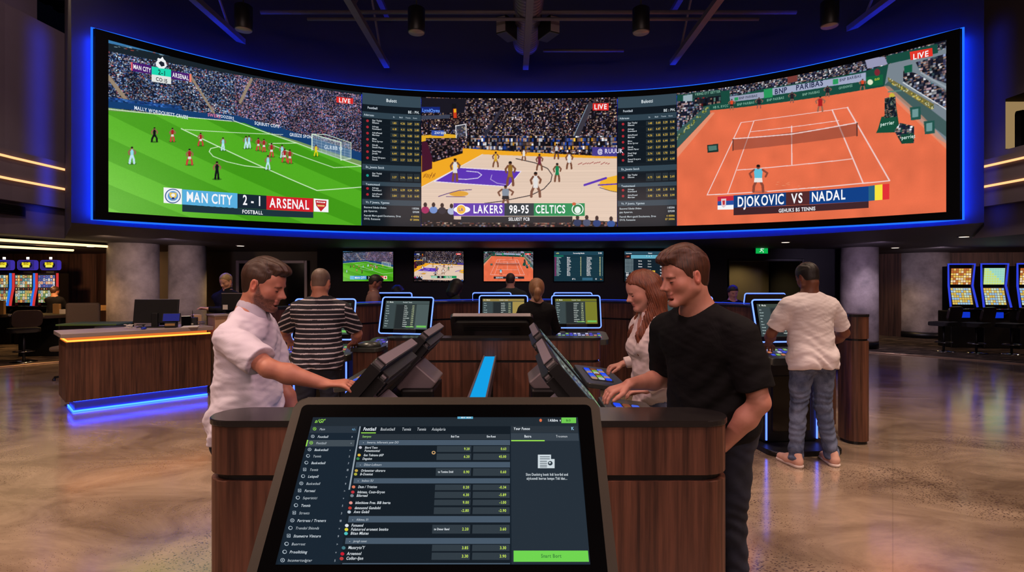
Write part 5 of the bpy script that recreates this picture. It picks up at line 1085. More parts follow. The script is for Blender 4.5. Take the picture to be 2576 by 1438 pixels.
def chair(loc, rz, label, zs=.5, back=.5, mat='blackfab', w=.24):
    t = empty('office_chair', loc, rz, label, 'chair')
    box('seat', -w, w, -.24, .22, zs, zs+.08, M[mat], t, .03); box('backrest', -w+.01, w-.01, .2, .26, zs+.16, zs+.16+back, M[mat], t, .04, 3, None)
    box('back_bracket', -.03, .03, .2, .24, zs, zs+.25, M['black'], t); tube('post', [(0, 0, .06), (0, 0, zs)], .03, M['chrome'], t, 10)
    for k in range(5):
        a = 2*PI*k/5; tube('leg', [(0, 0, .09), (.28*math.cos(a), .28*math.sin(a), .05)], .02, M['black'], t, 6); lathe('caster', [(.02, 0), (.025, .02), (.015, .045)], M['black'], t, (.28*math.cos(a), .28*math.sin(a), 0), 8)
    return t
c0 = on_desk(.62, 1.15, 0); chair(c0, dang+PI, 'low black office chair behind the reception desk', .42, .42)
c0 = at(190, 900, 9.3); chair((c0.x, 9.3, 0), .2, 'tan high backed chair behind the reception desk corner', .48, .62, 'tanfab', .27)
t = empty('side_counter', (at(215, 0, 8.35).x, 8.35, 0), .1, 'low dark counter with a green edged lid behind the desk corner', 'counter'); box('counter_body', -.35, .42, 0, .5, 0, .96, M['black'], t, .01); box('counter_lid', -.4, .45, -.03, .53, .96, .985, plain('olive_lid', (90, 120, 60), .5), t, .004)
# ---------------------------------------------------------------- gaming tables and stools (dark side room)
def stool(loc, rz, label, sw=.24):
    t = empty('bar_stool', loc, rz, label, 'stool')
    lathe('base_disc', [(.22, 0), (.22, .012), (.05, .03)], M['chrome'], t, n=24); tube('post', [(0, 0, .02), (0, 0, .6)], .025, M['black'], t, 10)
    pts = [(.17*math.cos(a), .17*math.sin(a), .22) for a in np.linspace(0, 2*PI, 17)[:-1]]; tube('foot_ring', pts, .01, M['chrome'], t, 6, True)
    prism('seat', rrect(-sw, sw, -.22, .2, .08), .6, .69, M['blackfab'], t, bev=.02)
    BM_ = Matrix.Translation((0, .17, .72)) @ Matrix.Rotation(math.radians(80), 4, 'X'); prism('backrest', rrect(-sw, sw, 0, .34, .09), -.05, .0, M['brownfab'], t, BM_, bev=.015)
    return t
stool((at(60, 0, 11.2).x, 11.2, 0), -2.2, 'dark leather stool on the carpet beside the gaming table edge')
def gtable(x, y, label, w=.9):
    t = empty('gaming_table', (x, y, 0), 0, label, 'gaming table')
    pts = [(w*math.cos(a), .75*math.sin(a)) for a in np.linspace(-PI, 0, 20)]+[(w, .25), (-w, .25)]
    prism('table_rail', [(p[0]*1.08, p[1]*1.08) for p in pts], .84, .9, M['brownfab'], t, bev=.02); prism('felt', pts, .895, .91, M['felt'], t); box('table_body', -.45, .45, -.3, .15, .0, .84, M['black'], t, .02); return t
gtable(at(262, 0, 12.6).x+.35, 13.9, 'dark gaming table in the side room before the brown wall')
gtable(-11.95, 12.1, 'gaming table with a pale edge beside the dark leather stool', .8)
for (u, Y, z, w, h, lab, mt_) in ((143, 12.3, .91, .14, .22, 'tan upright board standing on the gaming table', 'card'), (262, 13.7, .91, .2, .13, 'small tan card stand on the gaming table near the column', 'card'), (163, 12.25, .91, .2, .1, 'white box on the gaming table beside the tan board', 'paper'), (4, 12.1, .91, .14, .3, 'tan upright board at the picture edge on the gaming table', 'card')):
    x = at(u, 0, Y).x; o = tag(box('table_sign' if mt_ == 'card' else 'white_box', -w/2, w/2, -.03, .03, 0, h, M[mt_], None, .003), lab, 'sign' if mt_ == 'card' else 'box'); o.location = (x, Y, z)
gtable(-10.25, 12.35, 'dark gaming table carrying the tan board next to the slot machines', .55)
def slot_left(x, y, label, cl, cr, hue):
    t = empty('slot_machine', (x, y, 0), 0, label, 'slot machine')
    box('cabinet_body', -.27, .27, 0, .5, 0, .98, M['black'], t, .02); box('button_deck', -.29, .29, -.2, .1, .93, 1.0, M['blackgloss'], t, .02)
    bm = bmesh.new(); b_box(bm, -.24, .24, .0, .06, 1.0, 1.84, .01); from_bm('screen_tower', bm, M['blackgloss'], t); box('tower_back', -.25, .25, .06, .4, .98, 1.84, M['black'], t, .01)
    for sx, cc, nm in ((-1, cl, 'a'), (1, cr, 'b')):
        pts = [(sx*.27, .0-.12*math.sin(max(0, (.55-k/9.))*1.6)*1.0, 1.0+.84*k/9.) for k in range(10)]
        tube('side_light', pts, .026, cc, t, 8)
    rr = random.Random(label); pl = Plane((-.22, -.004, 1.08), (1, 0, 0), (0, 0, 1)); c = Canvas(pl)
    c.quad_st([(0, 0), (.44, 0), (.44, .72), (0, .72)], (60, 50, 40), 0)
    for r_ in range(9):
        for k in range(7):
            col = rr.choice([(210, 190, 110), (120, 160, 90), (200, 210, 200), (150, 90, 70), (90, 150, 160), (230, 170, 80)]) if r_ not in (4,) else (40, 30, 30)
            if hue and r_ > 4: col = rr.choice([(90, 110, 190), (200, 200, 220), (230, 180, 150), (70, 90, 170)])
            c.quad_st([(k*.062+.004, r_*.079), (k*.062+.058, r_*.079), (k*.062+.058, r_*.079+.07), (k*.062+.004, r_*.079+.07)], col)
            c.quad_st([(k*.062+.018, r_*.079+.02), (k*.062+.042, r_*.079+.02), (k*.062+.042, r_*.079+.05), (k*.062+.018, r_*.079+.05)], rr.choice([(230, 220, 160), (90, 70, 50), (200, 100, 60)]), 2)
    c.build('game_screen', t)
    box('topper_neck', -.1, .1, .1, .2, 1.84, 1.92, M['black'], t); prism('topper_sign', rrect(-.235, .235, 1.92, 2.18, .05), -.05, .05, M['violetled'], t, Matrix.Translation((0, .12, 0)) @ Matrix.Rotation(PI/2, 4, 'X'), bev=.01)
    pl = Plane((-.21, .066, 1.935), (1, 0, 0), (0, 0, 1)); c = Canvas(pl); c.quad_st([(0, 0), (.42, 0), (.42, .23), (0, .23)], (50, 40, 120), 0)
    a = np.linspace(0, 2*PI, 25)[:-1]; P_ = np.stack([.21+.16*np.cos(a), .115+.095*np.sin(a)], 1); c.add(np.concatenate([[[.21, .115]], P_]), [(0, i+1, (i+1) % 24+1) for i in range(24)], (20, 16, 40), 1)
    c.quad_st([(.10, .11), (.32, .11), (.32, .185), (.10, .185)], (236, 216, 40), 2); c.quad_st([(.12, .055), (.30, .055), (.30, .11), (.12, .11)], (240, 230, 90), 2)
    V, T, w_ = text2d('BIG', True, 1); c.add(np.stack([  .21+(V[:, 0]-w_/2)*.05, .125+V[:, 1]*.06], 1), T, (120, 80, 20), 4)
    c.build('topper_display', t); tube('beacon', [(0, .12, 2.2), (0, .12, 2.26)], .03, M['lampwarm'], t, 8)
    return t
M['redled'] = emit('red_side_light', (230, 60, 60), .8); M['blueled2'] = emit('blue_side_light', (40, 120, 240), .9); M['violetled'] = emit('violet_topper_edge', (90, 70, 230), .45)
for (u, lab, a, b, h) in ((0, 'slot machine with violet topper cut by the picture edge', 'blueled2', 'blueled2', 0), (60, 'slot machine with red left and blue right side lights', 'redled', 'blueled2', 0), (118, 'slot machine with two red side lights next to the brown wall', 'redled', 'redled', 1)):
    slot_left(at(u, 0, 14.4).x, 14.4, lab, M[a], M[b], h)
def slot_right(x, y, label, seed, rz):
    t = empty('slot_machine', (x, y, 0), rz, label, 'slot machine')
    box('cabinet_body', -.29, .29, 0, .5, 0, .9, M['black'], t, .02); box('button_deck', -.3, .3, -.22, .1, .9, .96, M['blackgloss'], t, .02)
    th = .22; bm = bmesh.new(); b_box(bm, -.26, .26, 0, .1, 0, .55, .01, 2, Matrix.Translation((0, .02, .98)) @ Matrix.Rotation(-th, 4, 'X')); b_box(bm, -.26, .26, .0, .1, 0, .55, .01, 2, Matrix.Translation((0, .14, 1.5)) @ Matrix.Rotation(.08, 4, 'X')); b_box(bm, -.22, .22, .18, .45, .9, 2.0, .01); from_bm('screen_tower', bm, M['blackgloss'], t)
    pts = [(-.30, -.02, 1.0), (-.27, .11, 1.52), (-.3, .07, 2.05), (.3, .07, 2.05), (.27, .11, 1.52), (.30, -.02, 1.0)]; tube('edge_light', pts, .022, M['slotblue'], t, 8)
    rr = random.Random(seed)
    for (O, ang, w, h, nm, pal) in (((-.23, .125, 1.55), -.08, .46, .4, 'upper_screen', [(230, 190, 90), (190, 110, 50), (240, 220, 180), (120, 60, 40)] if seed % 2 else [(200, 220, 120), (150, 210, 190), (190, 200, 140), (170, 220, 200)]), ((-.23, .02+.02, 1.06), th, .46, .42, 'lower_screen', [(200, 220, 190), (150, 190, 220), (220, 190, 90), (120, 90, 60)])):
        ey = np.array([0, math.sin(ang), math.cos(ang)]); c = Canvas(Plane(np.array(O)-np.array([0, .02, 0]), (1, 0, 0), ey)); c.quad_st([(0, 0), (w, 0), (w, h), (0, h)], pal[3], 0)
        for i in range(8):
            for j in range(7): c.quad_st([(i*w/8, j*h/7), ((i+.85)*w/8, j*h/7), ((i+.85)*w/8, (j+.8)*h/7), (i*w/8, (j+.8)*h/7)], pal[rr.randrange(3)] if nm == 'lower_screen' or seed % 2 else pal[(i+j > 7)])
        c.build(nm, t)
    box('belly_light', -.14, .14, -.012, 0, .74, .88, M['bellyblue'], t, .01)
    c = Canvas(Plane((-.24, -.17, .963), (1, 0, 0), (0, 1, 0)))
    for i in range(8): c.quad_st([(i*.06, 0), (i*.06+.04, 0), (i*.06+.04, .05), (i*.06, .05)], rr.choice([(60, 60, 180), (190, 190, 210), (40, 30, 60), (180, 60, 60)]))
    c.build('button_row', t)
    return t
M['slotblue'] = emit('blue_cabinet_edge', (50, 70, 230), .9); M['bellyblue'] = emit('blue_belly_light', (20, 60, 230), .7)
for k, (u, lab) in enumerate(((2424, 'blue edged slot machine with orange upper screen, closest to the concrete column'), (2508, 'blue edged slot machine with green upper screen, between its two neighbours'), (2600, 'blue edged slot machine cut off by the picture edge'))):
    slot_right(at(u, 0, 13.6-.15*k).x, 13.6-.15*k, lab, k+1, -.12)
for k, (u, Y, lab) in enumerate(((2374, 12.9, 'black stool before the slot machine with the orange screen'), (2456, 12.6, 'black stool before the slot machine with the green screen'), (2545, 12.4, 'black stool at the picture edge before the last slot machine'))):
    stool((at(u, 0, Y).x, Y, 0), -2.7, lab, .27)
# ---------------------------------------------------------------- implicit surface modelling for figures
def _n(v): v = np.asarray(v, float); return v/(np.linalg.norm(v)+1e-12)
class Shape:
    """ordered list of rounded primitives blended into one closed surface"""
    def __init__(s): s.ops = []
    def cap(s, a, b, ra, rb=None, k=.02, op='u', flat=None, f=1.0):      # tapered capsule; flat=(axis) squeezed by f
        s.ops.append(('c', np.array(a, float), np.array(b, float), ra, ra if rb is None else rb, None if flat is None else _n(flat), f, k, op)); return s
    def ell(s, c, r, k=.02, op='u', R=None):
        s.ops.append(('e', np.array(c, float), np.array(r, float), R, None, None, None, k, op)); return s
    def plane(s, p, n, k=.0):                                            # keep the side opposite to n
        s.ops.append(('p', np.array(p, float), _n(n), None, None, None, None, k, 'i')); return s
    def fn(s, f, k=0, op='i'): s.ops.append(('f', f, None, None, None, None, None, k, op)); return s
    def chain(s, pts, rs, k=.02, flat=None, f=1.0):
        for i in range(len(pts)-1): s.cap(pts[i], pts[i+1], rs[i], rs[i+1], k, 'u', flat, f)
        return s
    @staticmethod
    def dist(o, P):
        if o[0] == 'c':
            a, b, ra, rb, n, f = o[1:7]; Q = P-a; d = b-a
            if n is not None: Q = Q+np.outer(Q @ n, n)*(1/f-1); d = d+n*np.dot(d, n)*(1/f-1)
            L = np.dot(d, d)+1e-12; t = np.clip(Q @ d/L, 0, 1); r = ra+(rb-ra)*t
            e = np.sqrt(((Q-t[:, None]*d)**2).sum(1))-r
            return e*(f if (n is not None and f < 1) else 1)
        if o[0] == 'e':
            Q = P-o[1]
            if o[3] is not None: Q = Q @ o[3]
            q = Q/o[2]; l = np.sqrt((q*q).sum(1))+1e-9; g = np.sqrt(((q/o[2])**2).sum(1))+1e-9
            return (l-1)*l/g
        if o[0] == 'p': return (P-o[1]) @ o[2]
        return o[1](P)
    def ev(s, P):
        acc = np.full(len(P), 10.0)
        for o in s.ops: acc = s.comb(acc, s.dist(o, P), o[7], o[8])
        return acc
    @staticmethod
    def comb(a, d, k, op):
        if op == 'u':
            if k <= 0: return np.minimum(a, d)
            h = np.clip(.5+.5*(a-d)/k, 0, 1); return a*(1-h)+d*h-k*h*(1-h)
        if op == 's': d = -d
        if k <= 0: return np.maximum(a, d)
        h = np.clip(.5-.5*(a-d)/k, 0, 1); return a*(1-h)+d*h+k*h*(1-h)
def surfnet(sh, lo, hi, vox, B=8, disp=None):
    lo = np.array(lo, float); n = np.ceil((np.array(hi, float)-lo)/(vox*B)).astype(int); hd = vox*B*.5*math.sqrt(3)
    g = np.stack(np.meshgrid(*[np.arange(k) for k in n], indexing='ij'), -1).reshape(-1, 3)
    cen = lo+(g+.5)*vox*B; margin = hd*1.5+.03
    act = np.abs(sh.ev(cen)) < margin; g = g[act]; cen = cen[act]
    L = np.stack(np.meshgrid(*[np.arange(B+1)]*3, indexing='ij'), -1).reshape(-1, 3)
    nb = len(g); K = len(L); acc = np.full((nb, K), 10.0, np.float32)
    # per primitive, only the blocks it can reach
    for o in sh.ops:
        if o[0] in 'cef' and o[8] == 'u' or (o[0] in 'ce' and o[8] == 's'):
            if o[0] == 'f': sel = np.arange(nb)
            else: sel = np.nonzero(Shape.dist(o, cen) < hd*1.6+o[7]+.02)[0]
        else: sel = np.arange(nb)
        for c in range(0, len(sel), 400):
            q = sel[c:c+400]; P = (lo+(g[q][:, None, :]*B+L[None])*vox).reshape(-1, 3)
            acc[q] = Shape.comb(acc[q].reshape(-1).astype(float), Shape.dist(o, P), o[7], o[8]).reshape(len(q), K)
    if disp is not None:
        for c in range(0, nb, 400):
            q = slice(c, c+400); P = (lo+(g[q][:, None, :]*B+L[None])*vox).reshape(-1, 3); acc[q] += disp(P).reshape(acc[q].shape)
    A = acc.reshape(nb, B+1, B+1, B+1); ins = A < 0
    N3 = n*B+2; key = lambda ix: (ix[..., 0]*N3[1]+ix[..., 1])*N3[2]+ix[..., 2]
    # vertices
    c8 = [(i, j, k) for i in (0, 1) for j in (0, 1) for k in (0, 1)]
    S = lambda T, c: T[:, c[0]:c[0]+B, c[1]:c[1]+B, c[2]:c[2]+B]
    cnt = sum(S(ins, c).astype(np.int8) for c in c8); m = (cnt > 0) & (cnt < 8)
    bi, i, j, k = np.nonzero(m); vals = np.stack([S(A, c)[bi, i, j, k] for c in c8], 1).astype(float)
    pos = np.zeros((len(bi), 3)); num = np.zeros(len(bi))
    for x in range(8):
        for y in range(x+1, 8):
            if bin(x ^ y).count('1') != 1: continue
            a, b = vals[:, x], vals[:, y]; e = (a < 0) != (b < 0); t = np.where(e, a/(a-b+1e-12), 0)
            p = np.array(c8[x])+t[:, None]*(np.array(c8[y])-np.array(c8[x])); pos[e] += p[e]; num[e] += 1
    pos /= num[:, None]; cell = g[bi]*B+np.stack([i, j, k], 1); V = lo+(cell+pos)*vox; ck = key(cell)
    order = np.argsort(ck); cks = ck[order]
    quads = []
    for ax in range(3):
        d = [0, 0, 0]; d[ax] = 1; a = ins[:, :B, :B, :B]; b = S(ins, d); e = a != b
        bi, i, j, k = np.nonzero(e); c = g[bi]*B+np.stack([i, j, k], 1); u, w = [x for x in range(3) if x != ax]
        du = np.zeros(3, int); du[u] = 1; dw = np.zeros(3, int); dw[w] = 1
        q = np.stack([key(c), key(c-du), key(c-du-dw), key(c-dw)], 1); ok = ((c-du-dw) >= 0).all(1)
        q = q[ok]; fl = (a[bi, i, j, k][ok]) != (ax == 1); q[~fl] = q[~fl][:, ::-1]; quads.append(q)
    Q = np.concatenate(quads); ix = np.searchsorted(cks, Q); ix = np.clip(ix, 0, len(cks)-1); good = (cks[ix] == Q).all(1)
    return V, order[ix[good]]
def relax(V, Q, it=1, lam=.5):
    E = np.concatenate([Q[:, [0, 1]], Q[:, [1, 2]], Q[:, [2, 3]], Q[:, [3, 0]]]); n = len(V)
    for _ in range(it):
        s_ = np.zeros((n, 3)); c = np.zeros(n)
        for a, b in ((0, 1), (1, 0)):
            for d in range(3): s_[:, d] += np.bincount(E[:, a], V[E[:, b], d], n)
            c += np.bincount(E[:, a], minlength=n)
        V = V+lam*(s_/np.maximum(c, 1)[:, None]-V)
    return V
def shape_obj(name, sh, lo, hi, vox, mat, parent, disp=None, it=1, color=None, clean=False, flow=None):
    V, Q = surfnet(sh, lo, hi, vox, disp=disp)
    V = relax(V, Q, it)
    if clean and len(V):                         # keep the pieces that matter
        lab = np.arange(len(V)); E = np.concatenate([Q[:, [0, 1]], Q[:, [1, 2]], Q[:, [2, 3]]])
        for _ in range(400):
            mlab = np.minimum(lab[E[:, 0]], lab[E[:, 1]]); l2 = lab.copy(); np.minimum.at(l2, E[:, 0], mlab); np.minimum.at(l2, E[:, 1], mlab); l2 = l2[l2]
            if (l2 == lab).all(): break
            lab = l2
        u, cn = np.unique(lab, return_counts=True); big = set(u[cn >= cn.max()*.999]) if clean == 'one' else set(u[cn > cn.max()*.04])
        kp = np.isin(lab, list(big)); re = np.cumsum(kp)-1; Q = re[Q[kp[Q[:, 0]]]]; V = V[kp]
    o = npmesh(name, V, Q, mat, parent, True)
    if flow is not None:
        q = flow.inv(V); cx = q-np.array([.012, -.045, 0]); az = np.arctan2(cx[:, 0], cx[:, 1]); r_ = np.hypot(cx[:, 0], cx[:, 1])+np.clip(.10-q[:, 2], 0, 1)
        fl = np.stack([np.cos(az)*46, np.sin(az)*46, r_*17+2*np.sin(az*3)], 1); a = o.data.attributes.new('Flow', 'FLOAT_VECTOR', 'POINT'); a.data.foreach_set('vector', fl.astype(np.float32).ravel())
    if color is not None:
        C = np.ones((len(V), 4)); C[:, :3] = color(V); a = o.data.color_attributes.new('Tone', 'FLOAT_COLOR', 'POINT'); a.data.foreach_set('color', C.astype(np.float32).ravel())
    return o
def snoise(P, s, seed=0):
    r = np.random.default_rng(seed); out = 0
    for i in range(5):
        d = r.normal(size=3); d /= np.linalg.norm(d); out = out+np.sin(P @ d*s*(1+.37*i)+r.random()*7+1.3*np.sin(P @ r.normal(size=3)*s*.5))/(1+.37*i)
    return out/3
# ---------------------------------------------------------------- materials of figures
def skin_mat(name, tone, rough=.5):
    m, nt, b = newmat(name); lk = nt.links.new
    at_ = N(nt, 'ShaderNodeAttribute', attribute_name='Tone'); tc = N(nt, 'ShaderNodeTexCoord'); nz = N(nt, 'ShaderNodeTexNoise', Scale=18.0, Detail=5.0); lk(tc.outputs['Object'], nz.inputs[0])
    mx = N(nt, 'ShaderNodeMix', data_type='RGBA', blend_type='MULTIPLY'); mx.inputs[0].default_value = .35; lk(at_.outputs['Color'], mx.inputs[6])
    cr = N(nt, 'ShaderNodeValToRGB'); cr.color_ramp.elements[0].position = .35; cr.color_ramp.elements[0].color = (.62, .42, .38, 1); cr.color_ramp.elements[1].position = .62; cr.color_ramp.elements[1].color = (1, 1, 1, 1)
    lk(nz.outputs['Fac'], cr.inputs[0]); lk(cr.outputs[0], mx.inputs[7]); lk(mx.outputs[2], b.inputs['Base Color'])
    b.inputs['Roughness'].default_value = rough; b.inputs['Subsurface Weight'].default_value = .0
    bp = N(nt, 'ShaderNodeBump', Strength=.1, Distance=.002); n2 = N(nt, 'ShaderNodeTexNoise', Scale=220.0, Detail=2.0); lk(tc.outputs['Object'], n2.inputs[0]); lk(n2.outputs['Fac'], bp.inputs['Height']); lk(bp.outputs[0], b.inputs['Normal'])
    return m
M['skin'] = skin_mat('skin', None)
def hair_mat(name, c0, c1, sc=(420, 420, 26)):
    m, nt, b = newmat(name); lk = nt.links.new
    fl = N(nt, 'ShaderNodeAttribute', attribute_name='Flow')
    nz = N(nt, 'ShaderNodeTexNoise', Scale=.9, Detail=4.0, Roughness=.6); lk(fl.outputs['Vector'], nz.inputs[0]); cr = N(nt, 'ShaderNodeValToRGB'); e = cr.color_ramp.elements
    e[0].position = .30; e[0].color = (*L3(c0), 1); e[1].position = .74; e[1].color = (*L3(c1), 1); lk(nz.outputs['Fac'], cr.inputs[0])
    at_ = N(nt, 'ShaderNodeAttribute', attribute_name='Tone'); mx = N(nt, 'ShaderNodeMix', data_type='RGBA', blend_type='MULTIPLY'); mx.inputs[0].default_value = 1.0; lk(cr.outputs[0], mx.inputs[6]); lk(at_.outputs['Color'], mx.inputs[7]); lk(mx.outputs[2], b.inputs['Base Color'])
    b.inputs['Roughness'].default_value = .45; bp = N(nt, 'ShaderNodeBump', Strength=.45, Distance=.003); lk(nz.outputs['Fac'], bp.inputs['Height']); lk(bp.outputs[0], b.inputs['Normal'])
    return m
def cloth_mat(name, col, rough=.85, weave=.15, vary=.06):
    m = plain(name, col, rough, scale=6, noise=vary, spec=.2); nt = m.node_tree; b = nt.nodes['Principled BSDF']; lk = nt.links.new
    tc = N(nt, 'ShaderNodeTexCoord'); n1 = N(nt, 'ShaderNodeTexNoise', Scale=7.0, Detail=3.0, Distortion=1.2); n2 = N(nt, 'ShaderNodeTexNoise', Scale=300.0, Detail=1.0)
    lk(tc.outputs['Object'], n1.inputs[0]); lk(tc.outputs['Object'], n2.inputs[0]); b1 = N(nt, 'ShaderNodeBump', Strength=.35, Distance=.02); b2 = N(nt, 'ShaderNodeBump', Strength=weave, Distance=.002)
    lk(n1.outputs['Fac'], b1.inputs['Height']); lk(n2.outputs['Fac'], b2.inputs['Height']); lk(b1.outputs[0], b2.inputs['Normal']); lk(b2.outputs[0], b.inputs['Normal'])
    return m
def denim_mat(name, c0, c1):
    m, nt, b = newmat(name); lk = nt.links.new; tc = N(nt, 'ShaderNodeTexCoord'); nz = N(nt, 'ShaderNodeTexNoise', Scale=5.0, Detail=7.0, Roughness=.7, Distortion=.6); lk(tc.outputs['Object'], nz.inputs[0])
    cr = N(nt, 'ShaderNodeValToRGB'); e = cr.color_ramp.elements; e[0].position = .38; e[0].color = (*L3(c0), 1); e[1].position = .66; e[1].color = (*L3(c1), 1); lk(nz.outputs['Fac'], cr.inputs[0]); lk(cr.outputs[0], b.inputs['Base Color'])
    b.inputs['Roughness'].default_value = .9; bp = N(nt, 'ShaderNodeBump', Strength=.3, Distance=.01); lk(nz.outputs['Fac'], bp.inputs['Height']); lk(bp.outputs[0], b.inputs['Normal']); return m
def stripe_mat():
    m, nt, b = newmat('striped_jersey'); lk = nt.links.new; at_ = N(nt, 'ShaderNodeAttribute', attribute_name='Tone'); lk(at_.outputs['Color'], b.inputs['Base Color']); b.inputs['Roughness'].default_value = .85; return m
M['polo'] = cloth_mat('pale_polo_cotton', (216, 210, 226)); M['polotrim'] = cloth_mat('polo_collar_trim', (190, 185, 202)); M['blacktee'] = cloth_mat('black_cotton', (13, 13, 15)); M['whitetee'] = cloth_mat('white_cotton', (226, 216, 222)); M['blouse'] = cloth_mat('cream_blouse_satin', (222, 210, 206), .5)
M['denim'] = denim_mat('blue_denim', (46, 58, 88), (112, 124, 154)); M['darkdenim'] = denim_mat('dark_denim', (14, 18, 30), (32, 38, 56)); M['blackcloth'] = cloth_mat('black_wool', (18, 17, 20)); M['greencloth'] = cloth_mat('dark_green_cotton', (44, 50, 50)); M['browncloth'] = cloth_mat('brown_cotton', (118, 88, 86)); M['stripe'] = stripe_mat(); M['shoe'] = plain('blush_sneaker', (214, 168, 152), .7, scale=20); M['sole'] = plain('white_sole', (220, 205, 200), .6, scale=20); M['eyewhite'] = plain('eye_white', (200, 190, 186), .3, scale=5, noise=.02); M['iris'] = plain('iris_dark', (40, 34, 34), .2, scale=5); M['belt'] = plain('dark_shoe_leather', (20, 18, 18), .4, scale=10)
# ---------------------------------------------------------------- head
def head_shape(sh, X, female=False, jaw=1.0):
    """X: function local head point -> body space; head centre between the ears, +y forward"""
    R = X.R; c = lambda a, b, ra, rb=None, k=.012, op='u', flat=None, f=1.0: sh.cap(X(a), X(b), ra, rb, k, op, None if flat is None else R @ np.array(flat, float), f)
    e = lambda p, r, k=.015, op='u': sh.ell(X(p), r, k, op, R)
    e((0, -.014, .040), (.0765, .099, .086), .03); e((0, .022, -.02), (.064, .072, .088), .03)
    e((0, .048, .045), (.060, .048, .055), .02)                                   # forehead
    j = jaw*(.9 if female else 1.0)
    for s_ in (-1, 1):
        c((s_*.056*j, .000, -.050), (s_*.016, .076, -.098), .021*j, .016, .022)    # jaw line
        e((s_*.044, .052, -.022), (.022, .026, .024), .025)                        # cheek
        c((s_*.050, -.01, .0), (s_*.054*j, .0, -.045), .024, .02, .02)
    c((-.010, .083, -.100), (.010, .083, -.100), .0155, .0155, .015)               # chin
    c((0, .0, -.06), (0, .05, -.085), .040, .03, .02)
    c((-.034, .086, .020), (.034, .086, .020), .0105 if not female else .008, None, .014)   # brow
    c((0, .088, .020), (0, .1155, -.021), .0068, .0085, .009); e((0, .1195, -.0275), (.0115, .0110, .0092), .007); c((0, .084, .006), (0, .096, -.030), .009, .0165, .010); c((0, .088, -.036), (0, .090, -.052), .013, .013, .008)
    for s_ in (-1, 1): e((s_*.0125, .104, -.033), (.0078, .010, .0075), .006)
    c((-.016, .0925, -.0565), (.016, .0925, -.0565), .0062, None, .007); c((-.020, .088, -.063), (.020, .088, -.063), .0024, None, .003, 's')
    c((-.013, .0915, -.070), (.013, .0915, -.070), .0066, None, .007); e((0, .083, -.083), (.016, .008, .006), .008, 's')
    for s_ in (-1, 1):
        e((s_*.031, .101, .000), (.0165, .014, .0125), .010, 's'); e((s_*.0315, .0785, -.001), (.0145, .0135, .0125), .003)
        c((s_*.019, .0935, -.0035), (s_*.046, .084, -.0045), .0022, None, .003, 's')  # eyelid slit
    if not female or True:
        for s_ in (-1, 1):
            sh.ell(X((s_*.080, -.012, -.004)), (.0095, .0185, .0315), .006, 'u', R @ rot_xyz(.12, 0, -s_*.35))
            sh.ell(X((s_*.0885, -.008, .001)), (.0075, .0095, .019), .004, 's', R @ rot_xyz(.12, 0, -s_*.35))
            sh.ell(X((s_*.083, -.003, -.006)), (.004, .004, .008), .003, 'u', R)
def rot_xyz(ax, ay, az): return np.array(Matrix.Rotation(az, 3, 'Z') @ Matrix.Rotation(ay, 3, 'Y') @ Matrix.Rotation(ax, 3, 'X'))
class Xf:
    def __init__(s, o, R): s.o = np.array(o, float); s.R = np.array(R, float)
    def __call__(s, p): return s.o+s.R @ np.array(p, float)
    def inv(s, P): return (P-s.o) @ s.R
def hair_short(X, top=.022, side=.006, quiff=None, bald=0, back=-.06, female=False):
    sh = Shape(); R = X.R
    sh.ell(X((0, -.016, .040)), (.0765+side, .099+side, .086+side), .02, 'u', R); sh.ell(X((0, -.004, .062)), (.066+side, .088+side*.6, .064+top), .02, 'u', R)
    sh.cap(X((-.068, .0, .0)), X((-.066, -.0, -.02)), .010+side*.4, .007, .012); sh.cap(X((.068, .0, .0)), X((.066, .0, -.02)), .010+side*.4, .007, .012)
    sh.ell(X((0, -.045, -.03)), (.055+side*.5, .046+side, .05), .03, 'u', R)
    if quiff is not None:
        for q in quiff: sh.ell(X(q[:3]), q[3:6], .02, 'u', R)
    def region(P):
        q = X.inv(P); y, z, x = q[:, 1], q[:, 2], np.abs(q[:, 0])
        yy = np.array([-.2, -.075, -.05, -.03, -.022, .002, .008, .022, .030, .042, .056, .09, .2])
        zz = np.array([back, back, back+.006, -.035, .022, .026, -.012, -.014, .012, .040, .050, .072, .074])
        zl = np.interp(y, yy, zz); zl = np.where(x < .04, np.maximum(zl, np.where(y > .03, .060, zl)), zl)
        return (zl-z)*.8
    sh.fn(region, .004); return sh
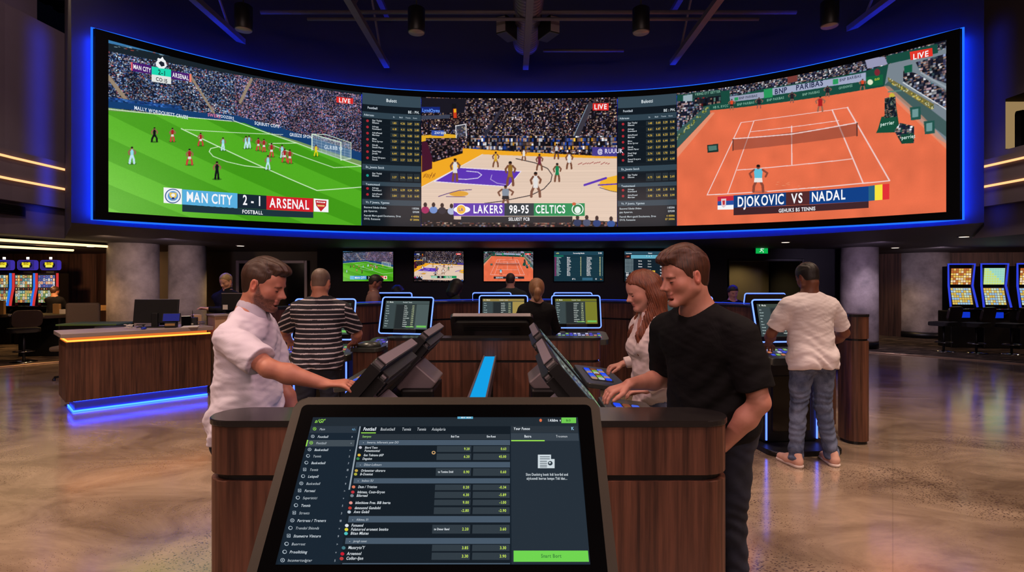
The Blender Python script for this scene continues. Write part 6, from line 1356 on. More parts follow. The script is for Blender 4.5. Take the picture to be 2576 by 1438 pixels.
# ---------------------------------------------------------------- whole figure
def person(name_label, loc, yaw, h=1.78, build=1.0, pitch=0, head=(0, 0, 0), hands=((-.3, .2, .9), (.3, .2, .9)), elbows=None, stance=.12, stagger=0, top='tee', topmat='blacktee', legmat='denim', skin=(214, 160, 138), lips=(180, 105, 100), beard=None,
           hair=None, hairmat=None, vox=.004, female=False, collar=False, shoes='belt', solemat='sole', belly=0, hand_dir=(None, None), curl=(.5, .5), sleeve='short', hem=.84, tone=None, twist=0, wr=1.0, group=None, neckfwd=.0, jaw=1.0, vox_body=None, slim=1.0, palmn=(None, None), stripes=False, legs=True, spread=1.0, bodylegs=False, pv=None, seat=1.0):
    k = h/1.78; root = empty('person', loc, yaw, name_label, 'person', group); Rp = rot_xyz(-pitch, 0, 0); Rt = rot_xyz(0, 0, twist)
    zp = .93*k; piv = np.array([0, 0, zp])
    def T(p): p = np.array(p, float)*k; q = p-piv; return piv+Rp @ (Rt @ q if p[2] > 1.1*k else q)
    b = build; sw = (.185 if not female else .162)*b
    nk0 = T((0, -.012, 1.485)); sL, sR = T((-sw, -.01, 1.388)), T((sw, -.01, 1.388))
    Rh = rot_xyz(0, 0, head[1]) @ rot_xyz(-head[0], 0, 0) @ rot_xyz(0, head[2], 0)
    hc = T((0, -.012, 1.50))+np.array([0, .02+neckfwd, .135])*k
    hk = (.235/.235)*k*(.97 if female else 1.0)
    class HX(Xf):
        def __call__(s, p): return s.o+s.R @ (np.array(p, float)*hk)
        def inv(s, P): return ((P-s.o) @ s.R)/hk
    X = HX(hc, Rh)
    # arms by two-bone reach
    ua, fa = .285*k, .255*k; arms = []
    for i, (S_, hnd) in enumerate(((sL, hands[0]), (sR, hands[1]))):
        Hh = np.array(hnd, float); d = Hh-S_; D = np.linalg.norm(d)
        if D > (ua+fa)*.995: Hh = S_+d/D*(ua+fa)*.995; d = Hh-S_; D = np.linalg.norm(d)
        ca = (ua*ua+D*D-fa*fa)/(2*ua*D); ca = np.clip(ca, -1, 1); hint = np.array(elbows[i] if elbows and elbows[i] is not None else ((-.5 if i == 0 else .5), -.3, -1.0), float)
        u = d/D; w_ = hint-u*np.dot(hint, u); w_ /= np.linalg.norm(w_)+1e-9; E = S_+u*ua*ca+w_*ua*math.sqrt(max(0, 1-ca*ca)); arms.append((S_, E, Hh))
    body = Shape(); tw = .9 if female else 1.0
    hipw = .095*k
    # torso core
    body.cap(T((-.07, 0, .93)), T((.07, 0, .93)), .105*b*k, None, .04, flat=(0, 1, 0), f=.85)
    body.cap(T((0, 0, .95)), T((0, .005, 1.12)), .118*b*tw*k, .115*b*tw*k, .05, flat=Rp @ np.array([0, 1, 0]), f=.78)
    body.cap(T((0, 0, 1.12)), T((0, -.01, 1.33)), .125*b*tw*k, .15*b*tw*k, .05, flat=Rp @ np.array([0, 1, 0]), f=.72)
    body.cap(T((-.10*b, -.012, 1.365)), T((.10*b, -.012, 1.365)), .072*k, None, .05)
    for S_ in (sL, sR): body.cap(nk0+(S_-nk0)*.15, S_, .03*k, .034*k, .04); body.cap(nk0+(S_-nk0)*.02+np.array([0, -.01, .035*k]), nk0+(S_-nk0)*.55, .03*k, .026*k, .05)
    body.cap(T((0, -.015, 1.40)), nk0, .075*k, .06*k, .05)
    nr = (.056 if not female else .047)*k*b**.5
    body.cap(nk0-np.array([0, 0, .02]), X((0, -.028, -.055)), nr*1.06, nr, .03)
    def arm(sh, S_, E, Hh, add=0, r=(1, 1), kk=.03):
        m = 1.0 if not female else .82
        sh.cap(S_, S_+(E-S_)*.5, (.056*m*b+add)*k, (.048*m*b+add)*k, kk); sh.cap(S_+(E-S_)*.5, E, (.048*m*b+add)*k, (.038*m*b+add)*k, kk)
    for (S_, E, Hh) in arms:
        m = (1.0 if not female else .82)*b**.6
        arm(body, S_, E, Hh); d = Hh-E; body.cap(E, E+d*.35, .038*m*k, .043*m*k, .02); body.cap(E+d*.35, Hh, .043*m*k, .0265*m*k, .02)
    # legs
    legsP = []
    for s_ in (-1, 1):
        hip = np.array([s_*hipw, 0, .90*k]); kn = np.array([s_*(hipw+.25*(stance-.095))*1.0, .02+s_*stagger*.4, .49*k]); an = np.array([s_*stance, -.02+s_*stagger, .075*k]); legsP.append((hip, kn, an))
        if bodylegs:
            body.cap(hip, kn, .078*b*k, .052*k, .03); body.cap(kn, kn+(an-kn)*.35, .05*k, .052*k, .02); body.cap(kn+(an-kn)*.35, an, .052*k, .034*k, .02)
            body.cap(an+np.array([0, -.03, -.04]), an+np.array([s_*.02, .13, -.055]), .03*k, .024*k, .02)
    head_shape(body, X, female, jaw)
    # hands
    wr_d = []
    for i, (S_, E, Hh) in enumerate(arms):
        s_ = -1 if i == 0 else 1; f = _n(hand_dir[i] if hand_dir[i] is not None else (Hh-E)); dn = np.array(palmn[i], float) if palmn[i] is not None else np.array([0, 0, -1.0]); dn = dn-f*np.dot(dn, f)
        if np.linalg.norm(dn) < .2: dn = np.array([0, 1.0, 0])-f*f[1]
        dn = _n(dn); lat = np.cross(f, dn)*(1 if i == 0 else -1)*-1           # towards the thumb
        lat = _n(lat); hs = k*(.92 if female else 1.0); cu = curl[i]
        # make sure the thumb lies on the inner side
        inner = np.array([1.0 if i == 0 else -1.0, 0, 0]); 
        if np.dot(lat, inner) < 0 and abs(np.dot(lat, inner)) > .2: lat = -lat
        p0 = Hh; kn_ = Hh+f*.085*hs
        body.cap(p0, kn_+lat*.018*hs, .024*hs, .026*hs, .012, flat=dn, f=.55); body.cap(p0, kn_-lat*.02*hs, .024*hs, .024*hs, .012, flat=dn, f=.55)
        for q, (off, ln, sp) in enumerate(((.030, .072, .16), (.0095, .080, .04), (-.0115, .075, -.07), (-.032, .058, -.2))):
            fd = _n(f+lat*sp*spread); a = kn_+lat*off*hs-f*.004; r0 = .0092*hs; P_ = [a]; ang = .15+cu*.35
            for seg, l_ in enumerate((.45, .31, .24)):
                dd = fd*math.cos(ang)+dn*math.sin(ang); a = a+dd*ln*l_*hs; P_.append(a); ang += cu*.75+(.08 if q else 0)
            body.chain(P_, [r0*1.06, r0, r0*.92, r0*.82], .004)
        t0 = p0+f*.022*hs+lat*.022*hs+dn*.006; t1 = t0+_n(f*.75+lat*.62+dn*.25)*.042*hs; t2 = t1+_n(f*.95+lat*.2+dn*.25)*.032*hs; t3 = t2+_n(f+dn*.35)*.024*hs
        body.chain([t0, t1, t2, t3], [.0155*hs, .0118*hs, .0105*hs, .009*hs], .007)
    allp = [x for a in arms for x in a]+[a[2]+(a[2]-a[1])/np.linalg.norm(a[2]-a[1])*.2 for a in arms]+[hc+np.array([0, 0, .16*k]), hc+np.array([0, .14, 0]), np.array([-.26*b, -.2, 0]), np.array([.26*b, .26, 0]), T((0, -.16, 1.4))]+[l[2]+np.array([0, .2, -.07]) for l in legsP]
    lo = np.min(allp, 0)-.08; hi = np.max(allp, 0)+.08; lo[2] = .70*k if not bodylegs else -.01
    tn = lin(skin); lp = lin(lips); bd = None if beard is None else lin(beard)
    def col(V):
        q = X.inv(V); C = np.tile(tn, (len(V), 1)); hd = (np.abs(q[:, 2]) < .2) & (np.abs(q[:, 1]) < .2) & (np.abs(q[:, 0]) < .12)
        mouth = hd & (np.abs(q[:, 0]) < .024) & (q[:, 2] < -.049) & (q[:, 2] > -.079) & (q[:, 1] > .088); C[mouth] = .55*lp+.45*tn
        flush = hd & (q[:, 1] > .02); w = np.exp(-((np.abs(q[:, 0])-.045)**2/.0006+(q[:, 2]+.028)**2/.0008))[:, None]; C = np.where(flush[:, None], C*(1-.3*w)+.3*w*tn*np.array((1.05, .72, .72)), C)
        ear = hd & (np.abs(q[:, 0]) > .081) & (q[:, 2] > -.036); C[ear] = tn*np.array((1.02, .74, .72))
        if bd is not None:
            y, z, x = q[:, 1], q[:, 2], np.abs(q[:, 0]); lower = np.clip(((-.032-.55*np.clip(.052-y, 0, 1)*-1)-z)/.014, 0, 1) if False else np.clip((np.interp(y, [-.01, .012, .03, .05, .07, .12], [.012, .010, -.022, -.042, -.044, -.040])-z)/.012, 0, 1)
            back = np.clip((y-.000)/.012, 0, 1); nk = np.clip((z+.122)/.02, 0, 1); soft = .55+.45*np.clip(snoise(V, 900, 3)+.6, 0, 1); w = (lower*back*nk*soft*hd)*(~mouth)
            gap = np.exp(-((x-.0)**2/.0004+(z+.083)**2/.00006)); w = w*(1-.35*gap)
            C = C*(1-.86*w[:, None])+bd*.86*w[:, None]
        # brows and lashes are hair, coloured where they grow
        if hairmat is not None:
            br = hd & (np.abs(np.abs(q[:, 0])-.031) < .019) & (np.abs(q[:, 2]-.0165+.12*(np.abs(q[:, 0])-.03)) < .0042) & (q[:, 1] > .07); C[br] = C[br]*.35+lin(brow)*.65
        if tone is not None: C = tone(V, q, C)
        return C
    brow = (80, 52, 44) if hairmat is None else HAIRC.get(hairmat, (80, 52, 44))
    shape_obj('body', body, lo, hi, vox, M['skin'], root, it=1, color=col)
    vb = vox_body or vox*1.35
    if vox < .006:
        bm = bmesh.new()
        for s_ in (-1, 1):
            pts = []; 
            for t_ in np.linspace(-1, 1, 9): dx = .0122*t_; pts.append(Vector(X((s_*.0315+dx, .0785+.0137*math.sqrt(max(0, 1-(dx/.0145)**2-.09))+.0006, -.0042-.0012*(1-t_*t_)))))
            b_tube(bm, pts, [.0007, .0014, .0019, .0022, .0024, .0022, .0019, .0014, .0007], 6)
        bmesh.ops.recalc_face_normals(bm, faces=bm.faces); from_bm('eyelashes', bm, M['iris'], root, True)
    # trousers
    if legs:
        pants = Shape(); pants.cap(T((-.065, 0, .93)), T((.065, 0, .93)), .116*b*k, None, .04, flat=(0, 1, 0), f=.92); pants.cap(T((-.06, 0, .98)), T((.06, 0, .98)), .114*b*k, None, .04, flat=(0, 1, 0), f=.86)
        pants.ell(T((-.07, -.072*seat, .90)), (.079*b*k, .067*k, .09*k), .05); pants.ell(T((.07, -.072*seat, .90)), (.079*b*k, .067*k, .09*k), .05)
        for (hip, kn, an) in legsP:
            pants.cap(hip, kn, .094*b*k*slim, .068*k*slim, .03); pants.cap(kn, an+np.array([0, 0, .0]), .068*k*slim, .058*k*slim, .02)
        pants.plane((0, 0, .055*k), (0, 0, -1), .004); pants.plane(T((0, 0, max(.95, hem+.05))), Rp @ np.array([0, 0, 1.0]), .006)
        fold = lambda P: (.0045*np.sin(P[:, 2]*95+3*np.sin(P[:, 0]*22+P[:, 1]*17)+2*np.sin(P[:, 2]*21))*(.35+.65*np.exp(-((P[:, 2]-.47*k)/.13)**2)+.9*np.exp(-((P[:, 2]-.12*k)/.1)**2))+.004*snoise(P, 26, 9))*wr
        shape_obj('trousers', pants, (-.4, -.45, 0), (.4, .5, 1.15), pv or vb, M[legmat], root, disp=fold, it=1, clean=False)
        for i, (hip, kn, an) in enumerate(legsP):
            s_ = -1 if i == 0 else 1; yawf = .18*s_; d = np.array([math.sin(yawf), math.cos(yawf), 0]); sh_ = Shape(); a = an+np.array([0, -.035, 0]); a[2] = .045
            sh_.cap(a, a+d*.10+np.array([0, 0, .005]), .042, .044, .02); sh_.cap(a+d*.1, a+d*.205+np.array([0, 0, -.008]), .044, .034, .03); sh_.cap(a+np.array([0, 0, .02]), a+np.array([0, .01, .06]), .04, .038, .02); sh_.plane((0, 0, .012), (0, 0, -1))
            so = shape_obj('shoe', sh_, (-.5, -.5, -.01), (.5, .6, .2), max(vb, .005), M[shoes], root, it=2)
            s2 = Shape(); s2.cap(a+np.array([0, 0, -.02]), a+d*.205+np.array([0, 0, -.02]), .049, .04, .02); s2.plane((0, 0, .026), (0, 0, 1)); s2.plane((0, 0, .0), (0, 0, -1)); shape_obj('sole', s2, (-.5, -.5, -.01), (.5, .6, .1), max(vb, .005), M[solemat], so, it=1)
    # upper garment
    g = Shape(); o_ = .016; fy = Rp @ np.array([0, 1, 0])
    g.cap(T((-.062, 0, hem+.06)), T((.062, 0, hem+.06)), (.124*b+o_)*k, None, .05, flat=fy, f=.90)
    for x_ in (-.07, .07): g.ell(T((x_, -.075*seat, .905)), ((.086*b+o_)*k, (.074+o_)*k, .11*k), .05)
    g.cap(T((-.05, .0, .97)), T((.05, .0, .97)), (.120*b+o_)*k, None, .05, flat=fy, f=.88)
    g.cap(T((-.018, .004, 1.06)), T((.018, .004, 1.06)), (.136*b*tw+o_)*k, None, .05, flat=fy, f=.78)
    g.cap(T((0, .004, .99)), T((0, .003, 1.14)), (.142*b*tw+o_+belly*.3)*k, (.138*b*tw+o_+belly*.3)*k, .05, flat=fy, f=.76)
    if belly: g.ell(T((0, .055, 1.08)), (.13*b*k, (.07+belly)*k, .13*k), .06)
    g.cap(T((0, 0, 1.13)), T((0, -.012, 1.33)), (.142*b*tw+o_)*k, (.165*b*tw+o_)*k, .05, flat=fy, f=.70)
    if female: g.ell(T((-.07, .085, 1.27)), (.065, .055, .065), .05); g.ell(T((.07, .085, 1.27)), (.065, .055, .065), .05)
    g.cap(T((-.105*b, -.012, 1.355)), T((.105*b, -.012, 1.355)), .092*k, None, .05)
    def sleeve_fn(pts, rs, p, n_):
        def f(P):
            d = np.full(len(P), 10.0)
            for i in range(len(pts)-1): d = Shape.comb(d, Shape.dist(('c', np.array(pts[i]), np.array(pts[i+1]), rs[i], rs[i+1], None, 1.0, .02, 'u'), P), .02, 'u')
            return Shape.comb(d, (P-p) @ n_, .004, 'i')
        return f
    for (S_, E, Hh) in arms:
        m = (1.0 if not female else .84); ad = .013
        if sleeve == 'short':
            n_ = _n(E-S_); e_ = S_+(E-S_)*.80; g.fn(sleeve_fn([S_, S_+(E-S_)*.4, e_+n_*.05], [(.054*m*b+ad)*k, (.056*m*b+ad)*k, (.056*m*b+ad+.004)*k], e_, n_), .03, 'u')
        else:
            d = Hh-E; n_ = _n(d); q = E+d*.93; g.fn(sleeve_fn([S_, E, q+n_*.04], [(.054*m*b+ad)*k, (.046*m*b+ad)*k, (.034*m+ad*.8)*k], q, n_), .03, 'u')
    for S_ in (sL, sR): g.cap(nk0+(S_-nk0)*.16+np.array([0, 0, -.004]), nk0+(S_-nk0)*.80+np.array([0, 0, .016]), .042*k, .040*k*b**.5, .05)
    nb = nk0+(X((0, -.028, -.055))-nk0)*.0; nd = _n(X((0, -.02, -.05))-nk0)
    g.cap(nk0+np.array([0, .01, -.004])+nd*.005, nk0+nd*.12, nr*(1.28 if not collar else 1.12), nr*1.5, .006, 's')
    if female: g.cap(nk0+np.array([0, .07, -.02]), T((0, .16, 1.30)), .035, .008, .01, 's')
    hz = T((0, 0, hem)); g.plane(hz, Rp @ np.array([0, 0, -1.0]), .004)
    def wrk(P):
        f1 = .0050*snoise(P*np.array([1, 1, 1.5]), 17, 4)+.0024*snoise(P*np.array([1, 1, 2.1]), 44, 5); low = np.clip((1.28*k-P[:, 2])/.3, 0, 1)
        drape = .0060*np.sin(P[:, 2]*52+4.5*np.sin(P[:, 0]*8+1+P[:, 1]*6)+2*np.sin(P[:, 0]*19+P[:, 2]*7))*low*np.clip(snoise(P, 9, 8)+.45, 0, 1); dia = .0032*np.sin((P[:, 2]*.7+P[:, 0]*.5+P[:, 1]*.6)*80+3*snoise(P, 10, 7))*np.clip(snoise(P, 7, 12)+.1, 0, 1)
        return (f1+drape+dia)*wr
    cf = None
    if stripes:
        def cf(V):
            z = V[:, 2]+.02*np.abs(V[:, 0])-.06*V[:, 1]; arm_ = np.abs(V[:, 0]) > .235
            s_ = np.where(arm_, V[:, 2]*.9+np.abs(V[:, 0])*.35, z); w = (s_ % .0405) < .0100; C = np.tile(lin((22, 20, 34)), (len(V), 1)); C[w] = lin((196, 188, 196)); return C
    gv = vb if not stripes else .004
    garment = shape_obj({'tee': 't_shirt', 'polo': 'polo_shirt', 'blouse': 'blouse', 'jacket': 'jacket'}[top], g, lo-.03, hi+.03, gv, M[topmat], root, disp=wrk, it=1, color=cf, clean=True)
    if collar:
        cs = Shape(); 
        cs.cap(nk0+np.array([0, .0, -.014]), nk0+nd*(.03 if not female else .004), nr*1.40, nr*1.30, .004); cs.cap(nk0+np.array([0, -.004, -.040]), nk0+np.array([0, .012, -.016]), nr*1.8, nr*1.42, .012); cs.cap(nk0-nd*.05, nk0+nd*.09, nr*1.06, nr*1.06, .003, 's')
        fw = Rp @ Rt @ np.array([0, 1, 0]); cs.cap(nk0+fw*nr*1.3+np.array([0, 0, .05]), nk0+fw*nr*1.7+np.array([0, 0, -.08]), .012, .022, .006, 's')
        shape_obj('collar', cs, nk0-.16, nk0+.16, min(vb, .0035), M['polotrim'] if top == 'polo' else M[topmat], garment, it=3, clean=True)
    if hair is not None:
        hs_, dsp, tonef = hair(X); shape_obj('hair', hs_, hc-np.array([.2, .25, .45 if female else .2]), hc+np.array([.2, .25, .22]), min(vox, .004) if vox < .006 else vox, M[hairmat], root, disp=dsp, it=1, color=tonef, clean=female and 'one' or False, flow=X)
    root['_hc'] = [float(x) for x in hc]; del root['_hc']
    return root, X, arms
HAIRC = {'hair_brown': (70, 44, 34), 'hair_auburn': (74, 44, 30), 'hair_red': (110, 66, 44), 'hair_blond': (150, 120, 80), 'hair_black': (22, 18, 18), 'hair_grey': (110, 92, 84)}
M['hair_brown'] = hair_mat('hair_brown', (26, 16, 13), (84, 55, 38)); M['hair_auburn'] = hair_mat('hair_auburn', (30, 17, 13), (104, 60, 38)); M['hair_red'] = hair_mat('hair_red', (54, 27, 18), (146, 82, 52), (420, 420, 12)); M['hair_blond'] = hair_mat('hair_blond', (120, 92, 56), (196, 168, 110)); M['hair_black'] = hair_mat('hair_black', (14, 11, 11), (44, 36, 34)); M['hair_grey'] = hair_mat('hair_grey', (90, 70, 62), (140, 116, 104)); M['hair_straw'] = hair_mat('hair_straw', (112, 72, 48), (190, 138, 98), (400, 400, 14))
def white(V): return np.ones((len(V), 3))
def H_short(top=.022, side=.006, quiff=None, seed=1, fade=None, amp=.004, back=-.06):
    def f(X):
        def d(P): q = X.inv(P); up = np.clip((q[:, 2]-.03)/.06, .15, 1); return amp*.62*up*(.8*np.sin(q[:, 0]*240+2.2*np.sin(q[:, 1]*28+q[:, 2]*30)+2*snoise(q, 22, seed))+.5*snoise(q*np.array([1, .3, .6]), 300, seed+1))
        def tn(V):
            q = X.inv(V); C = np.ones((len(V), 3))
            if fade is not None: w = np.clip((.045-q[:, 2])/.07, 0, 1)[:, None]*(q[:, 2] < .08)[:, None]; C = C*(1-w)+w*np.array(fade)
            return C
        return hair_short(X, top, side, quiff, back=back), d, tn
    return f
def L2(p, loc, yaw):      # world point -> figure space
    c, s_ = math.cos(-yaw), math.sin(-yaw); x, y = p[0]-loc[0], p[1]-loc[1]; return (c*x-s_*y, s_*x+c*y, p[2])
PEOPLE_T = []
def H_long(X):
    sh = hair_short(X, .016, .009); R = X.R
    def reg(P):
        q = X.inv(P); x, y, z = np.abs(q[:, 0]), q[:, 1], q[:, 2]
        face = np.where(x < .052, .100-.55*np.clip(x, 0, .05), np.interp(y, [-.012, .0, .035, .06, .09], [-.5, .014, .046, .066, .080])); return (np.where(y > -.012, face, -.6)-z)*.7
    sh.ops.pop(); sh.ops.append(('f', reg, None, None, None, None, None, .006, 'i'))
    for s_ in (-1, 1):
        P = [X(p) for p in ((s_*.066, -.016, .045), (s_*.080, -.028, -.03), (s_*.078, -.025, -.10))]; w = X.o
        dn = np.array([0, 0, -1.0]); lat = _n(X.R @ np.array([s_, 0, 0])); fw = _n(X.R @ np.array([0, 1, 0])*np.array([1, 1, 0]))
        q = P[-1]+dn*.09+fw*.03+lat*.008; P += [q, q+dn*.10+fw*.055+lat*.0, q+dn*.21+fw*.065-lat*.006]
        sh.chain(P, [.022, .026, .034, .036, .030, .014], .02, lat, .55)
        Pb = [X((s_*.055, -.055, .03)), X((s_*.062, -.06, -.06)), X((s_*.06, -.05, -.12))+dn*.06, X((s_*.055, -.05, -.12))+dn*.17]; sh.chain(Pb, [.045, .045, .045, .02], .03)
    sh.chain([X((0, -.09, .03)), X((0, -.09, -.06)), X((0, -.075, -.12))+np.array([0, 0, -.08]), X((0, -.07, -.12))+np.array([0, 0, -.2])], [.05, .055, .05, .02], .03)
    def d(P): q = X.inv(P); low = np.clip((.05-q[:, 2])/.1, .25, 1); a = np.arctan2(q[:, 0], q[:, 1]+.02); return .0032*low*np.sin(a*55+4*snoise(q, 6, 2)+q[:, 2]*8)+.0022*snoise(q*np.array([1, 1, .12]), 190, 3)
    return sh, d, white
def H_tail(X):
    sh = hair_short(X, .014, .012, back=-.075)
    sh.ell(X((0, -.118, .02)), (.035, .03, .035), .02, 'u', X.R); sh.chain([X((0, -.125, .02)), X((.006, -.150, -.04)), X((.0, -.135, -.11)), X((-.004, -.12, -.15))], [.026, .040, .036, .012], .015)
    sh.ell(X((0, -.05, .0)), (.084, .07, .075), .03, 'u', X.R)
    def d(P): q = X.inv(P); return .003*snoise(q*np.array([1, 1, .15]), 170, 3)
    return sh, d, white
def H_hat(X):
    sh = Shape(); R = X.R; sh.ell(X((0, -.01, .055)), (.10, .118, .085), .02, 'u', R); sh.cap(X((-.05, -.01, .03)), X((.05, -.01, .03)), .1, None, .02, 'u', R @ np.array([0, 0, 1.0]), .16)
    sh.fn(lambda P: (.02-X.inv(P)[:, 2]), .004); return sh, None, white
def H_hood(X):
    sh = Shape(); R = X.R; sh.ell(X((0, -.03, .02)), (.115, .13, .14), .02, 'u', R); sh.cap(X((-.04, -.04, -.12)), X((.04, -.04, -.12)), .1, None, .05); sh.ell(X((0, .12, -.01)), (.075, .10, .10), .02, 's', R); return sh, None, white
hero = ONLY if 'ONLY' in globals() else None
def want(n): return hero is None or n in hero
def P_(n, label, loc, yaw, hands, elb=None, palm=None, hdir=None, **kw):
    if not want(n): return
    hl = [L2(p, loc, yaw) for p in hands]; el = None
    V0 = lambda v: None if v is None else L2(v, (0, 0), yaw)
    el = None if elb is None else [V0(v) for v in elb]; pn = (None, None) if palm is None else [V0(v) for v in palm]; hd = (None, None) if hdir is None else [V0(v) for v in hdir]
    return person(label, loc, yaw, hands=hl, elbows=el, palmn=pn, hand_dir=hd, **kw)
V1, V2 = (.0034, .0045) if 'DRAFT' not in globals() else (.006, .008)
# man in the pale polo shirt, facing the first kiosk of the near row
P_('polo', 'bearded man in a pale grey polo shirt reaching out to a kiosk screen', (-1.335, 2.76, 0), -PI/2, [(-1.12, 2.98, .80), (-.842, 2.50, 1.16)], elb=[(-.3, .3, -1), (.1, -1, -.38)], palm=[None, (.35, .15, -1)], hdir=[None, (1, .04, .04)],
   h=1.745, pv=.012, seat=.35, build=1.06, pitch=.09, head=(.30, -.02, 0), neckfwd=.045, top='polo', topmat='polo', legmat='darkdenim', skin=(190, 128, 106), beard=(40, 25, 22), hair=H_short(.022, .004, [(0, .068, .098, .058, .046, .026), (0, .03, .115, .06, .06, .022)], 2, (.55, .5, .55), .005, -.07), hairmat='hair_brown', vox=V1, vox_body=V2, collar=True, curl=(.5, .30), wr=1.7, belly=.035, hem=.87, spread=1.5, jaw=1.06)
P_('black', 'tall man in a plain black T-shirt and dark jeans touching the kiosk screen', (.945, 2.60, 0), math.radians(124), [(.915, 2.42, .905), (.565, 2.68, 1.125)], elb=[(1.0, -.7, -.1), (.4, .6, -1)], palm=[None, (-.3, 0, -1)], hdir=[(-.5, .12, -1), (-1, -.12, -.3)],
   h=1.80, pv=.006, build=1.1, pitch=.24, head=(.22, -.38, 0), neckfwd=.06, slim=.92, topmat='blacktee', legmat='darkdenim', skin=(200, 142, 122), hair=H_short(.026, .006, [(0, .072, .098, .058, .044, .024), (0, .02, .12, .06, .07, .022)], 5, (.7, .66, .66), .006, -.066), hairmat='hair_auburn', vox=V1, vox_body=V2, curl=(.6, .45), hem=.925, spread=1.6, beard=None)
P_('woman', 'woman with long auburn hair in a cream blouse pressing kiosk buttons', (.91, 3.52, 0), math.radians(106), [(.80, 3.32, .97), (.755, 3.80, 1.06)], elb=[(.6, -.6, -1), (.5, .6, -1)], palm=[None, (0, 0, -1)], hdir=[(-1, .3, -.1), (-1, -.1, -.25)],
   h=1.70, pv=.012, build=.98, pitch=.10, head=(.34, -.2, 0), neckfwd=.03, top='blouse', topmat='blouse', legmat='denim', skin=(204, 150, 130), lips=(176, 96, 92), female=True, hair=H_long, hairmat='hair_red', vox=V1, vox_body=V2, curl=(.5, .55), sleeve='long', hem=.80, wr=1.7, collar=True)
P_('white', 'dark haired man in a white T-shirt and blue jeans seen from behind', (2.66, 4.93, 0), .10, [(2.42, 5.25, 1.04), (2.98, 5.25, 1.02)], elb=[(-.9, -.4, -1), (.9, -.4, -1)],
   h=1.80, build=1.12, pitch=.10, head=(.42, .12, 0), stance=.17, topmat='whitetee', legmat='denim', skin=(122, 76, 58), lips=(110, 60, 52), hair=H_short(.016, .008, None, 7, None, .005, -.052), hairmat='hair_black', vox=.005, vox_body=.006, hem=.84, shoes='shoe', wr=1.25)
P_('stripe', 'heavy man with shaved head in a navy and white striped shirt', (-1.70, 4.86, 0), .04, [(-2.10, 5.26, 1.06), (-1.50, 5.30, 1.05)], elb=[(-1, -.3, -.8), (1, -.3, -.8)],
   h=1.755, build=1.14, pitch=.16, head=(.26, -.05, 0), stance=.15, top='polo', topmat='stripe', stripes=True, legmat='darkdenim', skin=(190, 130, 108), hair=H_short(.0, .001, None, 3, None, .0006, -.05), hairmat='hair_grey', vox=.005, vox_body=.006, hem=.86, belly=.03, collar=False)
P_('tail', 'woman with a blond ponytail in a black top, seen from behind', ((1350-1288)/1400*6.35, 6.35, 0), 0, [(.1, 6.7, 1.0), (.5, 6.72, 1.0)], h=1.66, build=1.08, pitch=.06, head=(.1, 0, 0), top='jacket', topmat='blackcloth', legmat='darkdenim', sleeve='long', skin=(206, 156, 136), female=True, hair=H_tail, hairmat='hair_straw', vox=.007, hem=.84)
P_('green', 'man in a dark green shirt watching the tennis television', ((1284-1288)/1400*9.9, 9.9, 0), 0, [(-.3, 10.15, 1.05), (.25, 10.15, 1.05)], h=1.78, build=1.2, head=(.1, 0, 0), topmat='greencloth', legmat='darkdenim', skin=(190, 136, 120), hair=H_short(.012, .006), hairmat='hair_brown', vox=.014)
P_('brown', 'young man in a brown top standing in profile behind the partition', ((938-1288)/1400*9.0, 9.0, 0), -1.25, [(-1.9, 9.2, 1.0), (-1.95, 8.9, 1.0)], h=1.74, build=.98, pitch=.05, head=(.4, 0, 0), topmat='browncloth', top='jacket', sleeve='long', collar=True, legmat='darkdenim', skin=(140, 92, 80), hair=H_short(.018, .006, [(0, .06, .095, .06, .05, .03)]), hairmat='hair_black', vox=.01)
P_('blond', 'blond attendant in a black shirt looking down behind the reception desk', ((570-1288)/1400*8.85, 8.85, 0), PI-.25, [(-4.72, 8.62, 1.2), (-4.3, 8.6, 1.2)], h=1.76, build=1.1, head=(.38, 0, 0), top='jacket', topmat='blackcloth', sleeve='long', collar=True, legmat='darkdenim', skin=(220, 166, 130), hair=H_short(.016, .006), hairmat='hair_blond', vox=.009)
P_('hat', 'person in a dark round hat behind the partition past the man in brown', ((1000-1288)/1400*10.1, 10.1, 0), 2.6, [(-2.25, 9.9, .9), (-1.95, 9.9, .9)], h=1.56, head=(.3, 0, 0), top='jacket', topmat='blackcloth', sleeve='long', legmat='darkdenim', skin=(96, 64, 54), hair=H_hat, hairmat='hair_black', vox=.014)
P_('hood', 'hooded person in dark grey bending over behind the partition', ((1130-1288)/1400*9.85, 9.85, 0), -1.2, [(-.8, 9.95, .95), (-.85, 9.65, .95)], h=1.66, pitch=.25, head=(.5, 0, 0), top='jacket', topmat='greencloth', sleeve='long', legmat='darkdenim', skin=(110, 76, 64), hair=H_hood, hairmat='hair_black', vox=.014)
P_('slot', 'person in black sitting near the slot machine by the brown wall', ((150-1288)/1400*13.9, 13.75, 0), .3, [(-11.6, 14.1, .9), (-11.2, 14.1, .9)], h=1.5, head=(.2, -.4, 0), top='jacket', topmat='blackcloth', sleeve='long', legmat='darkdenim', skin=(190, 140, 110), hair=H_short(.012, .006), hairmat='hair_brown', vox=.016)
P_('far', 'black haired person behind the partition beside the doorway', ((1843-1288)/1400*9.8, 9.8, 0), PI, [(3.7, 9.5, .9), (4.1, 9.5, .9)], h=1.55, head=(.3, 0, 0), top='jacket', topmat='blackcloth', sleeve='long', legmat='darkdenim', skin=(206, 150, 140), hair=H_short(.02, .012), hairmat='hair_black', vox=.014)
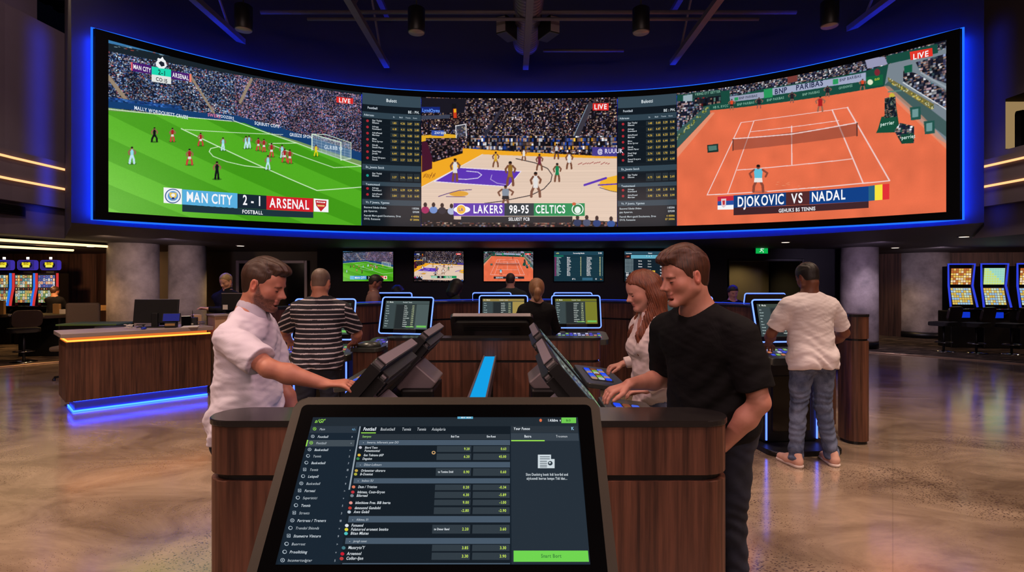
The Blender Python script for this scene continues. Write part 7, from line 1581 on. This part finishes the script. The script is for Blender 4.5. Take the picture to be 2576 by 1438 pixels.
# ---------------------------------------------------------------- camera
cam = bpy.data.cameras.new('camera'); co = bpy.data.objects.new('camera', cam); COL.objects.link(co)
co.location = (0, 0, CH); co.rotation_euler = (PI/2, 0, 0); cam.sensor_width = 36; cam.lens = 36*F/2576; cam.shift_y = -(719-CV)/2576; cam.clip_start = .05; cam.clip_end = 200
SC.camera = co
SC.view_settings.view_transform = 'Standard'; SC.view_settings.look = 'None'; SC.view_settings.exposure = 0; SC.view_settings.gamma = 1; SC.view_settings.use_curve_mapping = False
# ---------------------------------------------------------------- lights
def area(name, loc, rot, sx, sy, col, power, spread=None):
    l = bpy.data.lights.new(name, 'AREA'); l.shape = 'RECTANGLE'; l.size = sx; l.size_y = sy; l.color = L3(col); l.energy = power
    if spread: l.spread = math.radians(spread)
    o = bpy.data.objects.new(name, l); COL.objects.link(o); o.location = loc; o.rotation_euler = rot; return o
def spot(name, loc, tgt, col, power, ang=60, r=.1, blend=.6):
    l = bpy.data.lights.new(name, 'SPOT'); l.color = L3(col); l.energy = power; l.spot_size = math.radians(ang); l.spot_blend = blend; l.shadow_soft_size = r
    o = bpy.data.objects.new(name, l); COL.objects.link(o); o.location = loc; o.rotation_euler = (Vector(tgt)-Vector(loc)).to_track_quat('-Z', 'Y').to_euler(); return o
WARM = (255, 220, 192)
for (x, y, p) in ((-6.5, 4.5, 500), (-3, 6.3, 420), (3.6, 4.6, 330), (6.8, 5.2, 300), (7.2, 8.2, 210), (-.2, 3.6, 150), (-6.6, 8.5, 420), (1.2, 7.6, 220), (-2.6, .9, 150), (2.8, .9, 150), (-4.2, 2.0, 420), (4.4, 2.0, 420)):
    spot('ceiling_lamp', (x, y, 6.6), (x, y, 0), WARM, p*2.0, 78, .25)
area('uplight', (0, 3.2, 5.2), (PI, 0, 0), 7, 4, (190, 170, 215), 20)  # added unseen fill imitating light bounced up onto the roof steel
for sx in (-1, 1):
    area('blue_wall_light', (-7.78 if sx < 0 else 7.98, 9.62, 4.3), (0, -sx*PI/2, 0), 3.4, .1, (24, 60, 255), 5, 90)  # added to imitate blue spill from the screen LEDs on the side walls
for (x, y, tx_, ty, tz, e_, c_) in ((-7.3, 9.9, -8.1, 12.3, 1.7, 80, (255, 214, 180)), (-6.6, 10.6, -7.56, 13.0, 1.8, 60, (225, 200, 235)), (7.6, 11.4, 8.54, 13.7, 1.6, 80, (215, 190, 240)), (10.2, 13.2, 12.0, 16.4, 1.5, 130, (220, 200, 225)), (-10.8, 12.6, -11.2, 16.4, 1.3, 300, (255, 190, 130)), (15, 11, 13, 15.5, 1.5, 160, (220, 180, 170))):
    spot('column_light', (x, y, 2.36), (tx_, ty, tz), c_, e_, 100, .08, .9)  # added unseen spots that brighten the columns and back walls
area('hall_wash', (0, -6.4, 5.4), (math.radians(62), 0, 0), 9, 2.2, (235, 200, 190), 380)
spot('wall_washer', (-4.5, 3, 7.0), (-8.2, 6.5, 4.6), (235, 195, 200), 1500, 75, .3)  # added fill to lift the dark left wall
spot('wall_washer', (4.5, 3, 7.0), (8.4, 6.5, 3.4), (200, 180, 215), 300, 60, .3)  # matching added fill for the right wall
spot('ceiling_lamp', (-2.2, 1.2, 5.6), (.85, 2.7, 1.6), (255, 196, 205), 300, 34, .25)  # added fill for the black T-shirt man's face
spot('ceiling_lamp', (1.8, 1.0, 5.6), (-1.2, 2.65, 1.6), (255, 200, 205), 260, 32, .25)  # added fill for the polo man's face
spot('ceiling_lamp', (-3.6, .2, 5.2), (-1.4, 2.7, 1.3), (255, 205, 190), 330, 50, .3)
spot('ceiling_lamp', (3.4, .2, 5.2), (1.1, 2.6, 1.3), (255, 200, 200), 300, 50, .3)
for (x, y, p, c) in ((-9.9, 13.2, 36, (255, 200, 130)), (-12.2, 14.0, 40, (255, 200, 130)), (-6.6, 13.9, 22, (255, 210, 140)), (6.4, 15.2, 20, (255, 220, 150)), (10.4, 15.5, 16, (255, 210, 140)), (13, 12.5, 18, (255, 210, 170)), (-9.0, 11.0, 30, (255, 196, 130)), (8.4, 12.6, 20, (230, 210, 240))):
    spot('downlight', (x, y, 2.38), (x, y, 0), c, p*3.2, 130, .06, .8)
w = bpy.data.worlds.new('night'); SC.world = w; w.use_nodes = True; w.node_tree.nodes['Background'].inputs[0].default_value = (*L3((40, 46, 80)), 1); w.node_tree.nodes['Background'].inputs[1].default_value = .02
SC.cycles.use_adaptive_sampling = True; SC.cycles.adaptive_threshold = .05
SC.cycles.max_bounces = 5; SC.cycles.diffuse_bounces = 2; SC.cycles.glossy_bounces = 3; SC.cycles.transmission_bounces = 2; SC.cycles.caustics_reflective = False; SC.cycles.caustics_refractive = False
SC.cycles.sample_clamp_indirect = 4.0
